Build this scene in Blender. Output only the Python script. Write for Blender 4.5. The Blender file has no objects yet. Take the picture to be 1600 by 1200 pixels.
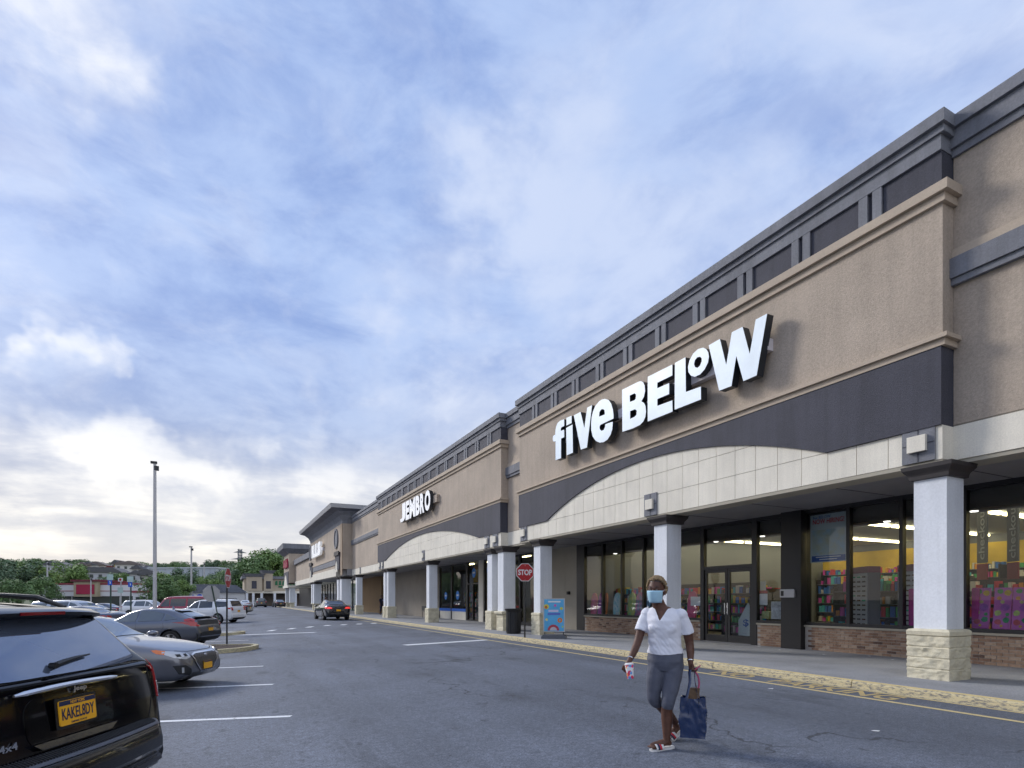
import bpy, bmesh, math, random
from mathutils import Vector, Matrix, noise
from mathutils.bvhtree import BVHTree
from mathutils.geometry import tessellate_polygon
R = math.radians
random.seed(7)
S = bpy.context.scene
COL = S.collection

# ---------------------------------------------------------------- camera
TH = math.atan(447 / 900.0)                 # the shop row recedes 26.4 degrees left of the view axis
CAMH = 1.45
cam_d = bpy.data.cameras.new('camera')
cam = bpy.data.objects.new('camera', cam_d); COL.objects.link(cam)
cam.location = (0, 0, CAMH)
cam.rotation_euler = (R(90), 0, -TH)
cam_d.sensor_width = 36; cam_d.lens = 36 * 900 / 1600
cam_d.shift_y = 337 / 1600
cam_d.clip_start = 0.1; cam_d.clip_end = 6000
S.camera = cam

# ---------------------------------------------------------------- sky and sun
SUN_AZ, SUN_EL = R(-30), R(29)              # azimuth from +Y (minus = towards -X)
world = bpy.data.worlds.new('World'); S.world = world; world.use_nodes = True
nt = world.node_tree; nt.nodes.clear()
def N(t, **k):
    n = nt.nodes.new(t)
    for a, v in k.items(): setattr(n, a, v)
    return n
def LK(a, b): nt.links.new(a, b)
def MATH(op, a, b=None, c=None, clamp=False):
    n = nt.nodes.new('ShaderNodeMath'); n.operation = op; n.use_clamp = clamp
    for i, v in enumerate((a, b, c)):
        if v is None: continue
        if isinstance(v, (int, float)): n.inputs[i].default_value = v
        else: nt.links.new(v, n.inputs[i])
    return n.outputs[0]
def MIXC(fac, a, b, bt='MIX'):
    n = nt.nodes.new('ShaderNodeMix'); n.data_type = 'RGBA'; n.blend_type = bt
    for i, v in ((0, fac), (6, a), (7, b)):
        if isinstance(v, (int, float)): n.inputs[i].default_value = v
        elif isinstance(v, tuple): n.inputs[i].default_value = (*v, 1)
        else: nt.links.new(v, n.inputs[i])
    return n.outputs[2]
def SMOOTH(x, lo, hi):
    n = nt.nodes.new('ShaderNodeMapRange'); n.interpolation_type = 'SMOOTHSTEP'
    nt.links.new(x, n.inputs[0]); n.inputs[1].default_value = lo; n.inputs[2].default_value = hi
    return n.outputs[0]
sky = N('ShaderNodeTexSky', sky_type='NISHITA', sun_disc=False)
sky.sun_elevation = SUN_EL; sky.sun_rotation = SUN_AZ; sky.air_density = 1.0; sky.dust_density = 1.0; sky.ozone_density = 1.2
tc = N('ShaderNodeTexCoord')
sep = N('ShaderNodeSeparateXYZ'); LK(tc.outputs['Generated'], sep.inputs[0])
den = MATH('ADD', MATH('MAXIMUM', sep.outputs[2], 0.0), 0.17)
pu = MATH('DIVIDE', sep.outputs[0], den); pv = MATH('DIVIDE', sep.outputs[1], den)
pc = N('ShaderNodeCombineXYZ'); LK(pu, pc.inputs[0]); LK(pv, pc.inputs[1])
def cloud(scale, loc, detail, rough, dist, sx=1.0, rot=0.0):
    mp = N('ShaderNodeMapping'); LK(pc.outputs[0], mp.inputs[0])
    mp.inputs['Location'].default_value = loc; mp.inputs['Rotation'].default_value = (0, 0, rot)
    mp.inputs['Scale'].default_value = (scale * sx, scale, 1)
    n = N('ShaderNodeTexNoise'); LK(mp.outputs[0], n.inputs['Vector'])
    n.inputs['Scale'].default_value = 1; n.inputs['Detail'].default_value = detail
    n.inputs['Roughness'].default_value = rough; n.inputs['Distortion'].default_value = dist
    return n.outputs['Fac']
def puff(scale, loc, detail, rough, dist, zs=1.7):      # cloud texture on the dome itself
    mp = N('ShaderNodeMapping'); LK(tc.outputs['Generated'], mp.inputs[0]); mp.inputs['Location'].default_value = loc
    mp.inputs['Rotation'].default_value = (0, 0, R(-20)); mp.inputs['Scale'].default_value = (scale, scale, scale * zs)
    n = N('ShaderNodeTexNoise'); LK(mp.outputs[0], n.inputs['Vector'])
    n.inputs['Scale'].default_value = 1; n.inputs['Detail'].default_value = detail; n.inputs['Roughness'].default_value = rough; n.inputs['Distortion'].default_value = dist
    return n.outputs['Fac']
c1 = cloud(0.80, (3.1, 1.7, 0), 7, 0.60, 0.3, 1.15, R(-28))
c2 = puff(3.6, (2.3, 4.2, 2), 7, 0.56, 0.35)
c3 = puff(9.0, (1.4, 8.6, 5), 5, 0.58, 0.5)
sd = (math.sin(SUN_AZ) * math.cos(SUN_EL), math.cos(SUN_AZ) * math.cos(SUN_EL), math.sin(SUN_EL))
def skydir(x, y):                            # a direction in the sky, given as seen from the viewpoint
    r = (x - 800) / 900; return Vector((math.sin(TH) + r * math.cos(TH), math.cos(TH) - r * math.sin(TH), (937 - y) / 900)).normalized()
wn_ = N('ShaderNodeTexNoise'); LK(tc.outputs['Generated'], wn_.inputs['Vector']); wn_.inputs['Scale'].default_value = 7.5; wn_.inputs['Detail'].default_value = 4; wn_.inputs['Roughness'].default_value = 0.6
wo_ = N('ShaderNodeVectorMath', operation='SUBTRACT'); LK(wn_.outputs['Color'], wo_.inputs[0]); wo_.inputs[1].default_value = (0.5, 0.5, 0.5)
wm_ = N('ShaderNodeVectorMath', operation='MULTIPLY_ADD'); LK(wo_.outputs[0], wm_.inputs[0]); wm_.inputs[1].default_value = (0.34, 0.34, 0.13); LK(tc.outputs['Generated'], wm_.inputs[2])
wd_ = N('ShaderNodeVectorMath', operation='NORMALIZE'); LK(wm_.outputs[0], wd_.inputs[0])
def lobe(x, y, deg):                         # a soft-edged bank or break in the cloud, deg = angular radius
    d = N('ShaderNodeVectorMath', operation='DOT_PRODUCT'); LK(wd_.outputs[0], d.inputs[0]); d.inputs[1].default_value = skydir(x, y)
    return MATH('POWER', MATH('MAXIMUM', d.outputs['Value'], 0.0), 0.69 / (1 - math.cos(R(deg))))
c4 = cloud(1.7, (0.6, 5.1, 3), 7, 0.58, 0.25, 0.75, R(-10))      # decks of cloud seen edge on, lower down
up = MATH('ADD', MATH('MULTIPLY', c1, 0.32), MATH('ADD', MATH('MULTIPLY', c2, 0.46), MATH('MULTIPLY', c3, 0.22)))
dn_ = MATH('ADD', MATH('MULTIPLY', c4, 0.62), MATH('ADD', MATH('MULTIPLY', c2, 0.18), MATH('MULTIPLY', c3, 0.20)))
low = SMOOTH(sep.outputs[2], 0.46, 0.06)     # nearer the horizon
fl = N('ShaderNodeMix'); fl.data_type = 'FLOAT'; LK(low, fl.inputs[0]); LK(up, fl.inputs[2]); LK(dn_, fl.inputs[3]); body = fl.outputs[0]
for x, y, deg, w in ((360, 330, 11, .045), (560, 260, 11, .03), (640, 420, 6, .035), (60, 430, 7, .06), (300, 470, 8, .05), (150, 600, 5, .05), (760, 60, 9, .02), (400, 640, 5, .05), (60, 620, 5, .09), (260, 570, 6, .08), (520, 540, 7, .05), (120, 460, 6, .05), (560, 640, 5, .04), (60, 300, 7, .04),
                     (170, 80, 4, -.07), (60, 130, 5, -.02), (880, 190, 5, -.05), (830, 280, 4, -.04), (860, 390, 4, -.06), (980, 330, 6, -.02), (110, 532, 2.6, -.23), (50, 522, 2.2, -.17), (185, 545, 2.0, -.18), (120, 690, 2.6, -.15), (230, 655, 2.8, -.20), (170, 730, 2.4, -.14), (310, 745, 2.4, -.16), (40, 640, 1.8, -.10), (375, 700, 2, -.09), (520, 760, 2.4, -.10), (440, 590, 2.0, -.10), (600, 720, 3, -.08), (480, 680, 2.4, -.07), (700, 590, 4, -.03)):
    body = MATH('ADD', body, MATH('MULTIPLY', lobe(x, y, deg), w))
body = MATH('ADD', body, MATH('MULTIPLY', low, 0.022))
thick = SMOOTH(body, 0.385, 0.58)            # 1 = thick grey-blue cloud, 0 = thin bright veil
wisp = SMOOTH(c3, 0.42, 0.70)
dp = N('ShaderNodeVectorMath', operation='DOT_PRODUCT'); LK(tc.outputs['Generated'], dp.inputs[0]); dp.inputs[1].default_value = sd
glow = MATH('POWER', MATH('MAXIMUM', dp.outputs['Value'], 0.0), 7.0)
veil = MIXC(low, (6.2, 7.2, 9.6), (8.6, 8.7, 9.1))
veil = MIXC(MATH('MULTIPLY', glow, 0.75), veil, (12.0, 11.7, 11.0))
c5 = puff(5.2, (6.1, 2.2, 7), 7, 0.60, 0.3, 2.2)
mott = SMOOTH(MATH('ADD', MATH('MULTIPLY', c5, 0.65), MATH('MULTIPLY', c4, 0.35)), 0.38, 0.62)
dark = MIXC(low, MIXC(mott, (2.75, 4.0, 7.5), (4.6, 6.0, 9.2)), MIXC(mott, (3.3, 4.05, 6.0), (5.7, 6.3, 7.8)))
lowr = SMOOTH(sep.outputs[2], 0.30, 0.05)
dark = MIXC(lowr, dark, MIXC(mott, (4.9, 5.1, 6.0), (7.0, 7.0, 7.4)))
veil = MIXC(lowr, veil, (10.8, 10.3, 9.6))
lit = SMOOTH(dp.outputs['Value'], 0.55, -0.75)   # cloud out of view, away from the sun, whitened to fill shaded faces
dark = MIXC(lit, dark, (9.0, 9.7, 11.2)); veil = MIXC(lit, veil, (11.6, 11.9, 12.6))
hor = SMOOTH(sep.outputs[2], 0.085, 0.0)
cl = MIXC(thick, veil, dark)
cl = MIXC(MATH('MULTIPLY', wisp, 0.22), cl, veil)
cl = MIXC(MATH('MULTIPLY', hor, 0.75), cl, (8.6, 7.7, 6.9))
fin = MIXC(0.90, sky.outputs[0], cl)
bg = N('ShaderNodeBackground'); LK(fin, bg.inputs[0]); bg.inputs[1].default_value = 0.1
wo = N('ShaderNodeOutputWorld'); LK(bg.outputs[0], wo.inputs[0])
sun_d = bpy.data.lights.new('sun', 'SUN'); sun_d.energy = 2.3; sun_d.angle = R(15); sun_d.color = (1, 0.96, 0.91)
sun = bpy.data.objects.new('sun', sun_d); COL.objects.link(sun)
sun.rotation_euler = Vector(sd).to_track_quat('Z', 'Y').to_euler()
S.cycles.use_adaptive_sampling = True; S.cycles.adaptive_threshold = 0.025; S.cycles.adaptive_min_samples = 16; S.cycles.max_bounces = 6; S.cycles.diffuse_bounces = 3; S.cycles.glossy_bounces = 3; S.cycles.transparent_max_bounces = 10; S.cycles.caustics_reflective = False; S.cycles.caustics_refractive = False
S.view_settings.view_transform = 'Standard'; S.view_settings.look = 'None'
S.view_settings.exposure = 0.08; S.view_settings.gamma = 1.0; S.view_settings.use_curve_mapping = False

# ---------------------------------------------------------------- materials
MATS = {}
def mat(name, col, rough=0.7, var=0.0, vs=2.0, bump=0.0, bs=60.0, metal=0.0, spec=0.5, coat=0.0, emit=None, es=0.0, fine=0.0, fs=90.0, col2=None, streak=0.0):
    if name in MATS: return MATS[name]
    m = bpy.data.materials.new(name); m.use_nodes = True; MATS[name] = m
    t = m.node_tree; b = t.nodes['Principled BSDF']
    b.inputs['Base Color'].default_value = (*col, 1); b.inputs['Roughness'].default_value = rough
    b.inputs['Metallic'].default_value = metal; b.inputs['Specular IOR Level'].default_value = spec
    b.inputs['Coat Weight'].default_value = coat; b.inputs['Coat Roughness'].default_value = 0.03
    if emit: b.inputs['Emission Color'].default_value = (*emit, 1); b.inputs['Emission Strength'].default_value = es
    if var or bump or fine:
        g = t.nodes.new('ShaderNodeNewGeometry')
        cur = None
        def noi(sc, det=4, ro=0.6):
            n = t.nodes.new('ShaderNodeTexNoise'); t.links.new(g.outputs['Position'], n.inputs['Vector'])
            n.inputs['Scale'].default_value = sc; n.inputs['Detail'].default_value = det; n.inputs['Roughness'].default_value = ro
            return n.outputs['Fac']
        if var or fine:
            dk = col2 if col2 else tuple(c * (1 - var) for c in col)
            lt = tuple(min(1, c * (1 + var * 0.6)) for c in col)
            mr = t.nodes.new('ShaderNodeMapRange'); t.links.new(noi(vs), mr.inputs[0]); mr.inputs[1].default_value = 0.3; mr.inputs[2].default_value = 0.7
            mx = t.nodes.new('ShaderNodeMix'); mx.data_type = 'RGBA'; t.links.new(mr.outputs[0], mx.inputs[0])
            mx.inputs[6].default_value = (*dk, 1); mx.inputs[7].default_value = (*lt, 1); cur = mx.outputs[2]
            if fine:
                m2 = t.nodes.new('ShaderNodeMapRange'); t.links.new(noi(fs, 2, 0.7), m2.inputs[0]); m2.inputs[1].default_value = 0.3; m2.inputs[2].default_value = 0.7
                m2.inputs[3].default_value = 1 - fine; m2.inputs[4].default_value = 1 + fine
                vm = t.nodes.new('ShaderNodeVectorMath'); vm.operation = 'SCALE'; t.links.new(cur, vm.inputs[0]); t.links.new(m2.outputs[0], vm.inputs['Scale']); cur = vm.outputs[0]
            if streak:                       # faint vertical rain streaks
                mp = t.nodes.new('ShaderNodeMapping'); mp.inputs['Scale'].default_value = (2.6, 2.6, 0.16); t.links.new(g.outputs['Position'], mp.inputs[0])
                n3 = t.nodes.new('ShaderNodeTexNoise'); t.links.new(mp.outputs[0], n3.inputs['Vector']); n3.inputs['Scale'].default_value = 1.6; n3.inputs['Detail'].default_value = 6; n3.inputs['Roughness'].default_value = 0.65
                m3 = t.nodes.new('ShaderNodeMapRange'); t.links.new(n3.outputs['Fac'], m3.inputs[0]); m3.inputs[1].default_value = 0.42; m3.inputs[2].default_value = 0.72; m3.inputs[3].default_value = 1.03; m3.inputs[4].default_value = 1 - streak
                v3 = t.nodes.new('ShaderNodeVectorMath'); v3.operation = 'SCALE'; t.links.new(cur, v3.inputs[0]); t.links.new(m3.outputs[0], v3.inputs['Scale']); cur = v3.outputs[0]
            t.links.new(cur, b.inputs['Base Color'])
        if bump:
            bp = t.nodes.new('ShaderNodeBump'); bp.inputs['Strength'].default_value = bump; bp.inputs['Distance'].default_value = 0.02
            t.links.new(noi(bs, 5, 0.7), bp.inputs['Height']); t.links.new(bp.outputs[0], b.inputs['Normal'])
    return m
def glass_mat(name, tint=(0.8, 0.84, 0.84), refl=1.0, ior=1.5):
    m = bpy.data.materials.new(name); m.use_nodes = True; MATS[name] = m
    t = m.node_tree; t.nodes.clear()
    o = t.nodes.new('ShaderNodeOutputMaterial'); mx = t.nodes.new('ShaderNodeMixShader')
    tr = t.nodes.new('ShaderNodeBsdfTransparent'); tr.inputs[0].default_value = (*tint, 1)
    gl = t.nodes.new('ShaderNodeBsdfGlossy'); gl.inputs['Roughness'].default_value = 0.0; gl.inputs[0].default_value = (refl, refl, refl, 1)
    fr = t.nodes.new('ShaderNodeFresnel'); fr.inputs[0].default_value = ior
    g = t.nodes.new('ShaderNodeNewGeometry'); bf = t.nodes.new('ShaderNodeMath'); bf.operation = 'SUBTRACT'; bf.inputs[0].default_value = 1; t.links.new(g.outputs['Backfacing'], bf.inputs[1])
    ml = t.nodes.new('ShaderNodeMath'); ml.operation = 'MULTIPLY'; t.links.new(fr.outputs[0], ml.inputs[0]); t.links.new(bf.outputs[0], ml.inputs[1]); t.links.new(ml.outputs[0], mx.inputs[0]); t.links.new(tr.outputs[0], mx.inputs[1]); t.links.new(gl.outputs[0], mx.inputs[2]); t.links.new(mx.outputs[0], o.inputs[0])
    return m
STUCCO = mat('tan_stucco', (0.485, 0.40, 0.318), 0.9, 0.15, 0.6, 0.45, 45, fine=0.12, fs=26, streak=0.09)
TRIM = mat('tan_trim', (0.53, 0.435, 0.335), 0.85, 0.08, 1.5, 0.2, 55, fine=0.06, fs=30)
GREY = mat('grey_trim', (0.215, 0.22, 0.245), 0.8, 0.12, 1.2, 0.35, 50, fine=0.10, fs=30, streak=0.22)
DARK = mat('dark_band', (0.066, 0.066, 0.086), 0.8, 0.16, 0.8, 0.35, 50, fine=0.12, fs=30, streak=0.18)
CREAM = mat('cream_tile', (0.82, 0.765, 0.65), 0.8, 0.10, 1.0, 0.2, 60, fine=0.07, fs=40, streak=0.08)
CREAMJ = mat('tile_joint', (0.30, 0.27, 0.22), 0.9)
WHITE = mat('white_plaster', (0.76, 0.78, 0.82), 0.8, 0.07, 1.2, 0.15, 50, fine=0.05, fs=25, streak=0.10)
CAPM = mat('capital_brown', (0.045, 0.038, 0.038), 0.6, 0.1, 3)
STONE = mat('painted_stone', (0.68, 0.62, 0.46), 0.85, 0.16, 5, 0.5, 45, fine=0.08, fs=60)
SOFF = mat('soffit', (0.30, 0.29, 0.30), 0.6, 0.1, 1.0)
SOFFE = mat('soffit_edge', (0.42, 0.38, 0.30), 0.8, 0.1, 1.0)
FRAME = mat('black_frame', (0.018, 0.017, 0.018), 0.4)
BRICKW = mat('beige_wall', (0.42, 0.38, 0.31), 0.85, 0.08, 1.2, 0.1, 40)  # beige paint of the walls between storefronts
MORTAR = mat('mortar', (0.42, 0.38, 0.34), 0.95, 0.1, 8)
BRK = [mat('brick_%s' % a, c, 0.85, 0.2, 14, 0.3, 80) for a, c in (('a', (0.30, 0.19, 0.125)), ('b', (0.36, 0.24, 0.165)), ('c', (0.25, 0.15, 0.10)), ('d', (0.40, 0.29, 0.21)), ('e', (0.13, 0.08, 0.06)))]
GLASS = glass_mat('shop_glass', (0.86, 0.88, 0.89), 0.95, 1.5)
BLACK = mat('black_paint', (0.012, 0.012, 0.013), 0.4)
CHROME = mat('chrome', (0.7, 0.7, 0.72), 0.12, metal=1.0)

# ---------------------------------------------------------------- mesh helpers
class MB:
    def __init__(s): s.v = []; s.f = []; s.mi = []; s.cur = 0
    def add(s, vs, fs):
        o = len(s.v); s.v += [tuple(v) for v in vs]; s.f += [tuple(i + o for i in f) for f in fs]; s.mi += [s.cur] * len(fs); return s
    def box(s, x0, x1, y0, y1, z0, z1, M=None):
        vs = [Vector((x, y, z)) for x in (x0, x1) for y in (y0, y1) for z in (z0, z1)]
        if M: vs = [M @ v for v in vs]
        return s.add(vs, [(0, 1, 3, 2), (4, 6, 7, 5), (0, 4, 5, 1), (2, 3, 7, 6), (0, 2, 6, 4), (1, 5, 7, 3)])
    def prism(s, poly, a, b, axis='x', M=None, holes=()):
        """polygon (2D) extruded along an axis from a to b, with holes"""
        def P(p, t):
            v = {'x': (t, p[0], p[1]), 'y': (p[0], t, p[1]), 'z': (p[0], p[1], t)}[axis]
            return M @ Vector(v) if M else Vector(v)
        rings = [list(poly)] + [list(h) for h in holes]
        flat = [p for r in rings for p in r]; n = len(flat)
        tris = tessellate_polygon([[Vector((p[0], p[1], 0)) for p in r] for r in rings])
        fs = [tuple(t) for t in tris] + [tuple(i + n for i in t[::-1]) for t in tris]
        o = 0
        for r in rings:
            m = len(r)
            for i in range(m): j = (i + 1) % m; fs.append((o + i, o + j, o + j + n, o + i + n))
            o += m
        return s.add([P(p, a) for p in flat] + [P(p, b) for p in flat], fs)
    def tube(s, pts, rad, n=8, cap=True):
        pts = [Vector(p) for p in pts]; k = len(pts)
        rad = rad if isinstance(rad, list) else [rad] * k
        o = len(s.v); up = None
        for i, p in enumerate(pts):
            d = (pts[min(i + 1, k - 1)] - pts[max(i - 1, 0)]).normalized()
            if up is None: up = d.orthogonal().normalized()
            up = (up - d * up.dot(d)).normalized(); w = d.cross(up)
            r = rad[i]; r = r if isinstance(r, (tuple, list)) else (r, r)
            for j in range(n):
                a = 2 * math.pi * j / n; s.v.append(tuple(p + up * (math.cos(a) * r[0]) + w * (math.sin(a) * r[1])))
        for i in range(k - 1):
            for j in range(n):
                jj = (j + 1) % n; s.f.append((o + i * n + j, o + i * n + jj, o + (i + 1) * n + jj, o + (i + 1) * n + j)); s.mi.append(s.cur)
        if cap: s.f += [tuple(o + j for j in range(n))[::-1], tuple(o + (k - 1) * n + j for j in range(n))]; s.mi += [s.cur] * 2
        return s
    def lathe(s, prof, n=16, M=None):
        """profile of (r,z) spun about z"""
        o = len(s.v)
        for r, z in prof:
            for j in range(n):
                a = 2 * math.pi * j / n; v = Vector((r * math.cos(a), r * math.sin(a), z)); s.v.append(tuple(M @ v if M else v))
        for i in range(len(prof) - 1):
            for j in range(n):
                jj = (j + 1) % n; s.f.append((o + i * n + j, o + i * n + jj, o + (i + 1) * n + jj, o + (i + 1) * n + j)); s.mi.append(s.cur)
        s.f += [tuple(o + j for j in range(n))[::-1], tuple(o + (len(prof) - 1) * n + j for j in range(n))]; s.mi += [s.cur] * 2
        return s
    def mesh(s, name, m, smooth=None):
        me = bpy.data.meshes.new(name); me.from_pydata([tuple(v) for v in s.v], [], s.f)
        for mm in (m if isinstance(m, (list, tuple)) else [m]): me.materials.append(mm)
        if isinstance(m, (list, tuple)) and len(m) > 1: me.polygons.foreach_set('material_index', s.mi)
        bm = bmesh.new(); bm.from_mesh(me); bmesh.ops.recalc_face_normals(bm, faces=bm.faces); bm.to_mesh(me); bm.free()
        if smooth is not None:
            me.polygons.foreach_set('use_smooth', [True] * len(me.polygons)); me.set_sharp_from_angle(angle=R(smooth))
        me.update(); return me
    def build(s, name, m, parent=None, smooth=None, **kw):
        return link(name, s.mesh(name, m, smooth), parent, **kw)
def link(name, me, parent=None, label=None, cat=None, group=None, kind=None, loc=None, M=None):
    o = bpy.data.objects.new(name, me); COL.objects.link(o)
    if parent: o.parent = parent
    tag(o, label, cat, group, kind)
    if M is not None: o.matrix_local = M
    if loc: o.location = loc
    return o
def tag(o, label=None, cat=None, group=None, kind=None):
    for k, v in (('label', label), ('category', cat), ('group', group), ('kind', kind)):
        if v: o[k] = v
    return o
def thing(name, label, cat, loc=(0, 0, 0), rz=0, group=None):
    o = link(name, None, None, label, cat, group); o.location = loc; o.rotation_euler = (0, 0, rz); return o
def copy_tree(o, parent=None):
    c = o.copy(); COL.objects.link(c)
    if parent: c.parent = parent
    for ch in o.children: copy_tree(ch, c)
    return c
SCR = bpy.data.scenes.new('scratch')          # evaluates helper objects without the whole scene
def evaluated(o):
    SCR.collection.objects.link(o); vl = SCR.view_layers[0]; vl.update()
    me = bpy.data.meshes.new_from_object(o.evaluated_get(vl.depsgraph)); return me
def text_mesh(txt, size, off=0.0, ext=0.0, align='CENTER'):
    cu = bpy.data.curves.new('txt', 'FONT'); cu.body = txt; cu.size = size; cu.offset = off; cu.extrude = ext; cu.align_x = align; cu.align_y = 'CENTER'; cu.resolution_u = 3
    o = bpy.data.objects.new('txt', cu)
    me = evaluated(o); bpy.data.objects.remove(o); bpy.data.curves.remove(cu); return me
def text_obj(name, txt, m, M, parent=None, w=None, hgt=None, off=0.0, ext=0.001, **kw):
    """flat lettering fitted to width w and height hgt, in the local XY plane of M"""
    me = text_mesh(txt, 1.0, off, ext)
    xs = [v.co.x for v in me.vertices]; ys = [v.co.y for v in me.vertices]
    cx, cy = (min(xs) + max(xs)) / 2, (min(ys) + max(ys)) / 2; sx = w / (max(xs) - min(xs)) if w else 1; sy = hgt / (max(ys) - min(ys)) if hgt else sx
    for v in me.vertices: v.co = M @ Vector(((v.co.x - cx) * sx, (v.co.y - cy) * sy, v.co.z))
    me.materials.clear(); me.materials.append(m)
    return link(name, me, parent, **kw)
def face_negx(x, y, z):   # local x -> -Y (left-to-right as read from the street), local y -> Z, normal -> -X
    return Matrix(((0, 0, -1, x), (-1, 0, 0, y), (0, 1, 0, z), (0, 0, 0, 1)))
SINT, COST = math.sin(TH), math.cos(TH)
def px_onX(x, y, X):      # photograph pixel -> real (Y, Z) on the plane X
    r = (x - 800) / 900; d = X / (SINT + r * COST); return ((COST - r * SINT) * d, CAMH + (937 - y) / 900 * d)
def at_depth(x, y, d):
    r = (x - 800) / 900; return Vector(((SINT + r * COST) * d, (COST - r * SINT) * d, CAMH + (937 - y) / 900 * d))
def ground(X):
    if X >= 5: return 0.0
    if X >= -1: return -0.27 * (5 - X) / 6
    if X >= -12: return -0.27 - 0.08 * (-1 - X) / 11
    return -0.35
# ================================================================ GROUND
def asphalt_mat():
    m = bpy.data.materials.new('asphalt'); m.use_nodes = True; t = m.node_tree; b = t.nodes['Principled BSDF']
    g = t.nodes.new('ShaderNodeNewGeometry')
    def noi(sc, det, ro, stretch=None):
        src = g.outputs['Position']
        if stretch:
            mp = t.nodes.new('ShaderNodeMapping'); mp.inputs['Scale'].default_value = stretch; t.links.new(src, mp.inputs[0]); src = mp.outputs[0]
        n = t.nodes.new('ShaderNodeTexNoise'); t.links.new(src, n.inputs['Vector']); n.inputs['Scale'].default_value = sc; n.inputs['Detail'].default_value = det; n.inputs['Roughness'].default_value = ro
        return n.outputs['Fac']
    def rng(x, a, b_, c, d):
        r = t.nodes.new('ShaderNodeMapRange'); r.interpolation_type = 'SMOOTHSTEP'; t.links.new(x, r.inputs[0])
        for i, v in enumerate((a, b_, c, d)): r.inputs[i + 1].default_value = v
        return r.outputs[0]
    def mul(a, c):
        n = t.nodes.new('ShaderNodeMath'); n.operation = 'MULTIPLY'; t.links.new(a, n.inputs[0]); t.links.new(c, n.inputs[1]); return n.outputs[0]
    patch = rng(noi(0.22, 5, 0.6), 0.3, 0.7, 0.80, 1.18)
    streak = rng(noi(0.5, 4, 0.55, (1.6, 0.12, 1)), 0.35, 0.7, 1.10, 0.84)
    stain = rng(noi(0.9, 5, 0.6, (1.0, 0.45, 1)), 0.57, 0.72, 1.0, 0.58)
    speck = rng(noi(55, 3, 0.8), 0.25, 0.75, 0.45, 1.6)
    grain = rng(noi(14, 3, 0.7), 0.3, 0.7, 0.82, 1.18)
    # wandering cracks, tar-sealed in places
    w1 = t.nodes.new('ShaderNodeTexNoise'); t.links.new(g.outputs['Position'], w1.inputs['Vector']); w1.inputs['Scale'].default_value = 0.9; w1.inputs['Detail'].default_value = 5
    wv = t.nodes.new('ShaderNodeVectorMath'); wv.operation = 'MULTIPLY_ADD'; t.links.new(w1.outputs['Color'], wv.inputs[0]); wv.inputs[1].default_value = (2.2, 2.2, 0); t.links.new(g.outputs['Position'], wv.inputs[2])
    vc = t.nodes.new('ShaderNodeTexVoronoi'); vc.feature = 'DISTANCE_TO_EDGE'; vc.inputs['Scale'].default_value = 0.17; t.links.new(wv.outputs[0], vc.inputs['Vector'])
    gate = rng(noi(0.35, 3, 0.6), 0.46, 0.55, 0.0, 0.62)
    ck = t.nodes.new('ShaderNodeMath'); ck.operation = 'SUBTRACT'; ck.inputs[0].default_value = 1.0; t.links.new(mul(rng(vc.outputs['Distance'], 0.0015, 0.0055, 1.0, 0.0), gate), ck.inputs[1])
    drip = rng(noi(3.2, 4, 0.6, (1.0, 0.7, 1)), 0.63, 0.72, 1.0, 0.58)
    skid = rng(noi(0.7, 5, 0.6, (2.4, 0.35, 1)), 0.60, 0.70, 1.0, 0.74)
    f = mul(mul(mul(mul(patch, streak), mul(stain, speck)), mul(grain, drip)), mul(ck.outputs[0], skid))
    v = t.nodes.new('ShaderNodeTexVoronoi'); t.links.new(g.outputs['Position'], v.inputs['Vector']); v.inputs['Scale'].default_value = 22
    pale = rng(v.outputs['Distance'], 0.05, 0.13, 1.0, 0.0)
    wn = t.nodes.new('ShaderNodeMath'); wn.operation = 'GREATER_THAN'; sp = t.nodes.new('ShaderNodeSeparateColor'); t.links.new(v.outputs['Color'], sp.inputs[0]); t.links.new(sp.outputs[0], wn.inputs[0]); wn.inputs[1].default_value = 0.72
    col = t.nodes.new('ShaderNodeVectorMath'); col.operation = 'SCALE'; col.inputs[0].default_value = (0.104, 0.118, 0.150); t.links.new(f, col.inputs['Scale'])
    mx = t.nodes.new('ShaderNodeMix'); mx.data_type = 'RGBA'; t.links.new(mul(pale, wn.outputs[0]), mx.inputs[0]); t.links.new(col.outputs[0], mx.inputs[6]); mx.inputs[7].default_value = (0.24, 0.25, 0.28, 1)
    t.links.new(mx.outputs[2], b.inputs['Base Color']); b.inputs['Roughness'].default_value = 0.78
    bp = t.nodes.new('ShaderNodeBump'); bp.inputs['Strength'].default_value = 0.5; bp.inputs['Distance'].default_value = 0.01
    t.links.new(noi(70, 4, 0.75), bp.inputs['Height']); t.links.new(bp.outputs[0], b.inputs['Normal'])
    return m
ASPH = asphalt_mat()
GRASSG = mat('far_ground', (0.07, 0.09, 0.04), 0.95, 0.3, 0.02)
mb = MB()
xs = [-75, -40, -12, -6, -1, 0.5, 2, 3.5, 5, 9.3]; ys = [-45] + [y for y in range(-20, 180, 20)] + [185]
for y in ys:
    for x in xs: mb.v.append((x, y, ground(x)))
nx = len(xs)
for j in range(len(ys) - 1):
    for i in range(nx - 1): mb.f.append((j * nx + i, j * nx + i + 1, (j + 1) * nx + i + 1, (j + 1) * nx + i)); mb.mi.append(0)
mb.build('parking_lot', ASPH, kind='structure', smooth=60)
MB().add([(-3000, -3000, -0.42), (3000, -3000, -0.42), (3000, 3000, -0.42), (-3000, 3000, -0.42)], [(0, 1, 2, 3)]).build('ground', GRASSG, kind='structure')
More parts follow.
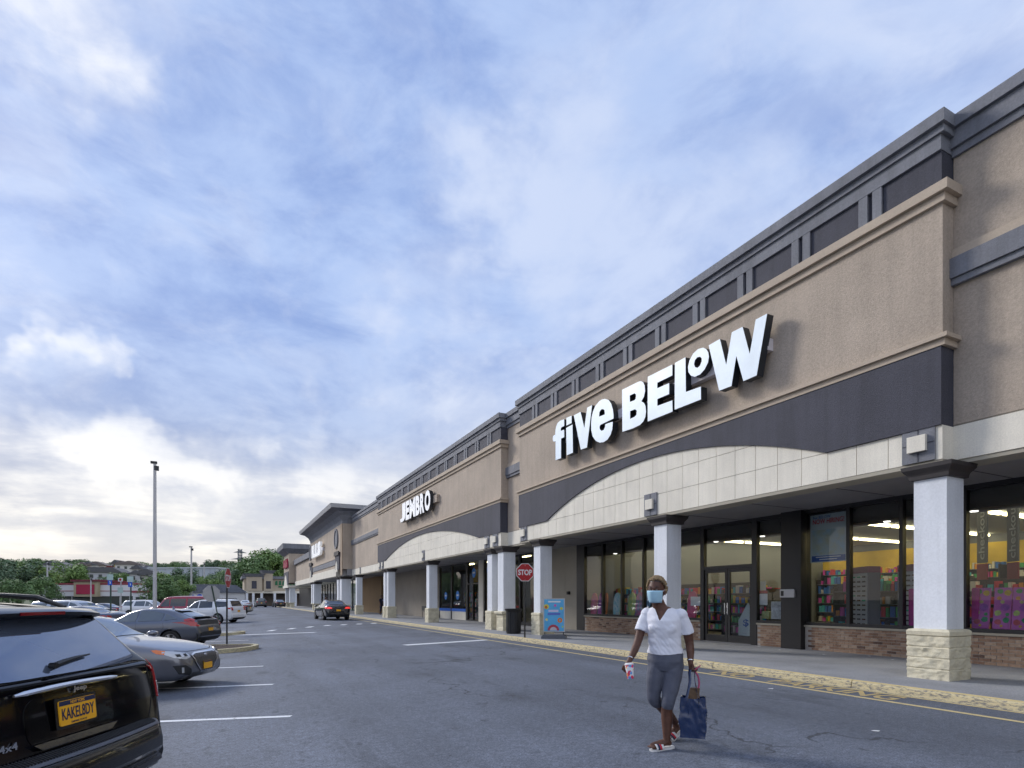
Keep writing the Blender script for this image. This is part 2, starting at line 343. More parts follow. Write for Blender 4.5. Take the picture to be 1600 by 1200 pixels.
# asphalt at the far end, past the shop row
MB().box(9.32, 60, 128, 186, -0.3, -0.006).build('far_road', ASPH, kind='structure')
WALK = mat('sidewalk_concrete', (0.29, 0.295, 0.31), 0.9, 0.22, 0.8, 0.3, 60, fine=0.18, fs=30)
def yellow_mat(name, wear, c=(0.62, 0.44, 0.13)):
    m = bpy.data.materials.new(name); m.use_nodes = True; t = m.node_tree; b = t.nodes['Principled BSDF']; b.inputs['Roughness'].default_value = 0.8
    g = t.nodes.new('ShaderNodeNewGeometry'); mx = t.nodes.new('ShaderNodeMix'); mx.data_type = 'RGBA'
    mp = t.nodes.new('ShaderNodeMapping'); mp.inputs['Scale'].default_value = (1, 0.45, 1.6); t.links.new(g.outputs['Position'], mp.inputs[0])
    n = t.nodes.new('ShaderNodeTexNoise'); t.links.new(mp.outputs[0], n.inputs['Vector']); n.inputs['Scale'].default_value = 24; n.inputs['Detail'].default_value = 6; n.inputs['Roughness'].default_value = 0.72
    r = t.nodes.new('ShaderNodeMapRange'); t.links.new(n.outputs['Fac'], r.inputs[0]); r.inputs[1].default_value = wear - 0.06; r.inputs[2].default_value = wear + 0.06
    t.links.new(r.outputs[0], mx.inputs[0]); mx.inputs[6].default_value = (*c, 1); mx.inputs[7].default_value = (0.19, 0.18, 0.165, 1); t.links.new(mx.outputs[2], b.inputs['Base Color'])
    return m
KERBY = yellow_mat('kerb_yellow', 0.535, (0.58, 0.49, 0.29)); LINEY = yellow_mat('line_yellow', 0.63, (0.62, 0.50, 0.25)); FADEY = yellow_mat('faded_yellow', 0.60, (0.50, 0.38, 0.17)); LINEW = yellow_mat('line_white', 0.62, (0.72, 0.73, 0.75))
MB().prism([(9.302, -0.05), (9.302, 0.1305), (13.8, 0.131), (13.8, -0.05)], -12, 129, 'y').build('sidewalk', WALK, kind='structure')
mb = MB()
for y in range(-12, 129, 3): mb.prism([(9.18, -0.05), (9.20, 0.095), (9.215, 0.116), (9.235, 0.126), (9.30, 0.128), (9.30, -0.05)], y, y + 2.985, 'y')
mb.build('kerb', KERBY, kind='structure')
mb = MB()
for y in range(-12, 129, 3): mb.prism([(9.222, 0.123), (9.225, 0.1335), (9.275, 0.1345), (9.275, 0.12)], y, y + 2.985, 'y')
mb.build('kerb_top_line', LINEY, kind='structure')
def marking(name, pts, w, m, h=0.004):
    """painted stripe along a polyline, laid on the ground"""
    mb = MB(); P = []
    for (a, b) in zip(pts[:-1], pts[1:]):
        k = max(2, int((Vector(b) - Vector(a)).length / 0.8))
        P += [Vector(a).lerp(Vector(b), i / k) for i in range(k)]
    P.append(Vector(pts[-1]))
    for i, p in enumerate(P):
        d = (P[min(i + 1, len(P) - 1)] - P[max(i - 1, 0)]).normalized(); q = Vector((-d.y, d.x)) * w / 2
        for s in (1, -1): e = p + q * s; mb.v.append((e.x, e.y, ground(e.x) + h))
    for i in range(len(P) - 1): mb.f.append((2 * i, 2 * i + 1, 2 * i + 3, 2 * i + 2)); mb.mi.append(0)
    return mb.build(name, m, kind='structure')
marking('yellow_line', [(8.43, -12), (8.43, 60)], 0.10, LINEY)
marking('yellow_gutter_line', [(9.10, -12), (9.10, 40)], 0.07, LINEY)
RT = Vector((COST, -SINT))                   # stall lines and parked cars run along this direction
FWD = Vector((SINT, COST))
for k in range(-2, 6):                       # angled stall lines
    end = Vector((0.82, 8.62 + 3.40 * k))
    if 2 < k < 5: continue
    marking('stall_line', [tuple(end), tuple(end - RT * 5.6)], 0.11, LINEW)
marking('stop_bar', [(8.35, 18.95), (5.1, 17.95)], 0.36, LINEW)
marking('lane_bar', [(3.7, 27.8), (-1.5, 31.0)], 0.30, LINEW)
for k in range(7): a = Vector((2.1, 32.0)).lerp(Vector((8.1, 35.4)), k / 6); marking('crossing_mark', [(a.x - 0.15, a.y - 0.5), (a.x + 0.15, a.y + 0.3)], 0.32, LINEW)
for k in range(6): a = Vector((0.8, 50 + 9 * k)); marking('stall_line', [tuple(a), tuple(a - RT * 5.0)], 0.11, LINEW)
for word, y0, y1 in (('PARKING', 7.15, 5.0), ('NO', 8.5, 7.65)):
    text_obj('pavement_lettering', word, FADEY, Matrix(((0, 1, 0, 8.80), (-1, 0, 0, (y0 + y1) / 2), (0, 0, 1, 0.004), (0, 0, 0, 1))), None, w=y0 - y1, hgt=0.46, off=0.02, ext=0.0006, kind='structure')

# ================================================================ SHOP ROW
WORLD_BASE = {}
def bthing(name, label, cat, base, group=None):
    o = thing(name, label, cat, base, 0, group); WORLD_BASE[o.name] = Vector(base); return o
def W(o):                                    # a direct child built in world coordinates
    o.location = -WORLD_BASE[o.parent.name]; return o
def bx(b, name, m, *a, **k): return W(MB().box(*a).build(name, m, b, **k))
ZT = (9.42, 9.22, 9.10, 8.85, 8.28, 7.98, 5.80, 5.62, 4.33, 3.77)
def arch_fn(yc, half, base, peak):
    rad = (half * half + (peak - base) ** 2) / (2 * (peak - base))
    def fn(y):
        d = abs(y - yc)
        return base if d >= half else base + math.sqrt(rad * rad - d * d) - (rad - (peak - base))
    return fn
def parapet_rail(b, x, y0, y1, e):
    bx(b, 'parapet_cap', GREY, x - 0.16, x + 0.5, y0 - e, y1 + e, 9.22, 9.42)
    bx(b, 'parapet_rail', GREY, x - 0.09, x + 0.45, y0 - e * 0.6, y1 + e * 0.6, 9.10, 9.217)
def bump_unit(b, X, y0, y1, first, n, yc, half, tile0, tw):
    e = 0.10
    parapet_rail(b, X, y0, y1, e)
    bx(b, 'frieze', GREY, X - 0.05, X + 0.5, y0, y1, 8.85, 9.098)
    bx(b, 'wall', STUCCO, X, X + 0.55, y0, y1, 5.62, 7.98)
    for z0, z1, p in ((8.12, 8.28, 0.13), (7.98, 8.117, 0.06), (5.73, 5.80, 0.12), (5.622, 5.727, 0.06)):
        bx(b, 'cornice', TRIM, X - p, X + 0.5, y0 - p, y1 + p, z0, z1)
    bx(b, 'parapet_backing', DARK, X + 0.02, X + 0.5, y0 + 0.01, y1 - 0.01, 8.282, 8.848)
    # dark panels and paired grey posts between them
    edges = [(first + 1.413 * k, first + 1.413 * k + 0.42) for k in range(n)]
    prev = y0
    for a, c in edges + [(y1, None)]:
        bx(b, 'parapet_panel', DARK, X - 0.004, X + 0.019, prev + 0.012, a - 0.012, 8.29, 8.84)
        if c is None: break
        bx(b, 'parapet_post', GREY, X - 0.045, X + 0.1, a, a + 0.165, 8.281, 8.849)
        bx(b, 'parapet_post', GREY, X - 0.045, X + 0.1, c - 0.165, c, 8.281, 8.849); prev = c
    fn = arch_fn(yc, half, 4.33, 5.37)
    m = MB(); ny = 90; ysl = sorted(set([y0, y1, yc - half, yc + half] + [y0 + (y1 - y0) * i / ny for i in range(ny + 1)]))
    m.prism([(y, fn(y)) for y in ysl] + [(y1, 5.621), (y0, 5.621)], X - 0.045, X + 0.45)
    W(m.build('arched_band', DARK, b))
    bx(b, 'fascia_backing', CREAMJ, X + 0.02, X + 0.45, y0 + 0.004, y1 - 0.004, 3.775, 4.33)
    m = MB(); ysl = [y for y in ysl if yc - half <= y <= yc + half]
    m.prism([(ysl[0], 4.32)] + [(y, max(4.321, fn(y) - 0.004)) for y in ysl] + [(ysl[-1], 4.32)], X + 0.021, X + 0.4); W(m.build('arch_backing', CREAMJ, b))
    # cream tiles
    k0 = math.ceil((y0 - tile0) / tw); cols = [tile0 + tw * k for k in range(k0, int((y1 - tile0) / tw) + 1)]
    cols = [y0 + 0.12] + [c for c in cols if y0 + 0.3 < c < y1 - 0.3] + [y1 - 0.12]
    for a, c in zip(cols[:-1], cols[1:]):
        for z0, z1 in ((3.77, 4.33), (4.33, 4.895), (4.895, 5.46)):
            tops = [(y, min(z1 - 0.006, fn(y) + 0.02 if z0 > 4 else z1)) for y in (a + 0.006 + (c - a - 0.012) * i / 5 for i in range(6))]
            if max(t for _, t in tops) < z0 + 0.03: continue
            pts = [(y, max(z0 + 0.006, t)) for y, t in tops]
            poly = [(pts[0][0], z0 + 0.005), (pts[-1][0], z0 + 0.005)] + pts[::-1]
            W(MB().prism(poly, X, X + 0.019).build('fascia_tile', CREAM, b))
    for a, c in ((y0 - 0.001, y0 + 0.118), (y1 - 0.118, y1 + 0.001)): bx(b, 'fascia_return', CREAM, X - 0.008, X + 0.44, a, c, 3.768, 4.328)
    bx(b, 'beam_underside', SOFFE, X + 0.004, X + 0.5, y0 + 0.002, y1 - 0.002, 3.70, 3.767)
def medallion(b, X, yc, w=0.52):
    mm = bx(b, 'medallion', GREY, X - 0.03, X + 0.01, yc - w / 2, yc + w / 2, 3.78, 4.385)
    MB().box(X - 0.036, X - 0.031, yc - 0.008, yc + 0.008, 3.79, 4.375).box(X - 0.0355, X - 0.031, yc - w / 2 + 0.01, yc + w / 2 - 0.01, 4.075, 4.09).build('joint', DARK, mm)
    pl = MB().prism([(yc - 0.145, 3.95), (yc + 0.145, 3.95), (yc + 0.145, 4.22), (yc - 0.145, 4.22)], X - 0.10, X - 0.0365).build('plaque', CREAM, mm)
def recess_unit(b, X, y0, y1):
    bx(b, 'parapet_cap', GREY, X - 0.16, X + 0.5, y0, y1, 9.222, 9.415)
    bx(b, 'parapet_rail', GREY, X - 0.10, X + 0.5, y0, y1, 8.93, 9.218)
    bx(b, 'frieze', GREY, X - 0.05, X + 0.5, y0, y1, 8.80, 8.926)
    bx(b, 'wall', STUCCO, X, X + 0.5, y0, y1, 4.36, 8.80)
    bx(b, 'string_course', TRIM, X - 0.04, X - 0.001, y0, y1, 7.10, 7.27)
    bx(b, 'grey_band', GREY, X - 0.12, X - 0.002, y0, y1, 6.77, 7.098)
    bx(b, 'grey_band', GREY, X - 0.08, X - 0.002, y0, y1, 6.66, 6.766)
    bx(b, 'fascia', CREAM, X - 0.02, X + 0.45, y0, y1, 3.77, 4.33)
    bx(b, 'fascia_groove', CREAMJ, X + 0.01, X + 0.45, y0, y1, 4.331, 4.359)
    bx(b, 'beam_underside', SOFFE, X, X + 0.5, y0, y1, 3.70, 3.767)
_stone = {}
def stone_base(w, hgt, key):
    """rock-faced painted block pier: four uneven courses and a smooth cap course"""
    if key in _stone: return _stone[key]
    bm = bmesh.new(); n = 22; per = []
    for s, (dx, dy) in enumerate(((1, 0), (0, 1), (-1, 0), (0, -1))):
        c = [(-1, -1), (1, -1), (1, 1), (-1, 1)][s]
        for i in range(n): per.append((c[0] * w / 2 + dx * w * i / n, c[1] * w / 2 + dy * w * i / n, i / n))
    rows = []; nz = 44; H = hgt
    for k in range(nz + 1):
        z = H * k / nz; cz = (z / (H / 4)) % 1.0; joint = min(cz, 1 - cz) < 0.05 and 0 < k < nz
        row = []
        for x, y, u in per:
            nn = noise.noise(Vector((x * 6 + key, y * 6, z * 8))) * 0.020 + noise.noise(Vector((x * 17, y * 17 + key, z * 20))) * 0.016 + noise.noise(Vector((x * 40, y * 40 + key, z * 46))) * 0.009
            edge = 0.5 + 0.5 * min(1, 6 * min(u, 1 - u))
            off = nn * edge * (0.45 if joint else 1) + (-0.004 if joint else 0.008)
            l = max(abs(x), abs(y)); row.append(bm.verts.new((x * (1 + off / l), y * (1 + off / l), z)))
        rows.append(row)
    m = len(per)
    for k in range(nz):
        for i in range(m): bm.faces.new((rows[k][i], rows[k][(i + 1) % m], rows[k + 1][(i + 1) % m], rows[k + 1][i]))
    bm.faces.new(rows[-1]); me = bpy.data.meshes.new('base'); bmesh.ops.recalc_face_normals(bm, faces=bm.faces); bm.to_mesh(me); bm.free()
    me.materials.append(STONE); me.polygons.foreach_set('use_smooth', [True] * len(me.polygons)); me.set_sharp_from_angle(angle=R(38)); _stone[key] = me; return me
COLX = 10.74
def column(b, yc, key=0, w=0.50, bw=0.63, xc=COLX):
    c = W(MB().box(xc - w / 2, xc + w / 2, yc - w / 2, yc + w / 2, 0.9, 3.60).build('column', WHITE, b))
    link('base', stone_base(bw, 0.72, key % 3), c, loc=(xc, yc, 0.125))
    h = bw / 2 + 0.012; m = MB()
    prof = [(h - 0.03, 0.845), (h, 0.86), (h + 0.005, 0.925), (h - 0.02, 0.955), (w / 2 + 0.004, 0.965)]
    for (a, z0), (d, z1) in zip(prof[:-1], prof[1:]):
        P = [(sx * r, sy * r, z) for r, z in ((a, z0), (d, z1)) for sx, sy in ((-1, -1), (1, -1), (1, 1), (-1, 1))]
        m.add([(xc + p[0], yc + p[1], p[2]) for p in P], [(i, (i + 1) % 4, (i + 1) % 4 + 4, i + 4) for i in range(4)])
    m.build('base_cap', STONE, c)
    m = MB(); h = w / 2; prof = [(h + 0.002, 3.46), (h + 0.05, 3.47), (h + 0.06, 3.53), (h + 0.075, 3.56), (h + 0.13, 3.63), (h + 0.14, 3.695), (0.01, 3.696)]
    for (a, z0), (d, z1) in zip(prof[:-1], prof[1:]):
        P = [(sx * r, sy * r, z) for r, z in ((a, z0), (d, z1)) for sx, sy in ((-1, -1), (1, -1), (1, 1), (-1, 1))]
        m.add([(xc + p[0], yc + p[1], p[2]) for p in P], [(i, (i + 1) % 4, (i + 1) % 4 + 4, i + 4) for i in range(4)])
    m.build('capital', CAPM, c)
    return c
# --- near unit: recess to the right, arched bump-out
XF = 10.55
u1 = bthing('shop_building', 'tan shop with wide cream arch, dark arched band and brick under its black framed windows', 'shop', (12, 12.9, 0.13))
bump_unit(u1, XF, 5.33, 20.55, 6.29, 10, 12.86, 5.48, 6.20, 0.5735)
for yc in (5.69, 12.58, 20.17): medallion(u1, XF, yc)
recess_unit(u1, 10.87, -9.0, 5.329)
column(u1, 5.49, 0); column(u1, 12.13, 1); column(u1, 19.0, 2)
recess_unit(u1, 10.87, 20.551, 22.289)
# --- second unit (six letter sign)
u2 = bthing('shop_building', 'tan shop beyond the connector with six letter sign and narrow looking cream arch', 'shop', (12, 33, 0.13))
bump_unit(u2, XF, 22.29, 44.5, 23.25, 15, 33.4, 8.75, 22.6, 0.5735)
for yc in (22.85, 23.75, 33.1, 43.0, 43.9): medallion(u2, XF, yc)
column(u2, 22.15, 1, 0.56, 0.80); column(u2, 23.35, 2); column(u2, 32.1, 0); column(u2, 41.4, 1); column(u2, 42.3, 2)
recess_unit(u2, 10.87, 44.501, 56.4)
column(u2, 52.6, 0)
medallion(u2, 10.86, 52.6)
for b, y0, y1 in ((u1, -9, 22.28), (u2, 22.3, 56.4)):
    bx(b, 'roof', GREY, 11.38, 40, y0, y1, 4.72, 8.75)
    bx(b, 'soffit', SOFF, 11.06, 13.9, y0, y1, 3.82, 4.3)
    bx(b, 'rear_wall', STUCCO, 39, 39.4, y0, y1, -0.3, 4.399)
# soffit panel joints and can lights along the covered walk
for k in range(24):
    y = 3.5 + 2.2 * k
    bx(u1 if y < 22 else u2, 'soffit_joint', FRAME, 11.1, 13.7, y, y + 0.012, 3.812, 3.8195)

# ---------------------------------------------------------------- storefront (plane X = 13.8)
XG = 13.80
def mull(b, y0, y1, z0=0.78, z1=3.82, m=FRAME, dx=0.07): return bx(b, 'mullion', m, XG - dx, XG + 0.07, y0, y1, z0, z1)
def pane(b, y0, y1, z0, z1, x=XG): return bx(b, 'window_pane', GLASS, x, x + 0.012, y0, y1, z0, z1)
SILLZ = 0.80
def rail(b, y0, y1, z0, z1, dx=0.06, name='window_rail', m=FRAME): return bx(b, name, m, XG - dx, XG + 0.06, y0, y1, z0, z1)
mulls = [(-0.05, 0.05), (3.3, 3.38), (6.50, 6.60), (7.75, 7.83), (8.99, 9.08)]
for a, c in mulls: mull(u1, a, c)
for (a, c), (d, e) in zip(mulls[:-1], mulls[1:]): pane(u1, c, d, 0.86, 3.72); rail(u1, c, d, 0.781, 0.86); rail(u1, c, d, 3.72, 3.82)
pane(u1, 9.08, 10.20, 0.86, 3.72); rail(u1, 9.08, 10.2, 0.781, 0.86); rail(u1, 9.08, 10.2, 3.72, 3.82)
bx(u1, 'clad_pillar', FRAME, XG - 0.22, XG + 0.2, 10.22, 10.83, 0.13, 3.82)
pane(u1, 10.84, 11.76, 0.86, 3.72); rail(u1, 10.83, 11.76, 0.781, 0.86); rail(u1, 10.83, 11.76, 3.72, 3.82)
mull(u1, 11.76, 11.94, 0.13); mull(u1, 13.82, 13.97, 0.13)
pane(u1, 11.94, 13.82, 2.50, 3.72); rail(u1, 11.94, 13.82, 3.72, 3.82); rail(u1, 11.94, 13.82, 2.40, 2.50)
for a, c, hs in ((11.95, 12.87, 1), (12.89, 13.81, -1)):
    d = W(MB().box(XG - 0.03, XG + 0.03, a, a + 0.09, 0.15, 2.395).box(XG - 0.03, XG + 0.03, c - 0.09, c, 0.15, 2.395).box(XG - 0.029, XG + 0.029, a + 0.09, c - 0.09, 0.15, 0.36).box(XG - 0.029, XG + 0.029, a + 0.09, c - 0.09, 2.29, 2.394).build('door', FRAME, u1))
    MB().box(XG, XG + 0.01, a + 0.09, c - 0.09, 0.36, 2.29).build('door_pane', GLASS, d)
    hy = c - 0.045 if hs > 0 else a + 0.045
    MB().tube([(XG - 0.031, hy, 1.0), (XG - 0.09, hy, 1.0), (XG - 0.09, hy, 1.35), (XG - 0.031, hy, 1.35)], 0.014, 6).build('handle', CHROME, d)
bx(u1, 'threshold', CHROME, XG - 0.10, XG + 0.1, 11.94, 13.82, 0.131, 0.149)
m2 = [(13.83, 13.96), (15.2, 15.28), (16.78, 16.87), (18.08, 18.17), (19.35, 19.44), (20.70, 21.30)]
for (a, c), (d, e) in zip(m2[:-1], m2[1:]):
    if d > 15: mull(u1, d, e, 0.78 if d < 20 else 0.13)
    else: mull(u1, d, e)
    pane(u1, c, d, 0.86, 3.72); rail(u1, c, d, 0.781, 0.86); rail(u1, c, d, 3.72, 3.82)
# low brick walls: mortar core, bricks as parts, sill
for a, c in ((-9, 10.215), (10.835, 11.755), (13.975, 20.695)):
    bx(u1, 'window_sill', SOFFE, XG - 0.10, XG + 0.1, a, c, 0.735, 0.780)
BM_ = MB().box(-0.055, 0.0, 0.0, 0.191, 0.0, 0.056).mesh('brick', BRK[0]); BMS = []
for mm in BRK: me = BM_.copy(); me.materials.clear(); me.materials.append(mm); BMS.append(me)
bricks = []; core = {}
for si, (a, c) in enumerate(((-9, 10.215), (10.835, 11.755), (13.975, 20.695))):
    core[si] = bx(u1, 'low_brick_wall', MORTAR, XG - 0.05, XG + 0.12, a, c, 0.131, 0.734)
    for r in range(9):
        y = a + (0.10 if r % 2 else 0.0)
        while y + 0.192 < c: bricks.append((si, y, 0.137 + r * 0.0664)); y += 0.2025
bricks.sort(key=lambda q: abs(q[1] - 8.0) if q[1] > 5.0 else 99)
rb = random.Random(3); rest = [MB() for _ in BRK]
for i, (si, y, z) in enumerate(bricks):
    k = rb.choices(range(5), (5, 5, 3, 3, 0.9))[0]; jx = rb.uniform(-0.004, 0.004)
    if i < 300: o = link('brick', BMS[k], core[si], loc=(XG - 0.005 + jx, y, z))
    else: rest[k].box(XG - 0.06 + jx, XG - 0.04, y, y + 0.191, z, z + 0.056)
allr = MB()
for k, q in enumerate(rest): allr.cur = k; allr.add(q.v, q.f)
W(allr.build('brickwork', BRK, u1, kind='stuff'))
# plain walls between storefronts
bx(u1, 'shop_wall', BRICKW, XG - 0.05, XG + 0.15, 21.305, 22.28, 0.131, 3.82)
bx(u2, 'shop_wall', BRICKW, XG - 0.05, XG + 0.15, 22.30, 25.0, 0.131, 3.82)
mull(u2, 25.0, 25.15, 0.13); pane(u2, 25.15, 26.7, 0.3, 3.72); mull(u2, 26.7, 26.85, 0.13); pane(u2, 26.85, 28.4, 0.3, 3.72); mull(u2, 28.4, 28.55, 0.13); pane(u2, 28.55, 30.2, 0.3, 3.72); mull(u2, 30.2, 30.35, 0.13); pane(u2, 30.35, 31.3, 0.3, 3.72); mull(u2, 31.3, 31.42, 0.13)
for a, c in ((25.15, 26.7), (26.85, 28.4), (28.55, 30.2), (30.35, 31.3)): rail(u2, a, c, 0.131, 0.3); rail(u2, a, c, 3.72, 3.82)
bx(u2, 'pilaster', CREAM, XG - 0.12, XG + 0.15, 31.43, 32.10, 0.131, 3.82)
mull(u2, 32.10, 32.3, 0.13); pane(u2, 32.3, 34.0, 0.2, 3.72); rail(u2, 32.3, 34.0, 0.131, 0.2); rail(u2, 32.3, 34, 2.4, 2.48); mull(u2, 33.1, 33.2, 0.2, 2.4); mull(u2, 34.0, 34.3, 0.13)
BLUE = mat('blue_strip', (0.01, 0.14, 0.62), 0.5)
for a, c in ((34.3, 36.85), (37.05, 39.3)):
    pane(u2, a, c, 0.85, 3.72); rail(u2, a, c, 3.72, 3.82); rail(u2, a, c, 0.68, 0.86, 0.08, 'blue_strip', BLUE); bx(u2, 'stall_riser', CREAM, XG - 0.05, XG + 0.1, a, c, 0.131, 0.679)
mull(u2, 36.85, 37.05, 0.13); mull(u2, 39.3, 39.5, 0.13)
bx(u2, 'shop_wall', mat('dark_tan_wall', (0.34, 0.30, 0.25), 0.85, 0.1, 0.8, 0.2, 40, fine=0.05), XG - 0.06, XG + 0.15, 39.5, 51.5, 0.131, 3.82)  # this wall is a darker tan of its own
for k in range(5):
    a = 51.5 + k * 0.98; mull(u2, a, a + 0.14, 0.13); pane(u2, a + 0.14, a + 0.98, 0.4, 3.72); rail(u2, a + 0.14, a + 0.98, 0.131, 0.4); rail(u2, a + 0.14, a + 0.98, 3.72, 3.82)
# ---------------------------------------------------------------- big channel-letter sign
FACEW = mat('letter_face', (0.74, 0.83, 0.91), 0.35, 0.10, 1.6, emit=(0.75, 0.88, 1.0), es=0.10)  # slight emission added to make the letter faces brighter
RETB = mat('letter_return', (0.02, 0.024, 0.03), 0.35)
RACE = mat('raceway', (0.74, 0.69, 0.70), 0.6)
LET = {   # outlines of the nine letters: name, origin, scale, outer, holes
 'f': ((860, 610), 10, [(80,1090),(80,790),(50,802),(35,770),(40,710),(75,690),(79,620),(90,560),(112,510),(150,475),(215,450),(215,556),(182,570),(163,592),(160,632),(215,614),(215,732),(166,752),(166,1058)], []),
 'i': ((860, 610), 10, [(245,588),(345,532),(351,972),(255,1015)], []),
 'i_dot': ((860, 610), 10, [(250,432),(331,394),(331,510),(250,550)], []),
 'v': ((860, 610), 10, [(365,390),(470,335),(530,590),(575,270),(650,230),(570,892),(475,926)], []),
 'e': ((860, 610), 10, [(986,440),(780,538),(768,570),(772,610),(800,632),(835,615),(854,570),(858,528),(974,488),(966,605),(940,690),(890,770),(830,808),(770,815),(710,790),(660,720),(638,620),(635,520),(645,410),(665,330),(700,245),(760,172),(805,142),(850,131),(910,150),(950,210),(975,300),(984,370)], [[(760,410),(765,340),(790,300),(820,290),(845,310),(850,375)]]),
 'B': ((960, 560), 10, [(120,490),(380,362),(415,356),(450,375),(472,425),(478,510),(460,600),(420,670),(462,696),(486,750),(493,830),(482,915),(450,985),(400,1038),(290,1092),(125,1147)], [[(240,580),(315,545),(338,565),(335,625),(310,655),(240,682)], [(245,825),(320,795),(350,818),(345,880),(310,915),(245,946)]]),
 'E': ((960, 560), 10, [(520,287),(905,95),(905,265),(670,380),(670,467),(855,385),(855,557),(670,635),(670,742),(905,655),(908,830),(520,986)], []),
 'L': ((960, 560), 10, [(945,70),(1110,-18),(1116,525),(1350,440),(1352,640),(940,802)], []),
 'o': ((1060, 480), 8.57, [(330,541),(372,560),(400,605),(408,660),(396,738),(350,832),(290,900),(220,932),(165,915),(134,868),(128,800),(148,712),(198,620),(262,560)], [[(285,662),(310,680),(312,730),(287,785),(255,812),(222,802),(208,762),(220,710),(250,672)]]),
 'W': ((1060, 480), 8.57, [(405,510),(555,425),(640,775),(715,335),(858,262),(955,625),(1035,165),(1188,85),(1047,913),(870,990),(775,650),(710,1055),(545,1118)], [])}
XL = 10.20
sg = bthing('shop_sign', 'largest white channel letter sign, two words of uneven letters on the near tan wall', 'sign', (10.5, 13, 6.5))
for nm, (o, sc, outer, holes) in LET.items():
    fn = lambda p: px_onX(o[0] + p[0] / sc, o[1] + p[1] / sc, XL)
    P = [fn(p) for p in outer]; Hs = [[fn(p) for p in h] for h in holes]
    l = W(MB().prism(P, XL + 0.004, XL + 0.20, holes=Hs).build('letter', RETB, sg))
    c = Vector((sum(p[0] for p in P) / len(P), sum(p[1] for p in P) / len(P)))
    MB().prism(P, XL, XL + 0.0035, holes=Hs).build('letter_face', FACEW, l)
bx(sg, 'raceway', RACE, 10.38, 10.548, 8.6, 17.0, 6.80, 7.06)
# six-letter sign
sg = bthing('shop_sign', 'smaller white block letter sign of one word on the second tan wall', 'sign', (10.5, 33.5, 6.8))
FACE2 = mat('letter_face_white', (0.82, 0.83, 0.86), 0.4, emit=(1, 1, 1), es=0.25)
ly = [37.05, 35.75, 34.9, 33.62, 32.72, 31.85, 30.75]
for ch, a, c in zip('JEMBRO', ly[:-1], ly[1:]):
    M_ = face_negx(10.2, (a + c) / 2, 7.06)
    l = text_obj('letter', ch, RETB, face_negx(10.315, (a + c) / 2, 7.06), sg, w=(a - c) * 0.93, hgt=1.18, off=0.055, ext=0.11); W(l)
    text_obj('letter_face', ch, FACE2, face_negx(10.203, (a + c) / 2, 7.06), l, w=(a - c) * 0.92, hgt=1.17, off=0.052, ext=0.001)
bx(sg, 'raceway', STUCCO, 10.38, 10.548, 30.2, 36.8, 6.85, 7.25)

# ---------------------------------------------------------------- gabled unit with deep cornice
u3 = bthing('shop_building', 'tan tower front with deep flaring grey cornice and round wall ornaments', 'shop', (10.4, 68, 0.13))
TX, T0, T1 = 9.95, 56.5, 79.6
bx(u3, 'wall', STUCCO, TX, TX + 6, T0, T1, 4.4, 8.75)
bx(u3, 'corner_trim', mat('tan_corner', (0.36, 0.27, 0.19), 0.85, 0.08, 1), TX - 0.03, TX + 0.02, T0 - 0.03, T0 + 0.9, 3.78, 8.75)
m = MB(); prof = [(0.0, 8.75), (0.06, 9.1), (0.25, 9.5), (0.62, 9.85), (1.15, 10.05)]
def ring(o): return [(TX - o, T0 - o), (TX + 6.5, T0 - o), (TX + 6.5, T1 + o), (TX - o, T1 + o)]
for (a, z0), (c, z1) in zip(prof[:-1], prof[1:]):
    A, B = ring(a), ring(c); m.add([(x, y, z0) for x, y in A] + [(x, y, z1) for x, y in B], [(i, (i + 1) % 4, (i + 1) % 4 + 4, i + 4) for i in range(4)])
W(m.build('coved_soffit', GREY, u3, smooth=30))
m = MB(); A = ring(1.2); B = ring(1.3)
m.add([(x, y, 10.05) for x, y in A] + [(x, y, 10.42) for x, y in B] + [(x, y, 10.9) for x, y in ring(-2.0)], [(i, (i + 1) % 4, (i + 1) % 4 + 4, i + 4) for i in range(4)] + [(4 + i, 4 + (i + 1) % 4, (i + 1) % 4 + 8, i + 8) for i in range(4)] + [(8, 9, 10, 11), (3, 2, 1, 0)])
W(m.build('roof_edge', mat('pale_grey_metal', (0.42, 0.42, 0.43), 0.5, 0.06, 1), u3))
bx(u3, 'grey_band', GREY, TX - 0.06, TX - 0.001, 59.6, 77.0, 4.95, 5.5); bx(u3, 'string_course', TRIM, TX - 0.09, TX - 0.002, 59.6, 77.0, 5.52, 5.75)
bx(u3, 'fascia', CREAM, TX - 0.08, TX + 0.5, 59.6, 77.0, 3.8, 4.6)
for yc in (58.6, 78.2):
    for k in (0, 1):
        pass
    orn = W(MB().lathe([(0.01, 0), (1.0, 0), (1.0, 0.12), (0.8, 0.12), (0.8, 0.05), (0.01, 0.05)], 24, Matrix.Translation((TX - 0.005, yc + 1.0, 7.55)) @ Matrix.Rotation(R(-90), 4, 'Y')).build('round_ornament', GREY, u3))
    bx(u3, 'dark_panel', DARK, TX - 0.12, TX - 0.001, yc - 1.0, yc + 1.2, 4.4, 6.1); bx(u3, 'dark_panel_cap', CAPM, TX - 0.22, TX - 0.125, yc - 1.15, yc + 1.35, 5.8, 6.2)
    W(MB().prism([(yc - 0.45, 4.2), (yc + 0.65, 4.2), (yc + 0.4, 5.0), (yc + 0.1, 5.25), (yc - 0.2, 5.0)], TX - 0.2, TX - 0.121).build('cream_arch', CREAM, u3))
    for dy in (-0.75, 1.0): c = column(u3, yc + dy, 1, 0.9, 0.98, TX + 0.55)
bx(u3, 'soffit', SOFF, TX + 0.45, 13.9, T0, T1, 3.78, 4.39)
WOOD = mat('brown_slats', (0.30, 0.19, 0.09), 0.7, 0.1, 1)
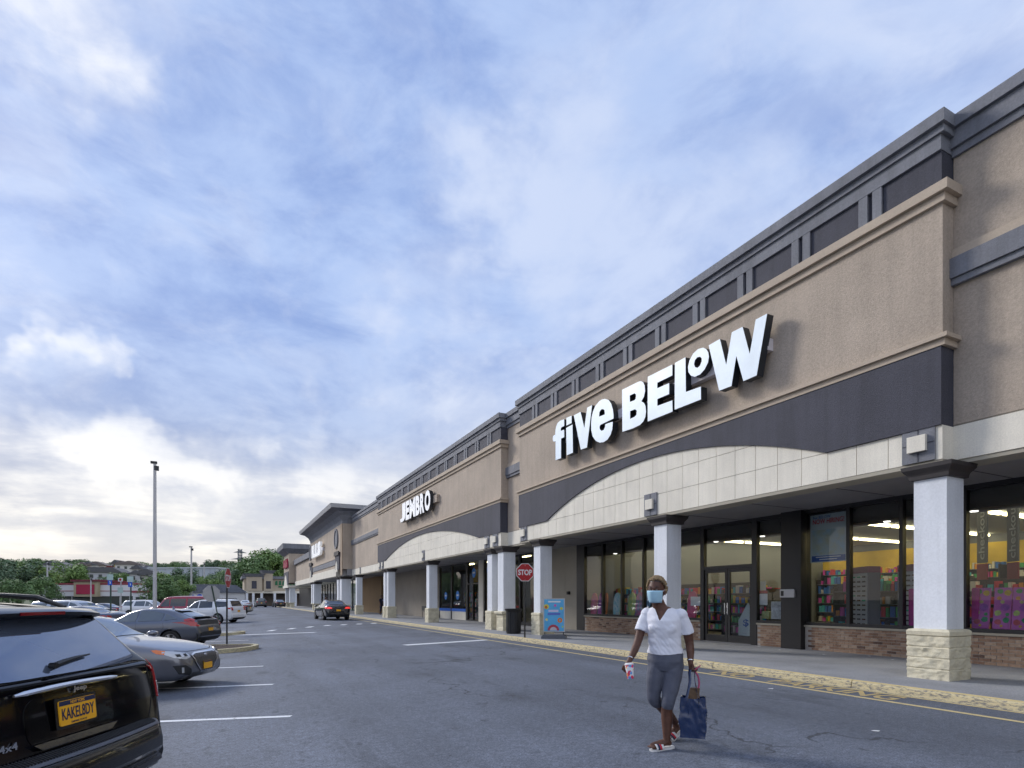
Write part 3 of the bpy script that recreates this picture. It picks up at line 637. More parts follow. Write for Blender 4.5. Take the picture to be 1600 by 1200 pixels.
bx(u3, 'slatted_wall', WOOD, XG - 0.1, XG + 0.1, 56.5, 66, 0.13, 3.78)
for k in range(5): mull(u3, 66 + 2.6 * k, 66.2 + 2.6 * k, 0.13, 3.78); pane(u3, 66.2 + 2.6 * k, 68.6 + 2.6 * k, 0.3, 3.78)
sg = bthing('shop_sign', 'small far white block letter sign under the deep grey cornice', 'sign', (9.9, 71.5, 7))
M_ = face_negx(9.62, 71.3, 7.3); l = text_obj('letter', 'ILLS', FACE2, M_, sg, w=7.4, hgt=1.55, off=0.05, ext=0.12); W(l)
bx(sg, 'raceway', RACE, 9.76, 9.948, 67.6, 75.0, 7.0, 7.4)
# ---------------------------------------------------------------- far end of the row
u4 = bthing('shop_building', 'low far tan shop wing with grey parapet past the cornice tower', 'shop', (11, 92, 0.13))
bx(u4, 'wall', STUCCO, 10.6, 16, 79.7, 104, 4.5, 7.3); bx(u4, 'parapet_cap', GREY, 10.3, 16, 79.7, 104, 7.31, 8.1); bx(u4, 'fascia', CREAM, 10.5, 13.9, 79.7, 104, 3.8, 4.49)
for k in range(9): mull(u4, 80 + 2.6 * k, 80.2 + 2.6 * k, 0.13, 3.8); pane(u4, 80.2 + 2.6 * k, 82.6 + 2.6 * k, 0.3, 3.8)
u5 = bthing('shop_building', 'far shop tower with flat grey cap and red sign at the end of the row', 'shop', (10, 109, 0.13))
bx(u5, 'wall', STUCCO, 9.6, 16, 104.5, 114, 4.3, 9.3); m = MB()
m.add([(9.6, 104.5, 9.3), (16, 104.5, 9.3), (16, 114, 9.3), (9.6, 114, 9.3), (8.6, 103.5, 10.1), (16.5, 103.5, 10.1), (16.5, 115, 10.1), (8.6, 115, 10.1), (8.5, 103.4, 10.9), (16.5, 103.4, 10.9), (16.5, 115, 10.9), (8.5, 115, 10.9)],
      [(i, (i + 1) % 4, (i + 1) % 4 + 4, i + 4) for i in range(4)] + [(4 + i, 4 + (i + 1) % 4, 8 + (i + 1) % 4, 8 + i) for i in range(4)] + [(8, 9, 10, 11)]); W(m.build('roof', GREY, u5))
bx(u5, 'dark_panel', DARK, 9.5, 9.598, 105, 113, 3.8, 6.3); W(MB().prism([(106.2, 3.9), (111.8, 3.9), (110.3, 5.3), (109, 5.8), (107.7, 5.3)], 9.42, 9.498).build('cream_arch', CREAM, u5)); bx(u5, 'fascia', CREAM, 9.4, 13.9, 104.5, 114, 3.5, 3.9)
for y in (105.3, 112.8): column(u5, y, 2, 0.9, 0.98, 10.2)
bx(u5, 'shop_wall', FRAME, 13.8, 14, 104, 128, 0.13, 3.8)
sg = bthing('shop_sign', 'magenta red script sign on the far end tower', 'sign', (9.5, 109, 7.5)); REDS = mat('sign_red', (0.36, 0.02, 0.06), 0.5)
m = MB(); rr = random.Random(5)
for k in range(7): y = 112.2 - k * 1.05; m.prism([(y, 7.0 + rr.uniform(-.2, .2)), (y - 0.85, 7.1 + rr.uniform(-.2, .2)), (y - 0.75, 8.2 + rr.uniform(-.4, .3)), (y - 0.15, 8.3 + rr.uniform(-.3, .3))], 9.3, 9.55)
W(m.build('letters', REDS, sg))
# shops that close the far end, facing the camera
u6 = bthing('shop_building', 'cream shop block closing the far end with green sign and grey hipped parapets', 'shop', (9, 141, -0.2))
FX0, FX1, FY = 3.6, 26, 140.0
CREAM2 = mat('cream_stucco', (0.50, 0.42, 0.32), 0.9, 0.08, 0.5)
bx(u6, 'wall', CREAM2, FX0, FX1, FY, FY + 14, 3.4, 6.1); bx(u6, 'parapet_cap', GREY, FX0 - 0.5, FX1, FY - 0.5, FY + 14, 6.11, 6.7)
bx(u6, 'fascia', CREAM, FX0 - 0.2, FX1, FY - 0.25, FY + 1.5, 2.9, 3.39); bx(u6, 'shop_wall', mat('dark_front', (0.16, 0.13, 0.11), 0.8, 0.3, 0.6), FX0, FX1, FY + 3, FY + 3.3, -0.3, 3.39)  # front wall in dark mottled brown
for x0, x1, zt in ((4.0, 7.2, 7.2), (7.6, 9.4, 8.0)):
    bx(u6, 'tower_wall', CREAM2, x0, x1, FY - 0.6, FY + 6, 3.4, zt - 0.7)
    m = MB().add([(x0 - .1, FY - .7, zt - .7), (x1 + .1, FY - .7, zt - .7), (x1 + .1, FY + 6, zt - .7), (x0 - .1, FY + 6, zt - .7), (x0 - .7, FY - 1.3, zt), (x1 + .7, FY - 1.3, zt), (x1 + .7, FY + 6, zt), (x0 - .7, FY + 6, zt)], [(i, (i + 1) % 4, (i + 1) % 4 + 4, i + 4) for i in range(4)] + [(4, 5, 6, 7)])
    W(m.build('tower_roof', GREY, u6)); bx(u6, 'dark_panel', DARK, (x0 + x1) / 2 - 0.5, (x0 + x1) / 2 + 0.5, FY - 0.65, FY - 0.601, 3.9, 5.6)
for x in (3.9, 5.2, 6.9, 9.6, 14): bx(u6, 'column', WHITE, x, x + 0.5, FY - 0.2, FY + 0.4, -0.3, 2.9)
sg = bthing('shop_sign', 'green block letter sign on the far cream shop wall', 'sign', (11, FY, 5))
GRN = mat('sign_green', (0.02, 0.16, 0.07), 0.5); m = MB()
for k in range(8): x = 9.9 + k * 0.75; m.prism([(x, 4.75), (x + 0.55, 4.75), (x + 0.5, 5.7), (x + 0.1, 5.65)], FY - 0.15, FY - 0.002, 'y')
m.box(10.6, 15, FY - 0.15, FY - 0.003, 4.2, 4.55); W(m.build('letters', GRN, sg))
import numpy as np
# ================================================================ VEHICLES
def pchip(pts):
    pts = sorted(pts); X = [p[0] for p in pts]; Y = [p[1] for p in pts]; n = len(X)
    d = [(Y[i + 1] - Y[i]) / (X[i + 1] - X[i]) for i in range(n - 1)]; m = [d[0]] + [0] * (n - 2) + [d[-1]]
    for i in range(1, n - 1):
        if d[i - 1] * d[i] > 0:
            w1 = 2 * (X[i + 1] - X[i]) + X[i] - X[i - 1]; w2 = X[i + 1] - X[i] + 2 * (X[i] - X[i - 1]); m[i] = (w1 + w2) / (w1 / d[i - 1] + w2 / d[i])
    def f(x):
        if x <= X[0]: return Y[0]
        if x >= X[-1]: return Y[-1]
        i = max(k for k in range(n - 1) if X[k] <= x); h = X[i + 1] - X[i]; t = (x - X[i]) / h
        return (2*t**3-3*t*t+1)*Y[i] + (t**3-2*t*t+t)*h*m[i] + (-2*t**3+3*t*t)*Y[i+1] + (t**3-t*t)*h*m[i+1]
    return f
def sstep(x, a, b): t = max(0, min(1, (x - a) / (b - a))); return t * t * (3 - 2 * t)
def car_body(L, top, belt, bot, wid, roofw, stations=None, sub=2):
    """loft of smooth cross-sections; returns a closed bmesh-ready (verts, faces)"""
    ft, fb, fo, fw, fr = pchip(top), pchip(belt), pchip(bot), pchip(wid), pchip(roofw)
    xs = stations
    if xs is None:
        base = [-L / 2 + L * i / 46 for i in range(47)]
        ends = [s * (L / 2 - e) for s in (-1, 1) for e in (0, .012, .03, .06, .09, .13, .18)]
        xs = sorted(set(round(v, 4) for v in base + ends + [p[0] for p in top]))
    rings = []
    for x in xs:
        w, zs, zt, zb, wt = fw(x), fb(x), ft(x), fo(x), fr(x)
        zs = min(zs, zt - 0.02); g = zt - zs; k = sstep(g, 0.14, 0.36); hb = zs - zb
        hood = [(w * .95, zs), (w * .90, zs + .42 * g), (w * .80, zs + .68 * g), (w * .55, zs + .88 * g), (w * .28, zs + .97 * g), (0, zt)]
        ghs = [(w * .935, zs + .03 * g), (w * .90 * .5 + wt * .5, zs + .48 * g), (wt * 1.0, zs + .86 * g), (wt * .88, zs + .955 * g), (wt * .48, zt - .008), (0, zt)]
        half = [(0, zb), (w * .70, zb), (w * .90, zb + .03 * hb), (w * .965, zb + .16 * hb), (w * .985, zb + .40 * hb), (w * 1.0, zb + .66 * hb), (w * .99, zb + .86 * hb), (w * .965, zb + .97 * hb)]
        half += [(a[0] * (1 - k) + b[0] * k, a[1] * (1 - k) + b[1] * k) for a, b in zip(hood, ghs)]
        P = half; out = []                    # Catmull-Rom refinement of the half section
        for i in range(len(P) - 1):
            p0, p1, p2, p3 = P[max(i - 1, 0)], P[i], P[i + 1], P[min(i + 2, len(P) - 1)]
            if i == 0: p0 = (-P[1][0], P[1][1])
            if i == len(P) - 2: p3 = (-P[-2][0], P[-2][1])
            for j in range(sub):
                t = j / sub
                out.append(tuple(0.5 * (2 * p1[c] + (p2[c] - p0[c]) * t * 0.8 + (2 * p0[c] - 5 * p1[c] + 4 * p2[c] - p3[c]) * t * t * 0.0 + 0) if False else
                    (lambda m1, m2: (2*t**3-3*t*t+1)*p1[c] + (t**3-2*t*t+t)*m1 + (-2*t**3+3*t*t)*p2[c] + (t**3-t*t)*m2)(0.42*(p2[c]-p0[c]), 0.42*(p3[c]-p1[c])) for c in (0, 1)))
        out.append(P[-1])
        rings.append([(x, y, z) for y, z in out] + [(x, -y, z) for y, z in out[-2:0:-1]])
    n = len(rings[0]); v = [p for r in rings for p in r]; f = []
    for i in range(len(rings) - 1):
        for j in range(n): jj = (j + 1) % n; f.append((i * n + j, i * n + jj, (i + 1) * n + jj, (i + 1) * n + j))
    f.append(tuple(range(n))); o = (len(rings) - 1) * n; f.append(tuple(o + j for j in range(n))[::-1])
    return v, f
def body_mesh(v, f, m, wells=(), wr=0.37, W_=0.9):
    mb = MB(); mb.add(v, f); me = mb.mesh('body', m)
    if wells:
        cut = MB()
        for x in wells:
            for s in (-1, 1):
                a, b = sorted((s * (W_ - 0.26), s * (W_ + 0.3))); cut.add(*cyl_y(x, 0.35, a, b, wr, 28))
        cme = cut.mesh('cut', m); co = bpy.data.objects.new('cut', cme); bo = bpy.data.objects.new('b', me); SCR.collection.objects.link(co)
        md = bo.modifiers.new('b', 'BOOLEAN'); md.operation = 'DIFFERENCE'; md.object = co; md.solver = 'EXACT'
        me2 = evaluated(bo)
        bpy.data.objects.remove(co); bpy.data.objects.remove(bo); me = me2
        me.materials.clear(); me.materials.append(m)
    me.polygons.foreach_set('use_smooth', [True] * len(me.polygons)); me.set_sharp_from_angle(angle=R(42)); me.update()
    return me
def cyl_y(x, z, y0, y1, r, n):
    v = [(x + r * math.cos(2 * math.pi * i / n), y, z + r * math.sin(2 * math.pi * i / n)) for y in (y0, y1) for i in range(n)]
    return v, [(i, (i + 1) % n, (i + 1) % n + n, i + n) for i in range(n)] + [tuple(range(n)), tuple(range(n, 2 * n))[::-1]]
def patch(bvh, poly, axis, m, off=0.005, cell=0.08, sign=1, skirt=0.02, name='patch', parent=None, smooth=50, fit=False):
    """a panel whose outline is drawn flat and laid on the body: axis 'y' (x,z), 'x' (y,z), 'z' (x,y)"""
    bm = bmesh.new(); vs = [bm.verts.new((p[0], p[1], 0)) for p in poly]; bm.faces.new(vs)
    for ax in (0, 1):
        lo, hi = min(p[ax] for p in poly), max(p[ax] for p in poly); k = int((hi - lo) / cell)
        for i in range(1, k + 1):
            c = lo + (hi - lo) * i / (k + 1); co = (c, 0, 0) if ax == 0 else (0, c, 0); no = (1, 0, 0) if ax == 0 else (0, 1, 0)
            bmesh.ops.bisect_plane(bm, geom=bm.verts[:] + bm.edges[:] + bm.faces[:], plane_co=co, plane_no=no)
    nrm = {}
    last = None
    for v in bm.verts:
        a, b = v.co.x, v.co.y
        if axis == 'y': o, d = Vector((a, 3 * sign, b)), Vector((0, -sign, 0))
        elif axis == 'x': o, d = Vector((5 * sign, a, b)), Vector((-sign, 0, 0))
        else: o, d = Vector((a, b, 4)), Vector((0, 0, -1))
        h, n_, _, _ = bvh.ray_cast(o, d)
        if h is None: h, n_, _, _ = bvh.find_nearest(o + d * (2.0 if axis != 'x' else 2.6))
        if n_.dot(d) > 0: n_ = -n_
        v.co = h + n_ * off; nrm[v] = n_.copy()
    if fit or 'window' in name or 'windscreen' in name:      # glass lies on one smooth curved sheet
        ai = {'x': 0, 'y': 1, 'z': 2}[axis]; bi, ci = [i for i in range(3) if i != ai]; VS = list(bm.verts)
        Bq = np.array([[1, w.co[bi], w.co[ci], w.co[bi] ** 2, w.co[ci] ** 2, w.co[bi] * w.co[ci], w.co[bi] ** 2 * w.co[ci], w.co[bi] ** 4] for w in VS]); tq = np.array([w.co[ai] for w in VS])
        sol_ = np.linalg.lstsq(Bq, tq, rcond=None)[0]; pr = Bq @ sol_; ex = .004 * (1 if axis == 'z' else sign)
        for w, x_ in zip(VS, pr): w.co[ai] = x_ + ex
    be = [e for e in bm.edges if e.is_boundary]; r = bmesh.ops.extrude_edge_only(bm, edges=be)
    for v in r['geom']:
        if isinstance(v, bmesh.types.BMVert):
            q = min(nrm, key=lambda w: (w.co - v.co).length_squared); v.co -= nrm[q] * skirt
    bmesh.ops.recalc_face_normals(bm, faces=bm.faces); me = bpy.data.meshes.new(name); bm.to_mesh(me); bm.free()
    me.materials.append(m); me.polygons.foreach_set('use_smooth', [True] * len(me.polygons)); me.set_sharp_from_angle(angle=R(smooth))
    return link(name, me, parent)
def seam(bvh, pts, axis, m, w=0.007, sign=1, name='panel_seam', parent=None, off=0.0015):
    """a dark shut line laid along the body"""
    P = []
    for a, b in zip(pts[:-1], pts[1:]):
        k = max(2, int((Vector(b) - Vector(a)).length / 0.05)); P += [Vector(a).lerp(Vector(b), i / k) for i in range(k)]
    P.append(Vector(pts[-1])); mb = MB(); rows = []
    for i, p in enumerate(P):
        d = (P[min(i + 1, len(P) - 1)] - P[max(i - 1, 0)]).normalized(); q = Vector((-d.y, d.x)) * w / 2; row = []
        for s in (1, -1):
            e = p + q * s
            if axis == 'y': o, dd = Vector((e.x, 3 * sign, e.y)), Vector((0, -sign, 0))
            elif axis == 'x': o, dd = Vector((5 * sign, e.x, e.y)), Vector((-sign, 0, 0))
            else: o, dd = Vector((e.x, e.y, 4)), Vector((0, 0, -1))
            h, n_, _, _ = bvh.ray_cast(o, dd)
            if h is None: row = None; break
            if n_.dot(dd) > 0: n_ = -n_
            row.append(h + n_ * off)
        rows.append(row)
    for a, b in zip(rows[:-1], rows[1:]):
        if a and b: mb.add([a[0], a[1], b[1], b[0]], [(0, 1, 2, 3)])
    return mb.build(name, m, parent) if mb.f else None
TYRE = mat('tyre', (0.016, 0.016, 0.017), 0.85, bump=0.2, bs=60); RIMM = mat('alloy', (0.42, 0.42, 0.44), 0.3, metal=0.9); RIMD = mat('dark_alloy', (0.05, 0.05, 0.055), 0.35, metal=0.8)
CGLASS = mat('car_glass', (0.012, 0.014, 0.016), 0.02, spec=0.9, coat=0.6); SEAM = mat('shut_line', (0.006, 0.006, 0.007), 0.8)
CGLASSL = mat('car_glass_light', (0.06, 0.075, 0.085), 0.02, spec=1.0, coat=1.0)
PLAST = mat('black_plastic', (0.022, 0.023, 0.026), 0.55, bump=0.1, bs=200); LAMPR = mat('lamp_red', (0.40, 0.008, 0.012), 0.08, coat=1.0); LAMPC = mat('lamp_clear', (0.55, 0.56, 0.58), 0.08, coat=1.0, metal=0.3)
LAMPO = mat('lamp_amber', (0.75, 0.18, 0.03), 0.12, coat=1.0); PLY = mat('plate_gold', (0.95, 0.47, 0.02), 0.4); PLB = mat('plate_navy', (0.012, 0.02, 0.075), 0.4); WELL = mat('wheel_well', (0.008, 0.008, 0.008), 0.9)
LITR = mat('tail_lamp_lit', (0.5, 0.01, 0.02), 0.15, coat=1.0, emit=(1.0, 0.05, 0.04), es=0.8)
def paint(name, c, metal=0.35, rough=0.28): return mat('paint_' + name, c, rough, metal=metal, coat=1.0)
_wheel = {}
def wheel(parent, x, y, r, wd, sgn, rim=RIMM, key='a'):
    k = (key, round(r, 3), round(wd, 3), sgn, rim.name)
    if k not in _wheel:
        Mx = Matrix.Rotation(R(-90 * sgn), 4, 'X')
        t = MB().lathe([(r * .62, -wd / 2 + .01), (r * .70, -wd / 2), (r * .93, -wd / 2), (r * .985, -wd / 2 + .02), (r, -wd / 4), (r, wd / 4), (r * .985, wd / 2 - .02), (r * .93, wd / 2), (r * .70, wd / 2), (r * .655, wd / 2 - .012)], 36, Mx).mesh('tyre', TYRE, 35)
        m = MB(); m.lathe([(r * .66, wd / 2 - .015), (r * .67, wd / 2 - .006), (r * .61, wd / 2 - .008), (r * .59, wd / 2 - .07), (r * .57, wd / 2 - .10), (0.02, wd / 2 - .10)], 36, Mx)
        for i in range(5):
            a = 2 * math.pi * i / 5
            for da in (-.16, .16):
                q = a + da; p0 = Mx @ Vector((.06 * math.cos(a), .06 * math.sin(a), wd / 2 - .03)); p1 = Mx @ Vector((r * .63 * math.cos(q), r * .63 * math.sin(q), wd / 2 - .02)); m.tube([p0, p1], [(.035, .018), (.03, .014)], 6)
        m.lathe([(.075, wd / 2 - .06), (.075, wd / 2 - .018), (.05, wd / 2 - .012), (0.01, wd / 2 - .012)], 16, Mx); rm = m.mesh('rim', rim, 35)
        _wheel[k] = (t, rm)
    t, rm = _wheel[k]; w = link('wheel', t, parent, loc=(x, y, r)); link('rim', rm, w); return w
def mirror(parent, m, x, y, z, s): return MB().lathe([(.02, -.11), (.075, -.09), (.09, 0), (.075, .09), (.02, .11)], 12, Matrix.Translation((x, y + s * .12, z)) @ Matrix.Rotation(R(90), 4, 'X') @ Matrix.Scale(.75, 4, (0, 1, 0))).build('mirror', m, parent, smooth=60)
def bvh_of(me): bm = bmesh.new(); bm.from_mesh(me); b = BVHTree.FromBMesh(bm); bm.free(); return b
def rrect(x0, x1, z0, z1, r=0.03, n=4):
    P = []
    for cx, cz, a0 in ((x1 - r, z1 - r, 0), (x0 + r, z1 - r, 90), (x0 + r, z0 + r, 180), (x1 - r, z0 + r, 270)):
        for i in range(n + 1): a = R(a0 + 90 * i / n); P.append((cx + r * math.cos(a), cz + r * math.sin(a)))
    return P
def plate(parent, M, txt=None):
    p = MB().prism(rrect(-.152, .152, -.076, .076, .012), -.004, .004, 'z', M).build('number_plate', PLY, parent)
    MB().prism([(-.150, .046), (.150, .046), (.150, .074), (-.150, .074)], .0042, .005, 'z', M).build('plate_header', PLB, p)
    if txt: text_obj('plate_number', txt, PLB, M @ Matrix.Translation((0, -.006, .0055)), p, w=.27, hgt=.072, off=.016, ext=.0006)
    return p
def place(o, r, d, heading, extra=0.0):
    """r to the right and d ahead of the viewpoint; heading +1 = nose to the right along the stalls"""
    p = RT * r + FWD * d; a = math.atan2(RT.y, RT.x) + (0 if heading > 0 else math.pi) + extra
    o.location = (p.x, p.y, ground(p.x)); o.rotation_euler = (0, 0, a)
    # follow the cross slope of the lot
    slope = (ground(p.x + 0.8) - ground(p.x - 0.8)) / 1.6; ax = Vector((0, 1, 0)); q = Matrix.Rotation(-math.atan(slope), 4, ax) @ Matrix.Rotation(a, 4, 'Z'); o.rotation_euler = q.to_euler()
    return o
# ---- generic cars -------------------------------------------------------
def generic_car(kind, col, label, cat, group=None, detail=True, txt=None, lit=False, glass=None, rim=RIMM):
    G = glass or CGLASS; P = col
    t = thing('parked_car', label, cat, group=group)
    if kind == 'sedan':
        L, Wd, wr, wb = 4.75, .905, .325, (1.42, -1.38)
        top = [(2.375, .52), (2.36, .62), (2.30, .70), (2.1, .79), (1.6, .90), (1.0, .985), (.85, 1.01), (.05, 1.37), (-.3, 1.435), (-.7, 1.43), (-1.15, 1.345), (-1.75, 1.10), (-1.95, 1.085), (-2.2, 1.06), (-2.28, 1.0), (-2.345, .78), (-2.375, .6)]
        belt = [(2.375, .5), (2.2, .68), (1.4, .84), (.8, .90), (-1, .95), (-1.9, .99), (-2.25, .95), (-2.375, .57)]
        side = [[(.62, .955), (-.12, .965), (-.12, 1.345), (.02, 1.325)], [(-.20, .965), (-1.03, .985), (-.98, 1.285), (-.6, 1.355), (-.20, 1.355)], [(-1.10, .99), (-1.55, 1.02), (-1.08, 1.26)]]
        ws = [(.80, .56), (.13, .50), (.13, -.50), (.80, -.56)]; rw = [(-1.22, .46), (-1.68, .52), (-1.68, -.52), (-1.22, -.46)]
        seams = [[(.70, .34), (.72, .80), (.62, .93)], [(-.16, .26), (-.16, .95)], [(-1.02, .55), (-1.12, .8), (-1.06, .97)]]
        roofw = [(2.4, .6), (.9, .62), (0, .60), (-.7, .59), (-1.5, .60), (-2.4, .6)]
    elif kind == 'hatch':
        L, Wd, wr, wb = 4.5, .90, .33, (1.40, -1.30)
        top = [(2.25, .52), (2.23, .62), (2.15, .70), (1.9, .80), (1.3, .93), (.95, 1.0), (.10, 1.36), (-.3, 1.425), (-.8, 1.415), (-1.3, 1.33), (-1.9, 1.12), (-2.02, 1.085), (-2.10, 1.06), (-2.16, .92), (-2.22, .72), (-2.25, .6)]
        belt = [(2.25, .5), (2.1, .68), (1.3, .86), (.8, .91), (-1, .98), (-1.9, 1.01), (-2.15, .9), (-2.25, .57)]
        side = [[(.72, .955), (-.08, .975), (-.08, 1.335), (.08, 1.31)], [(-.16, .98), (-.98, 1.0), (-.98, 1.25), (-.6, 1.33), (-.16, 1.345)], [(-1.05, 1.005), (-1.5, 1.06), (-1.05, 1.235)]]
        ws = [(.88, .56), (.18, .50), (.18, -.50), (.88, -.56)]; rw = [(-1.38, .47), (-1.84, .55), (-1.84, -.55), (-1.38, -.47)]
        seams = [[(.78, .34), (.80, .80), (.70, .94)], [(-.12, .26), (-.12, .97)], [(-.98, .55), (-1.08, .8), (-1.02, .99)]]
        roofw = [(2.3, .6), (.9, .62), (0, .60), (-.8, .585), (-1.7, .62), (-2.3, .62)]
    elif kind == 'suv':
        L, Wd, wr, wb = 5.0, .985, .375, (1.45, -1.42)
        top = [(2.5, .70), (2.48, .88), (2.42, .98), (2.2, 1.06), (1.5, 1.13), (1.15, 1.16), (.45, 1.62), (.1, 1.72), (-.6, 1.76), (-1.6, 1.73), (-2.05, 1.68), (-2.12, 1.62), (-2.34, 1.18), (-2.40, 1.08), (-2.45, .75), (-2.5, .6)]
        belt = [(2.5, .68), (2.3, .93), (1.2, 1.05), (-1, 1.10), (-2.2, 1.13), (-2.4, 1.05), (-2.5, .57)]
        side = [[(.98, 1.12), (.12, 1.13), (.12, 1.62), (.40, 1.54)], [(.04, 1.13), (-.98, 1.15), (-.90, 1.60), (.04, 1.635)], [(-1.28, 1.16), (-2.05, 1.20), (-1.98, 1.54), (-1.12, 1.60)]]
        ws = [(1.10, .62), (.52, .56), (.52, -.56), (1.10, -.62)]; rw = None
        seams = [[(1.0, .45), (1.02, .95), (.95, 1.1)], [(.08, .40), (.08, 1.12)], [(-1.0, .72), (-1.15, .95), (-1.02, 1.14)]]
        roofw = [(2.5, .7), (1.2, .70), (.3, .68), (-1, .67), (-2.1, .66), (-2.5, .75)]
    else:   # van
        L, Wd, wr, wb = 5.2, 1.0, .36, (1.6, -1.55)
        top = [(2.6, .7), (2.58, .85), (2.5, 1.0), (2.1, 1.12), (1.7, 1.22), (1.05, 1.9), (.8, 2.0), (-.5, 2.06), (-2.3, 2.05), (-2.45, 1.98), (-2.55, 1.2), (-2.6, .6)]
        belt = [(2.6, .68), (2.3, .95), (1.5, 1.08), (-2.2, 1.10), (-2.5, 1.0), (-2.6, .55)]
        side = [[(1.45, 1.16), (.62, 1.17), (.62, 1.80), (1.0, 1.76)], [(.52, 1.17), (-.78, 1.17), (-.78, 1.82), (.52, 1.82)], [(-.95, 1.17), (-2.3, 1.17), (-2.3, 1.82), (-.95, 1.82)]]
        ws = [(1.62, .72), (1.12, .66), (1.12, -.66), (1.62, -.72)]; rw = None
        seams = [[(1.3, .45), (1.3, 1.15)], [(.56, .4), (.56, 1.9)], [(-.88, .4), (-.88, 1.9)]]
        roofw = [(2.6, .7), (1.2, .78), (-2.6, .80)]
    h = L / 2; bot = [(-h, .42), (-h + .25, .24), (-1.0, .19), (1.0, .19), (h - .25, .20), (h, .34)]
    wid = [(-h, Wd * .80), (-h + .06, Wd * .88), (-h + .3, Wd * .955), (-.9, Wd), (.8, Wd), (h - .5, Wd * .94), (h - .15, Wd * .80), (h - .04, Wd * .66), (h, Wd * .56)]
    if kind in ('van', 'suv'): wid = [(-h, Wd * .90), (-h + .06, Wd * .94), (-h + .3, Wd * .98), (0, Wd), (1, Wd), (h - .4, Wd * .95), (h - .1, Wd * .84), (h, Wd * .70)]
    v, f = car_body(L, top, belt, bot, wid, roofw, sub=2 if detail else 1)
    me = body_mesh(v, f, P, wb, wr + .045, Wd); bv = bvh_of(MB().add(v, f).mesh('tmp', P))
    link('body', me, t)
    for s in (1, -1):
        for q in side: patch(bv, q, 'y', G, .004, .12, s, name='side_window', parent=t)
        for q in seams: seam(bv, q, 'y', SEAM, sign=s, parent=t)
        mirror(t, P, .72 if kind != 'van' else 1.35, s * Wd * .93, 1.0 if kind in ('sedan', 'hatch') else 1.2, s)
        for x in wb: wheel(t, x, s * (Wd - .115), wr, .225, s, rim)
        patch(bv, [(wb[1] - .9, .19), (wb[1] - .5, .19), (wb[1] - .45, .30), (wb[1] - .85, .34)] if False else [(wb[0] - .5, .20), (wb[1] + .5, .20), (wb[1] + .52, .27), (wb[0] - .52, .27)], 'y', PLAST, .004, .3, s, name='sill', parent=t)
    patch(bv, ws, 'z', G, .004, .12, name='windscreen', parent=t)
    if rw: patch(bv, rw, 'z', G, .004, .12, name='rear_window', parent=t)
    else:
        z0, z1, yw = (1.22, 1.60, .62) if kind == 'suv' else (1.2, 1.82, .70)
        patch(bv, [(-yw, z0), (yw, z0), (yw * .9, z1), (-yw * .9, z1)], 'x', G, .004, .15, -1, name='rear_window', parent=t)
    low = kind in ('sedan', 'hatch'); zl = .82 if low else 1.0
    for s in (1, -1):
        tl = [(s * .42, zl), (s * .86 * Wd, zl - .01), (s * .89 * Wd, zl + .13), (s * .50, zl + .11)] if low else [(s * .66, zl - .08), (s * .88 * Wd, zl - .08), (s * .88 * Wd, zl + .14), (s * .66, zl + .14)]
        patch(bv, tl, 'x', LITR if lit else LAMPR, .012, .08, -1, name='taillight', parent=t)
        ty = [(-h + .12, zl), (-h + .42, zl + .05), (-h + .40, zl + .12), (-h + .13, zl + .13)]
        patch(bv, ty, 'y', LITR if lit else LAMPR, .010, .08, s, name='taillight', parent=t)
        hl = [(s * .40 * Wd, .60), (s * .74 * Wd, .64), (s * .80 * Wd, .74), (s * .44 * Wd, .68)] if low else [(s * .45, .78), (s * .80 * Wd, .80), (s * .82 * Wd, .96), (s * .48, .93)]
        patch(bv, hl, 'x', LAMPC, .012, .08, 1, name='headlight', parent=t)
    zg = (.36, .58) if low else (.50, .86)
    patch(bv, [(-.38, zg[0]), (.38, zg[0]), (.46, zg[1]), (-.46, zg[1])], 'x', PLAST, .010, .1, 1, name='grille', parent=t)
    patch(bv, [(-.70 * Wd, .28), (.70 * Wd, .28), (.78 * Wd, .40), (-.78 * Wd, .40)], 'x', PLAST, .010, .15, -1, name='rear_valance', parent=t)
    zp = .72 if kind == 'sedan' else (.68 if kind == 'hatch' else .86)
    hit = bv.ray_cast(Vector((-5, 0, zp)), Vector((1, 0, 0)))[0]
    plate(t, Matrix(((0, 0, -1, hit.x - .012), (-1, 0, 0, 0), (0, 1, 0, zp), (0, 0, 0, 1))), txt)
    if kind == 'suv':
        for s in (1, -1): MB().tube([(.1, s * .62, 1.74), (0, s * .62, 1.80), (-1.8, s * .62, 1.79), (-1.95, s * .62, 1.72)], .018, 6).build('roof_rail', PLAST, t)
    return t, bv
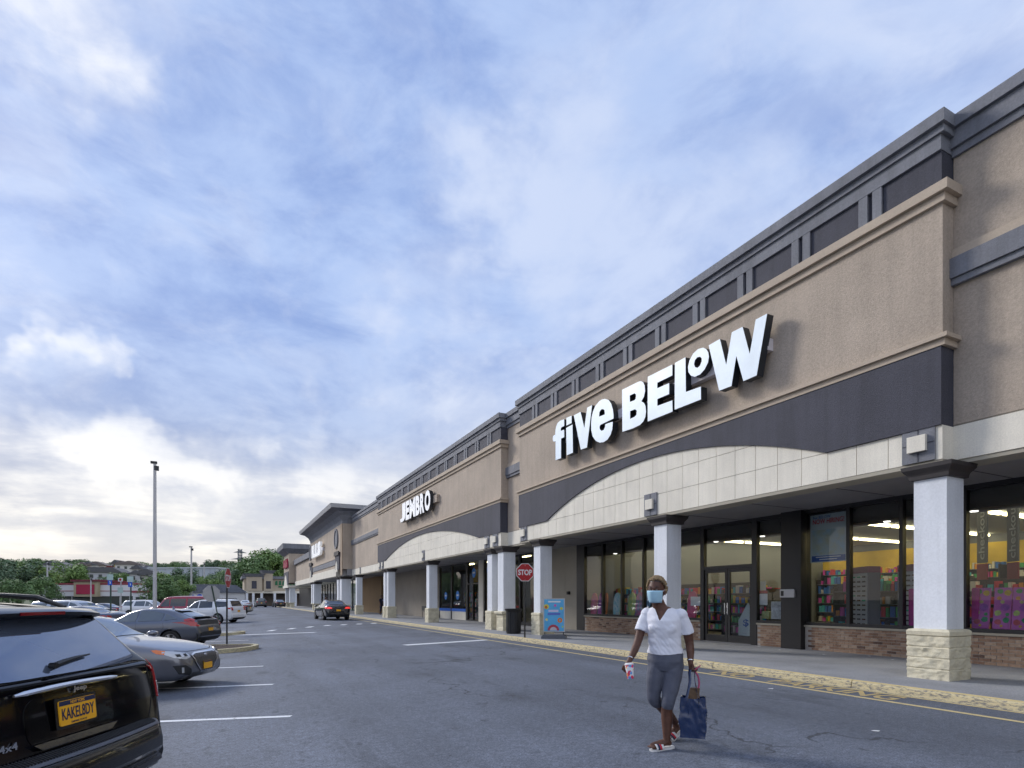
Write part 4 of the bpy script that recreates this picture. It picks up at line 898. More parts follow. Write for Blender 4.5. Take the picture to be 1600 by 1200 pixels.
# ---- black estate car in the foreground ----------------------------------
def black_suv():
    t = thing('parked_car', 'black sport utility vehicle with gold plate in the left foreground, seen from behind', 'car')
    PB = mat('paint_black', (0.003, 0.003, 0.005), 0.06, spec=0.5); L, Wd = 4.82, .965
    top = [(2.41, .72), (2.39, .90), (2.33, 1.0), (2.1, 1.07), (1.4, 1.13), (1.05, 1.16), (.35, 1.60), (0, 1.70), (-.5, 1.735), (-1.3, 1.725), (-1.85, 1.675), (-1.95, 1.65), (-2.02, 1.58), (-2.245, 1.275), (-2.265, 1.235), (-2.29, 1.1), (-2.315, .95), (-2.33, .80), (-2.345, .70), (-2.36, .62)]
    belt = [(2.41, .70), (2.2, .96), (1.1, 1.06), (-1, 1.13), (-1.9, 1.19), (-2.24, 1.225), (-2.27, 1.16), (-2.36, .58)]
    bot = [(-2.36, .48), (-2.1, .34), (-1.0, .26), (1.0, .26), (2.2, .28), (2.41, .4)]
    wid = [(-2.36, .86), (-2.32, .885), (-2.27, .91), (-2.15, .935), (-1.5, .955), (-.9, Wd), (.8, Wd), (1.9, .93), (2.3, .84), (2.41, .7)]
    roofw = [(2.4, .7), (.3, .68), (-1, .665), (-1.9, .65), (-2.1, .70), (-2.4, .8)]
    base = [-2.36 + 4.77 * i / 60 for i in range(61)]; ex = [-2.36, -2.355, -2.345, -2.335, -2.32, -2.3, -2.28, -2.27, -2.26, -2.25, -2.24, -2.22, -2.19, -2.15, -2.1, -2.06, -2.03, -2.0, -1.97, -1.94, -1.9, 2.40, 2.38, 2.36, 2.33]
    v, f = car_body(L, top, belt, bot, wid, roofw, sorted(set(base + ex)), sub=4)
    link('body', body_mesh(v, f, PB, (1.46, -1.45), .43, Wd), t); bv = bvh_of(MB().add(v, f).mesh('tmp', PB))
    for s in (1, -1):
        for q in ([(.92, 1.13), (.10, 1.16), (.10, 1.60), (.36, 1.52)], [(.02, 1.16), (-.95, 1.18), (-.88, 1.60), (.02, 1.62)], [(-1.06, 1.19), (-1.85, 1.24), (-1.78, 1.53), (-1.0, 1.59)]): patch(bv, q, 'y', CGLASS, .004, .12, s, name='side_window', parent=t)
        for q in ([(.95, .5), (.97, 1.08)], [(.06, .42), (.06, 1.14)], [(-.98, .8), (-1.1, 1.0), (-1.0, 1.16)]): seam(bv, q, 'y', SEAM, sign=s, parent=t)
        mirror(t, PB, .72, s * .93, 1.2, s)
        for x in (1.46, -1.45): wheel(t, x, s * .83, .385, .26, s, RIMM)
        rr_ = MB().tube([(-.0, s * .60, 1.70), (-.08, s * .60, 1.755), (-.5, s * .605, 1.775), (-1.35, s * .60, 1.755), (-1.60, s * .60, 1.735), (-1.80, s * .60, 1.665)], [(.02, .016)] * 4 + [(.026, .02), (.014, .014)], 8); rr_.build('roof_rail', PLAST, t, smooth=40)
    # rear glass with ceramic border, heated area, wiper
    gl = patch(bv, [(-.66, 1.262), (-.40, 1.252), (.40, 1.252), (.66, 1.262), (.71, 1.285), (.69, 1.35), (.60, 1.57), (.30, 1.60), (-.30, 1.60), (-.60, 1.57), (-.69, 1.35), (-.71, 1.285)], 'x', mat('rear_glass', (0.17, 0.21, 0.30), 0.015, spec=1.0, coat=1.0, metal=0.55), .006, .05, -1, name='rear_window', parent=t)
    wz = lambda y, z: bv.ray_cast(Vector((-5, y, z)), Vector((1, 0, 0)))[0]
    w = MB(); 
    pts = [wz(y, z) + Vector((-.03, 0, .012)) for y, z in ((.09, 1.300), (-.02, 1.318), (-.13, 1.330), (-.25, 1.338))]
    w.tube(pts, [(.018, .012), (.016, .010), (.012, .008), (.006, .005)], 6)
    w.lathe([(.001, -.02), (.018, -.02), (.018, .02), (.001, .02)], 10, Matrix.Translation(pts[0]) @ Matrix.Rotation(R(90), 4, 'Y')); w.build('rear_wiper', BLACK, t, smooth=40)
    # roof spoiler with high brake lamp
    m = MB(); rows = []
    ny = 24
    for i in range(ny + 1):
        y = -.64 + 1.28 * i / ny; a = abs(y) / .64; back = -2.13 + .10 * a ** 3; zc = 1.672 - .022 * a ** 2.4
        rows.append([(-1.88, y, zc + .005), (-2.0, y, zc - .002), (back + .02, y, zc - .022), (back, y, zc - .032), (back + .005, y, zc - .052), (back + .06, y, zc - .066), (-1.98, y, zc - .075)])
    k = len(rows[0]); m.v = [p for r_ in rows for p in r_]
    for i in range(ny):
        for j in range(k): jj = (j + 1) % k; m.f.append((i * k + j, i * k + jj, (i + 1) * k + jj, (i + 1) * k + j)); m.mi.append(0)
    m.f += [tuple(range(k)), tuple(ny * k + j for j in range(k))[::-1]]; m.mi += [0, 0]
    sp = m.build('roof_spoiler', PB, t, smooth=35)
    MB().box(-2.134, -2.10, -.17, .17, 1.623, 1.643).build('brake_lamp', mat('lamp_dull_red', (0.22, 0.01, 0.015), 0.2, coat=1.0), sp)
    m = MB(); m.prism([(-.60, 1.60), (.60, 1.60), (.55, 1.555), (.45, 1.54), (-.45, 1.54), (-.55, 1.555)], -2.035, -2.03, 'x'); 
    # tailgate shut lines and pressed recess round the plate
    seam(bv, [(-.80, 1.24), (-.80, .98), (-.72, .80), (.72, .80), (.80, .98), (.80, 1.24)], 'x', SEAM, .010, -1, parent=t)
    seam(bv, [(-.73, 1.243), (.73, 1.243)], 'x', SEAM, .010, -1, parent=t)
    rec = patch(bv, rrect(-.36, .36, .845, 1.135, .10), 'x', mat('recess_black', (0.003, 0.003, 0.004), 0.08, coat=1.0), .004, .05, -1, name='plate_recess', parent=t)
    lip = patch(bv, [(-.29, .835), (.29, .835), (.35, .875), (-.35, .875)], 'x', mat('lip_black', (0.02, 0.022, 0.03), 0.12, coat=1.0), .03, .06, -1, skirt=.03, name='recess_lip', parent=t)
    lp = MB(); rws_ = []
    for i in range(25):
        y = -.78 + 1.56 * i / 24; xa, xb = wz(0, 1.235).x, wz(.6, 1.235).x; x0 = xa + (xb - xa) * (y / .6) ** 2; rws_.append([(x0 + .03, y, 1.247), (x0 - .012, y, 1.241), (x0 - .026, y, 1.228), (x0 - .024, y, 1.214), (x0 + .02, y, 1.200)])
    for i in range(24): lp.add(rws_[i] + rws_[i + 1], [(j, j + 1, j + 6, j + 5) for j in range(4)])
    lp.build('tailgate_lip', PB, t, smooth=50)
    m = MB(); pts = []
    for i in range(13):
        y = -.42 + .84 * i / 12; z_ = 1.188 - .012 * (abs(y) / .42) ** 2; xa, xb = wz(0, 1.185).x, wz(.42, 1.176).x; pts.append(Vector((xa + (xb - xa) * (y / .42) ** 2 - .022, y, z_)))
    m.tube(pts, [(.008, .008)] + [(.017, .012)] * 11 + [(.008, .008)], 8); m.build('chrome_strip', CHROME, t, smooth=40)
    pz = wz(0, 1.0); tilt = .085
    Mp = Matrix(((0, tilt, -1, pz.x - .034), (-1, 0, 0, 0), (0, 1, tilt, 1.02), (0, 0, 0, 1)))
    fr = MB().prism(rrect(-.170, .170, -.094, .094, .012), -.010, -.0045, 'z', Mp).build('plate_frame', BLACK, t)
    pl = plate(t, Mp, 'KAKEL8DY')
    text_obj('plate_title', 'NEW YORK', PLY, Mp @ Matrix.Translation((0, .060, .0056)), pl, w=.12, hgt=.018, off=.01, ext=.0005)
    text_obj('plate_motto', 'EMPIRE STATE', PLB, Mp @ Matrix.Translation((0, -.063, .0056)), pl, w=.13, hgt=.012, off=.005, ext=.0005)
    text_obj('badge', 'Jeep', CHROME, Matrix(((0, .05, -1, wz(-.10, 1.125).x - .014), (-1, 0, 0, -.07), (0, 1, .05, 1.148), (0, 0, 0, 1))), t, w=.115, hgt=.042, off=.02, ext=.004)
    text_obj('badge', '4x4', CHROME, Matrix(((0, .05, -1, wz(.5, .9).x - .012), (-1, 0, 0, .50), (0, 1, .05, .905), (0, 0, 0, 1))), t, w=.12, hgt=.042, off=.02, ext=.004)
    # tail lamps wrapping the corners
    for s in (1, -1):
        patch(bv, [(s * .868, .965), (s * .93, .965), (s * .93, 1.245), (s * .858, 1.245)], 'x', LAMPR, .012, .04, -1, name='taillight', parent=t)
        patch(bv, [(-2.30, .955), (-2.13, 1.0), (-1.96, 1.20), (-2.0, 1.225), (-2.26, 1.235)], 'y', LAMPR, .010, .04, s, name='taillight', parent=t)
        patch(bv, [(s * .873, 1.02), (s * .925, 1.02), (s * .925, 1.075), (s * .87, 1.075)], 'x', LAMPC, .016, .04, -1, name='reversing_lamp', parent=t)
    # bumper: swept profile with ribbed step pad
    def bumper(name, prof, m_, sm=30):
        m = MB(); rows = []; n = 40
        for i in range(n + 1):
            u = -1 + 2 * i / n; a = abs(u); y = u * .985
            if a > .80: tt = (a - .80) / .20; xo = .06 * (a / .8) ** 2 + .55 * tt ** 1.6 * .85; y = math.copysign(.788 + .185 * math.sin(tt * math.pi / 2), u)
            else: xo = .06 * (a / .8) ** 2
            rows.append([(-2.36 + xo + px, y, pz_) for px, pz_ in prof])
        k = len(prof); m.v = [p for r_ in rows for p in r_]
        for i in range(n):
            for j in range(k): jj = (j + 1) % k; m.f.append((i * k + j, i * k + jj, (i + 1) * k + jj, (i + 1) * k + j)); m.mi.append(0)
        m.f += [tuple(range(k)), tuple(n * k + j for j in range(k))[::-1]]; m.mi += [0, 0]
        return m.build(name, m_, t, smooth=sm)
    BUM = mat('bumper_black', (0.006, 0.007, 0.010), 0.22, coat=0.5)
    bumper('bumper', [(.10, .80), (-.01, .795), (-.055, .775), (-.085, .74), (-.10, .66), (-.10, .60), (-.07, .55), (-.075, .50), (-.06, .46), (.02, .43), (.15, .42)], BUM)
    pad = bumper('step_pad', [(.05, .812), (-.02, .810), (-.058, .792), (-.075, .768), (-.072, .764), (.05, .80)], mat('step_pad', (0.085, 0.095, 0.125), 0.32))  # pad colour lightened towards blue in place of reflected sky
    rib = MB()
    for i in range(72):
        u = -.74 + 1.48 * i / 71; xo = .06 * (abs(u / .985) / .8) ** 2
        rib.box(-2.425 + xo, -2.36 + xo, u - .004, u + .004, .795, .8125, Matrix.Translation((-2.39 + xo, 0, .80)) @ Matrix.Rotation(R(-22), 4, 'Y') @ Matrix.Translation((2.39 - xo, 0, -.80)))
    rib.build('tread_ribs', PLAST, pad)
    bumper('lower_trim', [(-.062, .535), (-.088, .525), (-.092, .495), (-.07, .485)], mat('lower_trim', (0.035, 0.038, 0.05), 0.3))
    patch(bv, [(.92, .62), (.25, .60), (.25, -.60), (.92, -.62)], 'z', CGLASS, .004, .12, name='windscreen', parent=t)
    return t
jeep = black_suv(); place(jeep, -2.68 - 2.41, 3.66, -1)
# ---- silver sedan nosing out ---------------------------------------------
def silver_sedan():
    P = paint('silver_grey', (0.17, 0.175, 0.20), 0.75, 0.30)
    t, bv = generic_car('sedan', P, 'silver grey sedan nosing out of its stall with mesh grille and amber headlight corner', 'car', glass=CGLASSL)
    for o in [c for c in t.children if c.name.split('.')[0] in ('grille', 'headlight')]: bpy.data.objects.remove(o)
    h = 2.375
    MESH = mat('mesh_grille', (0.010, 0.010, 0.012), 0.4)
    g = patch(bv, [(-.20, .34), (.20, .34), (.38, .52), (.43, .66), (.30, .69), (-.30, .69), (-.43, .66), (-.38, .52)], 'x', MESH, .012, .05, 1, name='grille', parent=t)
    rim_ = [(-.20, .34), (.20, .34), (.38, .52), (.43, .66), (.30, .69), (-.30, .69), (-.43, .66), (-.38, .52), (-.20, .34)]
    seam(bv, rim_, 'x', CHROME, .022, 1, 'grille_surround', t, .020)
    for k in range(-9, 10):
        for sg_ in (1, -1):
            a = Vector((k * .075 - sg_ * .17, .34)); b = Vector((k * .075 + sg_ * .17, .69)); seg = []
            for i in range(21):
                p = a.lerp(b, i / 20); lim = .20 + (p.y - .34) * 1.0 if p.y < .52 else .38 + (p.y - .52) * .36
                if abs(p.x) < lim - .01: seg.append(tuple(p))
            if len(seg) > 2: seam(bv, [seg[0], seg[-1]], 'x', RIMM, .009, 1, 'grille_mesh', t, .016)
    for s in (1, -1):
        patch(bv, [(s * .47, .635), (s * .60, .60), (s * .74, .64), (s * .81, .72), (s * .77, .775), (s * .62, .735), (s * .48, .695)], 'x', LAMPC, .010, .04, 1, name='headlight', parent=t)
        patch(bv, [(h - .34, .70), (h - .48, .725), (h - .58, .785), (h - .50, .79), (h - .36, .765)], 'y', LAMPO, .010, .04, s, name='headlight_amber', parent=t)
        for yy in (.56, .68): patch(bv, [(s * (yy - .03), .655), (s * (yy + .03), .655), (s * (yy + .03), .70), (s * (yy - .03), .70)], 'x', BLACK, .014, .04, 1, name='lamp_lens', parent=t)
        patch(bv, [(s * .50, .30), (s * .70, .34), (s * .76, .50), (s * .62, .50), (s * .52, .42)], 'x', PLAST, .010, .05, 1, name='fog_recess', parent=t)
        patch(bv, [(s * .635, .36), (s * .665, .36), (s * .675, .46), (s * .645, .46)], 'x', LAMPC, .016, .05, 1, name='daytime_lamp', parent=t)
    seam(bv, [(-.62, .765), (-.40, .735), (.40, .735), (.62, .765)], 'x', SEAM, .008, 1, parent=t)
    seam(bv, [(-.70, .235), (.70, .235)], 'x', CHROME, .018, 1, 'chin_strip', t, .008)
    hit = bv.ray_cast(Vector((5, 0, .45)), Vector((-1, 0, 0)))[0]; plate(t, Matrix(((0, 0, 1, hit.x + .035), (1, 0, 0, 0), (0, 1, 0, .45), (0, 0, 0, 1))))
    e = MB().lathe([(.001, 0), (.05, 0), (.045, .012), (.001, .014)], 16, Matrix.Translation((bv.ray_cast(Vector((5, 0, .64)), Vector((-1, 0, 0)))[0].x + .012, 0, .645)) @ Matrix.Rotation(R(90), 4, 'Y') @ Matrix.Scale(.55, 4, (1, 0, 0))).build('emblem', CHROME, t, smooth=40)
    return t
so = silver_sedan(); place(so, -6.02 - 2.375, 11.35, 1)
# ---- blue-grey hatchback ---------------------------------------------------
def blue_hatch():
    P = paint('blue_grey', (0.12, 0.135, 0.175), 0.7, 0.3)
    t, bv = generic_car('hatch', P, 'blue grey hatchback with rear spoiler and hooked red taillights beside the mulched island', 'car', glass=CGLASSL)
    for o in [c for c in t.children if c.name.split('.')[0] == 'taillight']: bpy.data.objects.remove(o)
    for s in (1, -1):
        patch(bv, [(s * .88, .98), (s * .84, 1.06), (s * .70, 1.085), (s * .72, 1.02), (s * .78, .98), (s * .77, .87), (s * .62, .83), (s * .70, .79), (s * .85, .81)], 'x', LAMPR, .014, .04, -1, name='taillight', parent=t)
        patch(bv, [(-2.13, .80), (-1.98, .86), (-1.72, 1.03), (-1.86, 1.06), (-2.06, 1.0)], 'y', LAMPR, .010, .05, s, name='taillight', parent=t)
    patch(bv, [(-.64, .84), (.64, .84), (.68, 1.0), (-.68, 1.0)], 'x', PLAST, .006, .1, -1, name='tailgate_panel', parent=t)
    patch(bv, [(-.74, .30), (.74, .30), (.80, .56), (.5, .60), (-.5, .60), (-.80, .56)], 'x', PLAST, .012, .1, -1, name='rear_diffuser', parent=t)
    m = MB(); m.prism([(-1.93, 1.125), (-2.10, 1.135), (-2.14, 1.125), (-2.10, 1.11), (-1.93, 1.10)], -.66, .66, 'y'); m.build('rear_spoiler', PLAST, t, smooth=30)
    m = MB(); m.prism([(-1.22, 1.375), (-1.42, 1.345), (-1.45, 1.33), (-1.22, 1.335)], -.45, .45, 'y'); m.build('roof_spoiler', P, t, smooth=30)
    MB().lathe([(.001, .09), (.02, .085), (.05, .03), (.07, 0)], 10, Matrix.Translation((-.9, 0, 1.40)) @ Matrix.Scale(.5, 4, (0, 1, 0))).build('aerial_fin', P, t, smooth=40)
    return t
ha = blue_hatch(); place(ha, -10.75 - 2.25, 20.6, -1)
# ---- others ------------------------------------------------------------------
WP = paint('white', (0.75, 0.76, 0.78), 0.0, 0.25)
ex, _ = generic_car('suv', WP, 'white sport utility vehicle with roof rails parked behind the tilted sign', 'car'); place(ex, -19.7 - 2.5, 42.0, -1, R(-6))
patch_ex = None
va, _ = generic_car('van', paint('red', (0.30, 0.010, 0.035), 0.2, 0.3), 'dark red van with black side windows behind the white utility vehicle', 'van'); place(va, -28.6, 50.0, -1)
dk, _ = generic_car('sedan', paint('navy_black', (0.008, 0.010, 0.016), 0.2, 0.2), 'dark navy sedan driving away along the kerb, red taillights lit', 'car', txt=None, lit=True)
dk.location = (6.95, 43.9, 0); dk.rotation_euler = (0, 0, R(90 + 3)); dk.name = 'moving_car'
# rows of further parked cars: copies repainted
lotc = [(paint('silver', (0.45, 0.47, 0.50), 0.7, .3), 'silver'), (paint('dark_blue', (0.02, 0.04, 0.10), 0.4, .3), 'dark blue'), (WP, 'white'), (paint('charcoal', (0.03, 0.03, 0.035), 0.4, .3), 'charcoal')]
spots = [('sedan', 0, -21.0, 27.2, 1, 'nearest of the row behind the blue grey hatchback'), ('sedan', 1, -23.0, 30.2, -1, 'second in the row behind the blue grey hatchback'), ('suv', 0, -25.2, 33.4, 1, 'third in the row behind the blue grey hatchback'), ('sedan', 2, -27.0, 36.5, 1, 'beside the tall concrete lamp post'),
         ('sedan', 0, -30.5, 39.6, -1, 'left of the dark red van'), ('sedan', 2, -33, 43.5, 1, 'under the blue parking signs'), ('suv', 1, -29.5, 30.5, 1, 'behind the black vehicle roof'), ('sedan', 3, -35, 47, -1, 'far left before the diner'), ('sedan', 0, -40, 52, 1, 'far left end before the diner'), ('suv', 2, -36.5, 58, 1, 'in the back row just left of the red van'), ('sedan', 1, -43, 60, -1, 'in the back row before the diner entrance'), ('suv', 0, -50, 64, 1, 'in the back row under the red diner sign'), ('sedan', 2, -57, 70, -1, 'in the back row farthest left of the diner'), ('sedan', 3, -30.5, 62, -1, 'in the back row behind the tall lamp post')]
proto = {}
for kind, ci, r, d, hd, where in spots:
    pm, cn = lotc[ci]; lab = '%s %s parked %s' % (cn, 'sedan' if kind == 'sedan' else 'utility vehicle', where)
    if kind not in proto: t, _ = generic_car(kind, pm, lab, 'car', 'cars parked across the lot', False, glass=CGLASSL); proto[kind] = t
    else:
        t = copy_tree(proto[kind]); t['label'] = lab
        for c in t.children:
            if c.name.split('.')[0] in ('body', 'mirror'): me = c.data.copy(); me.materials[0] = pm; c.data = me
    t['group'] = 'cars parked across the lot'; place(t, r, d, hd)
def far_car(kind, ci, x, y, rz, where):
    t = copy_tree(proto[kind]); pm, cn = lotc[ci]; t['label'] = '%s %s %s' % (cn, 'sedan' if kind == 'sedan' else 'utility vehicle', where); t['group'] = 'cars at the far end of the lot'
    for c in t.children:
        if c.name.split('.')[0] in ('body', 'mirror'): me = c.data.copy(); me.materials[0] = pm; c.data = me
    t.location = (x, y, ground(x)); t.rotation_euler = (0, 0, rz)
far_car('suv', 3, 6.0, 122, R(92), 'far away in front of the far cream shops')
far_car('sedan', 2, 3.3, 116, R(80), 'far away left of the charcoal vehicle by the far shops')
far_car('sedan', 3, 9.0, 118, R(95), 'far away just right of the charcoal vehicle by the far shops')
far_car('suv', 0, 0.6, 86, R(30), 'far off just right of the red stop sign edge')
far_car('sedan', 3, 1.2, 100, R(40), 'far off under the dark trees at the lane end')
far_car('suv', 3, -1.0, 112, R(150), 'farthest under the dark trees at the lane end')
# ================================================================ PEOPLE
def remesh(mb, vox, smooth=2, name='m'):
    me = mb.mesh(name, BLACK); o = bpy.data.objects.new('tmp', me)
    md = o.modifiers.new('r', 'REMESH'); md.mode = 'VOXEL'; md.voxel_size = vox; md.use_smooth_shade = True
    sm = o.modifiers.new('s', 'SMOOTH'); sm.factor = 0.5; sm.iterations = smooth
    me2 = evaluated(o); bpy.data.objects.remove(o)
    me2.polygons.foreach_set('use_smooth', [True] * len(me2.polygons)); return me2
def rings(mb, rs, rv, fv, n=28):
    """loft of horizontal ellipses (cx, cy, z, half width along rv, half depth along fv)"""
    o = len(mb.v)
    for cx, cy, z, a, b in rs:
        for j in range(n):
            t = 2 * math.pi * j / n; p = Vector((cx, cy, z)) + rv * (a * math.cos(t)) + fv * (b * math.sin(t)); mb.v.append(tuple(p))
    for i in range(len(rs) - 1):
        for j in range(n): jj = (j + 1) % n; mb.f.append((o + i * n + j, o + i * n + jj, o + (i + 1) * n + jj, o + (i + 1) * n + j)); mb.mi.append(0)
    mb.f += [tuple(o + j for j in range(n))[::-1], tuple(o + (len(rs) - 1) * n + j for j in range(n))]; mb.mi += [0, 0]
def ball(mb, c, r, n=14, q=None):
    c = Vector(c); r = r if isinstance(r, tuple) else (r, r, r); o = len(mb.v); m = n // 2
    M = q if q else Matrix.Identity(3)
    for i in range(m + 1):
        a = math.pi * i / m
        for j in range(n): b = 2 * math.pi * j / n; mb.v.append(tuple(c + M @ Vector((r[0] * math.sin(a) * math.cos(b), r[1] * math.sin(a) * math.sin(b), r[2] * math.cos(a)))))
    for i in range(m):
        for j in range(n): jj = (j + 1) % n; mb.f.append((o + i * n + j, o + i * n + jj, o + (i + 1) * n + jj, o + (i + 1) * n + j)); mb.mi.append(0)
def cut_faces(me, test):
    bm = bmesh.new(); bm.from_mesh(me); bmesh.ops.delete(bm, geom=[f for f in bm.faces if test(f.calc_center_median())], context='FACES')
    for _ in range(10):                      # even out the cut edge
        mv = {}
        for v in bm.verts:
            nb = [e.other_vert(v).co for e in v.link_edges if e.is_boundary]
            if len(nb) == 2: mv[v] = v.co * .4 + (nb[0] + nb[1]) * .3
        for v, c in mv.items(): v.co = c
    bm.to_mesh(me); bm.free()
def smoothpath(P, k=4):
    P = [Vector(p) for p in P]; out = []
    for i in range(len(P) - 1):
        p0, p1, p2, p3 = P[max(i - 1, 0)], P[i], P[i + 1], P[min(i + 2, len(P) - 1)]
        for j in range(k):
            t = j / k; out.append(0.5 * (2 * p1 + (p2 - p0) * t + (2 * p0 - 5 * p1 + 4 * p2 - p3) * t * t + (3 * p1 - p0 - 3 * p2 + p3) * t ** 3))
    return out + [P[-1]]
SKIN = mat('skin_dark', (0.115, 0.052, 0.034), 0.52, 0.22, 14, 0.12, 160, spec=0.35)
SHIRT = mat('white_cotton', (0.78, 0.78, 0.84), 0.85, 0.03, 8, 0.15, 220); PANTS = mat('slate_leggings', (0.10, 0.108, 0.145), 0.75, 0.15, 10, 0.1, 200)
BLOND = mat('blond_hair', (0.38, 0.27, 0.14), 0.75, 0.6, 38, 0.6, 120, col2=(.10, .06, .035)); MASK = mat('mask_blue', (0.42, 0.66, 0.80), 0.8, 0.05, 30, 0.1, 150)
def woman():
    t = thing('person', 'walking person in white v-neck shirt, grey capri leggings and blue face mask carrying a bag', 'person')
    yaw = R(27); F = Vector((-math.sin(yaw), math.cos(yaw), 0)); Rv = Vector((-math.cos(yaw), -math.sin(yaw), 0)); Z = Vector((0, 0, 1))   # F front, Rv her right hand side
    T = [(.05, 0, .80, .155, .115), (.05, 0, .87, .178, .13), (.052, 0, .95, .168, .125), (.048, .005, 1.03, .148, .112), (.042, .008, 1.12, .148, .115), (.036, .014, 1.22, .158, .128), (.034, .012, 1.29, .165, .122), (.030, .002, 1.355, .160, .095), (.024, -.006, 1.398, .125, .078), (.010, -.004, 1.430, .072, .064)]
    hc = Vector((-.046, .03, 1.582)); hy = R(34); HF = Vector((-math.sin(hy), math.cos(hy), 0)); HR = Vector((-math.cos(hy), -math.sin(hy), 0)); HM = Matrix((HR, HF, Z)).transposed()
    armR = [(-.115, -.075, 1.352), (-.165, -.065, 1.24), (-.215, -.03, 1.09), (-.268, .04, .99), (-.325, .10, .905)]; rR = [.055, .050, .042, .038, .026]
    armL = [(.185, .075, 1.345), (.242, .07, 1.22), (.278, .05, 1.08), (.282, .075, .98), (.272, .11, .885)]; rL = [.056, .052, .043, .039, .027]
    legL = [(.125, .03, .86), (.105, .055, .70), (.062, .085, .50), (.052, .06, .40), (.055, .05, .30), (.050, .06, .12), (.048, .06, .07)]; lr = [.098, .088, .062, .056, .058, .037, .036]
    legR = [(-.015, -.02, .86), (-.045, -.015, .70), (-.060, -.03, .50), (.02, -.09, .42), (.10, -.155, .34), (.215, -.255, .215), (.235, -.27, .19)]
    b = MB()
    rings(b, T, Rv, F)
    b.tube([(.008, -.004, 1.39), (-.012, .002, 1.44), (-.036, .010, 1.50), (-.045, .015, 1.56)], [.076, .064, .060, .056], 16)
    # head: skull, jaw, nose, ears
    ball(b, hc + Z * .022 - HF * .008, (.083, .100, .116), 20, HM); ball(b, hc - Z * .058 + HF * .030, (.064, .070, .066), 16, HM)
    ball(b, hc - Z * .008 + HF * .098, (.014, .018, .028), 10, HM); ball(b, hc + HF * .090 + Z * .030, (.050, .012, .010), 10, HM)
    for s in (1, -1): ball(b, hc + HR * (s * .086) - Z * .012 - HF * .008, (.010, .020, .032), 10, HM)
    for P, r in ((armR, rR), (armL, rL)):
        sp = smoothpath(P, 3); rr = []
        for i in range(len(r) - 1): rr += [r[i] + (r[i + 1] - r[i]) * k / 3 for k in range(3)]
        b.tube(sp, rr + [r[-1]], 14); ball(b, P[0], (.060, .055, .058), 12)
    for P in (legL, legR):
        sp = smoothpath(P, 3); rr = []
        for i in range(len(lr) - 1): rr += [lr[i] + (lr[i + 1] - lr[i]) * k / 3 for k in range(3)]
        b.tube(sp, rr + [lr[-1]], 16)
    ball(b, (.075, -.045, .84), (.10, .10, .09), 14); ball(b, (.03, -.05, .84), (.10, .10, .09), 14)
    def foot(an, he, to):
        an, he, to = Vector(an), Vector(he), Vector(to); d = (to - he).normalized(); sd = d.cross(Z).normalized()
        b.tube([he - d * .01, he + d * .05 + Z * .02, he.lerp(to, .45) + Z * .016, he.lerp(to, .75) + Z * .004, to], [(.026, .026), (.034, .036), (.030, .038), (.020, .042), (.012, .034)], 14)
        b.tube([an, he + d * .05 + Z * .03], [.036, .034], 12)
        for i in range(5): o = sd * (-.032 + .016 * i); L_ = (.025, .032, .03, .024, .016)[i if sd.x > 0 else 4 - i]; b.tube([to - d * .02 + o, to + d * L_ + o - Z * .002], [.010, .0075], 8)
        return d, sd
    hL, tL = Vector((.085, .045, .055)), Vector((-.115, .105, .038)); dL, sL = foot((.048, .06, .08), hL, tL)
    hR_, tR_ = Vector((.275, -.295, .135)), Vector((.145, -.225, .050)); dR, sR = foot((.235, -.27, .18), hR_, tR_)
    # hands: palm, four bent fingers, thumb
    def hand(wr, axis, side, curl, spread, palm_n):
        wr = Vector(wr); axis = Vector(axis).normalized(); side = Vector(side); side = (side - axis * side.dot(axis)).normalized(); pn = Vector(palm_n); pn = (pn - axis * pn.dot(axis) - side * pn.dot(side)).normalized()
        b.tube([wr - axis * .02, wr + axis * .03, wr + axis * .085], [(.022, .024), (.030, .022), (.036, .017)] if False else [.026, .027, .024], 12)
        for k in (-1, 0, 1): b.tube([wr, wr + axis * .09 + side * (.020 * k)], [.018, .0165], 10)
        for k, (ln, off) in enumerate(((.070, .033), (.080, .011), (.074, -.011), (.058, -.032))):
            p = wr + axis * .088 + side * off; pts = [p]; dirv = axis + side * (off * spread)
            for sgm, cv in zip((.42, .33, .25), curl): dirv = (Matrix.Rotation(cv, 3, side.cross(pn).cross(side).cross(side) if False else pn.cross(axis)) @ dirv).normalized(); pts.append(pts[-1] + dirv * ln * sgm)
            b.tube(pts, [.0105, .010, .009, .0075], 8)
        tb = wr + axis * .03 + side * .028; b.tube([tb, tb + side * .030 + axis * .028 + pn * .012, tb + side * .034 + axis * .055 + pn * .030], [.013, .012, .009], 8)
    hand(armR[-1], (-.42, .25, -.75), (.75, .35, -.2), (.45, .65, .5), 1.0, (.45, .55, -.35))
    hand(armL[-1], (.10, .12, -.95), (.25, .9, .1), (1.15, 1.25, .9), .3, (-.85, .25, 0))
    body = remesh(b, .0058, 2, 'body'); body.materials.clear(); body.materials.append(SKIN); link('body', body, t)
    # t-shirt: torso and sleeves, v-neck and hems cut clean
    s = MB(); off = .014
    TT = [(c[0], c[1], c[2], c[3] + off + (.008 if c[2] < 1.1 else 0), c[4] + off) for c in T if .94 <= c[2] <= 1.40]
    TT = [(.052, 0, .945, .180, .138)] + TT[1:] + [(.016, -.006, 1.420, .098, .078)]
    rings(s, TT, Rv, F, 36)
    for sg_ in (1, -1): ball(s, Vector((.036, .014, 1.215)) + Rv * (.072 * sg_) + F * .068, (.074, .064, .075), 14, Matrix((Rv, F, Z)).transposed())
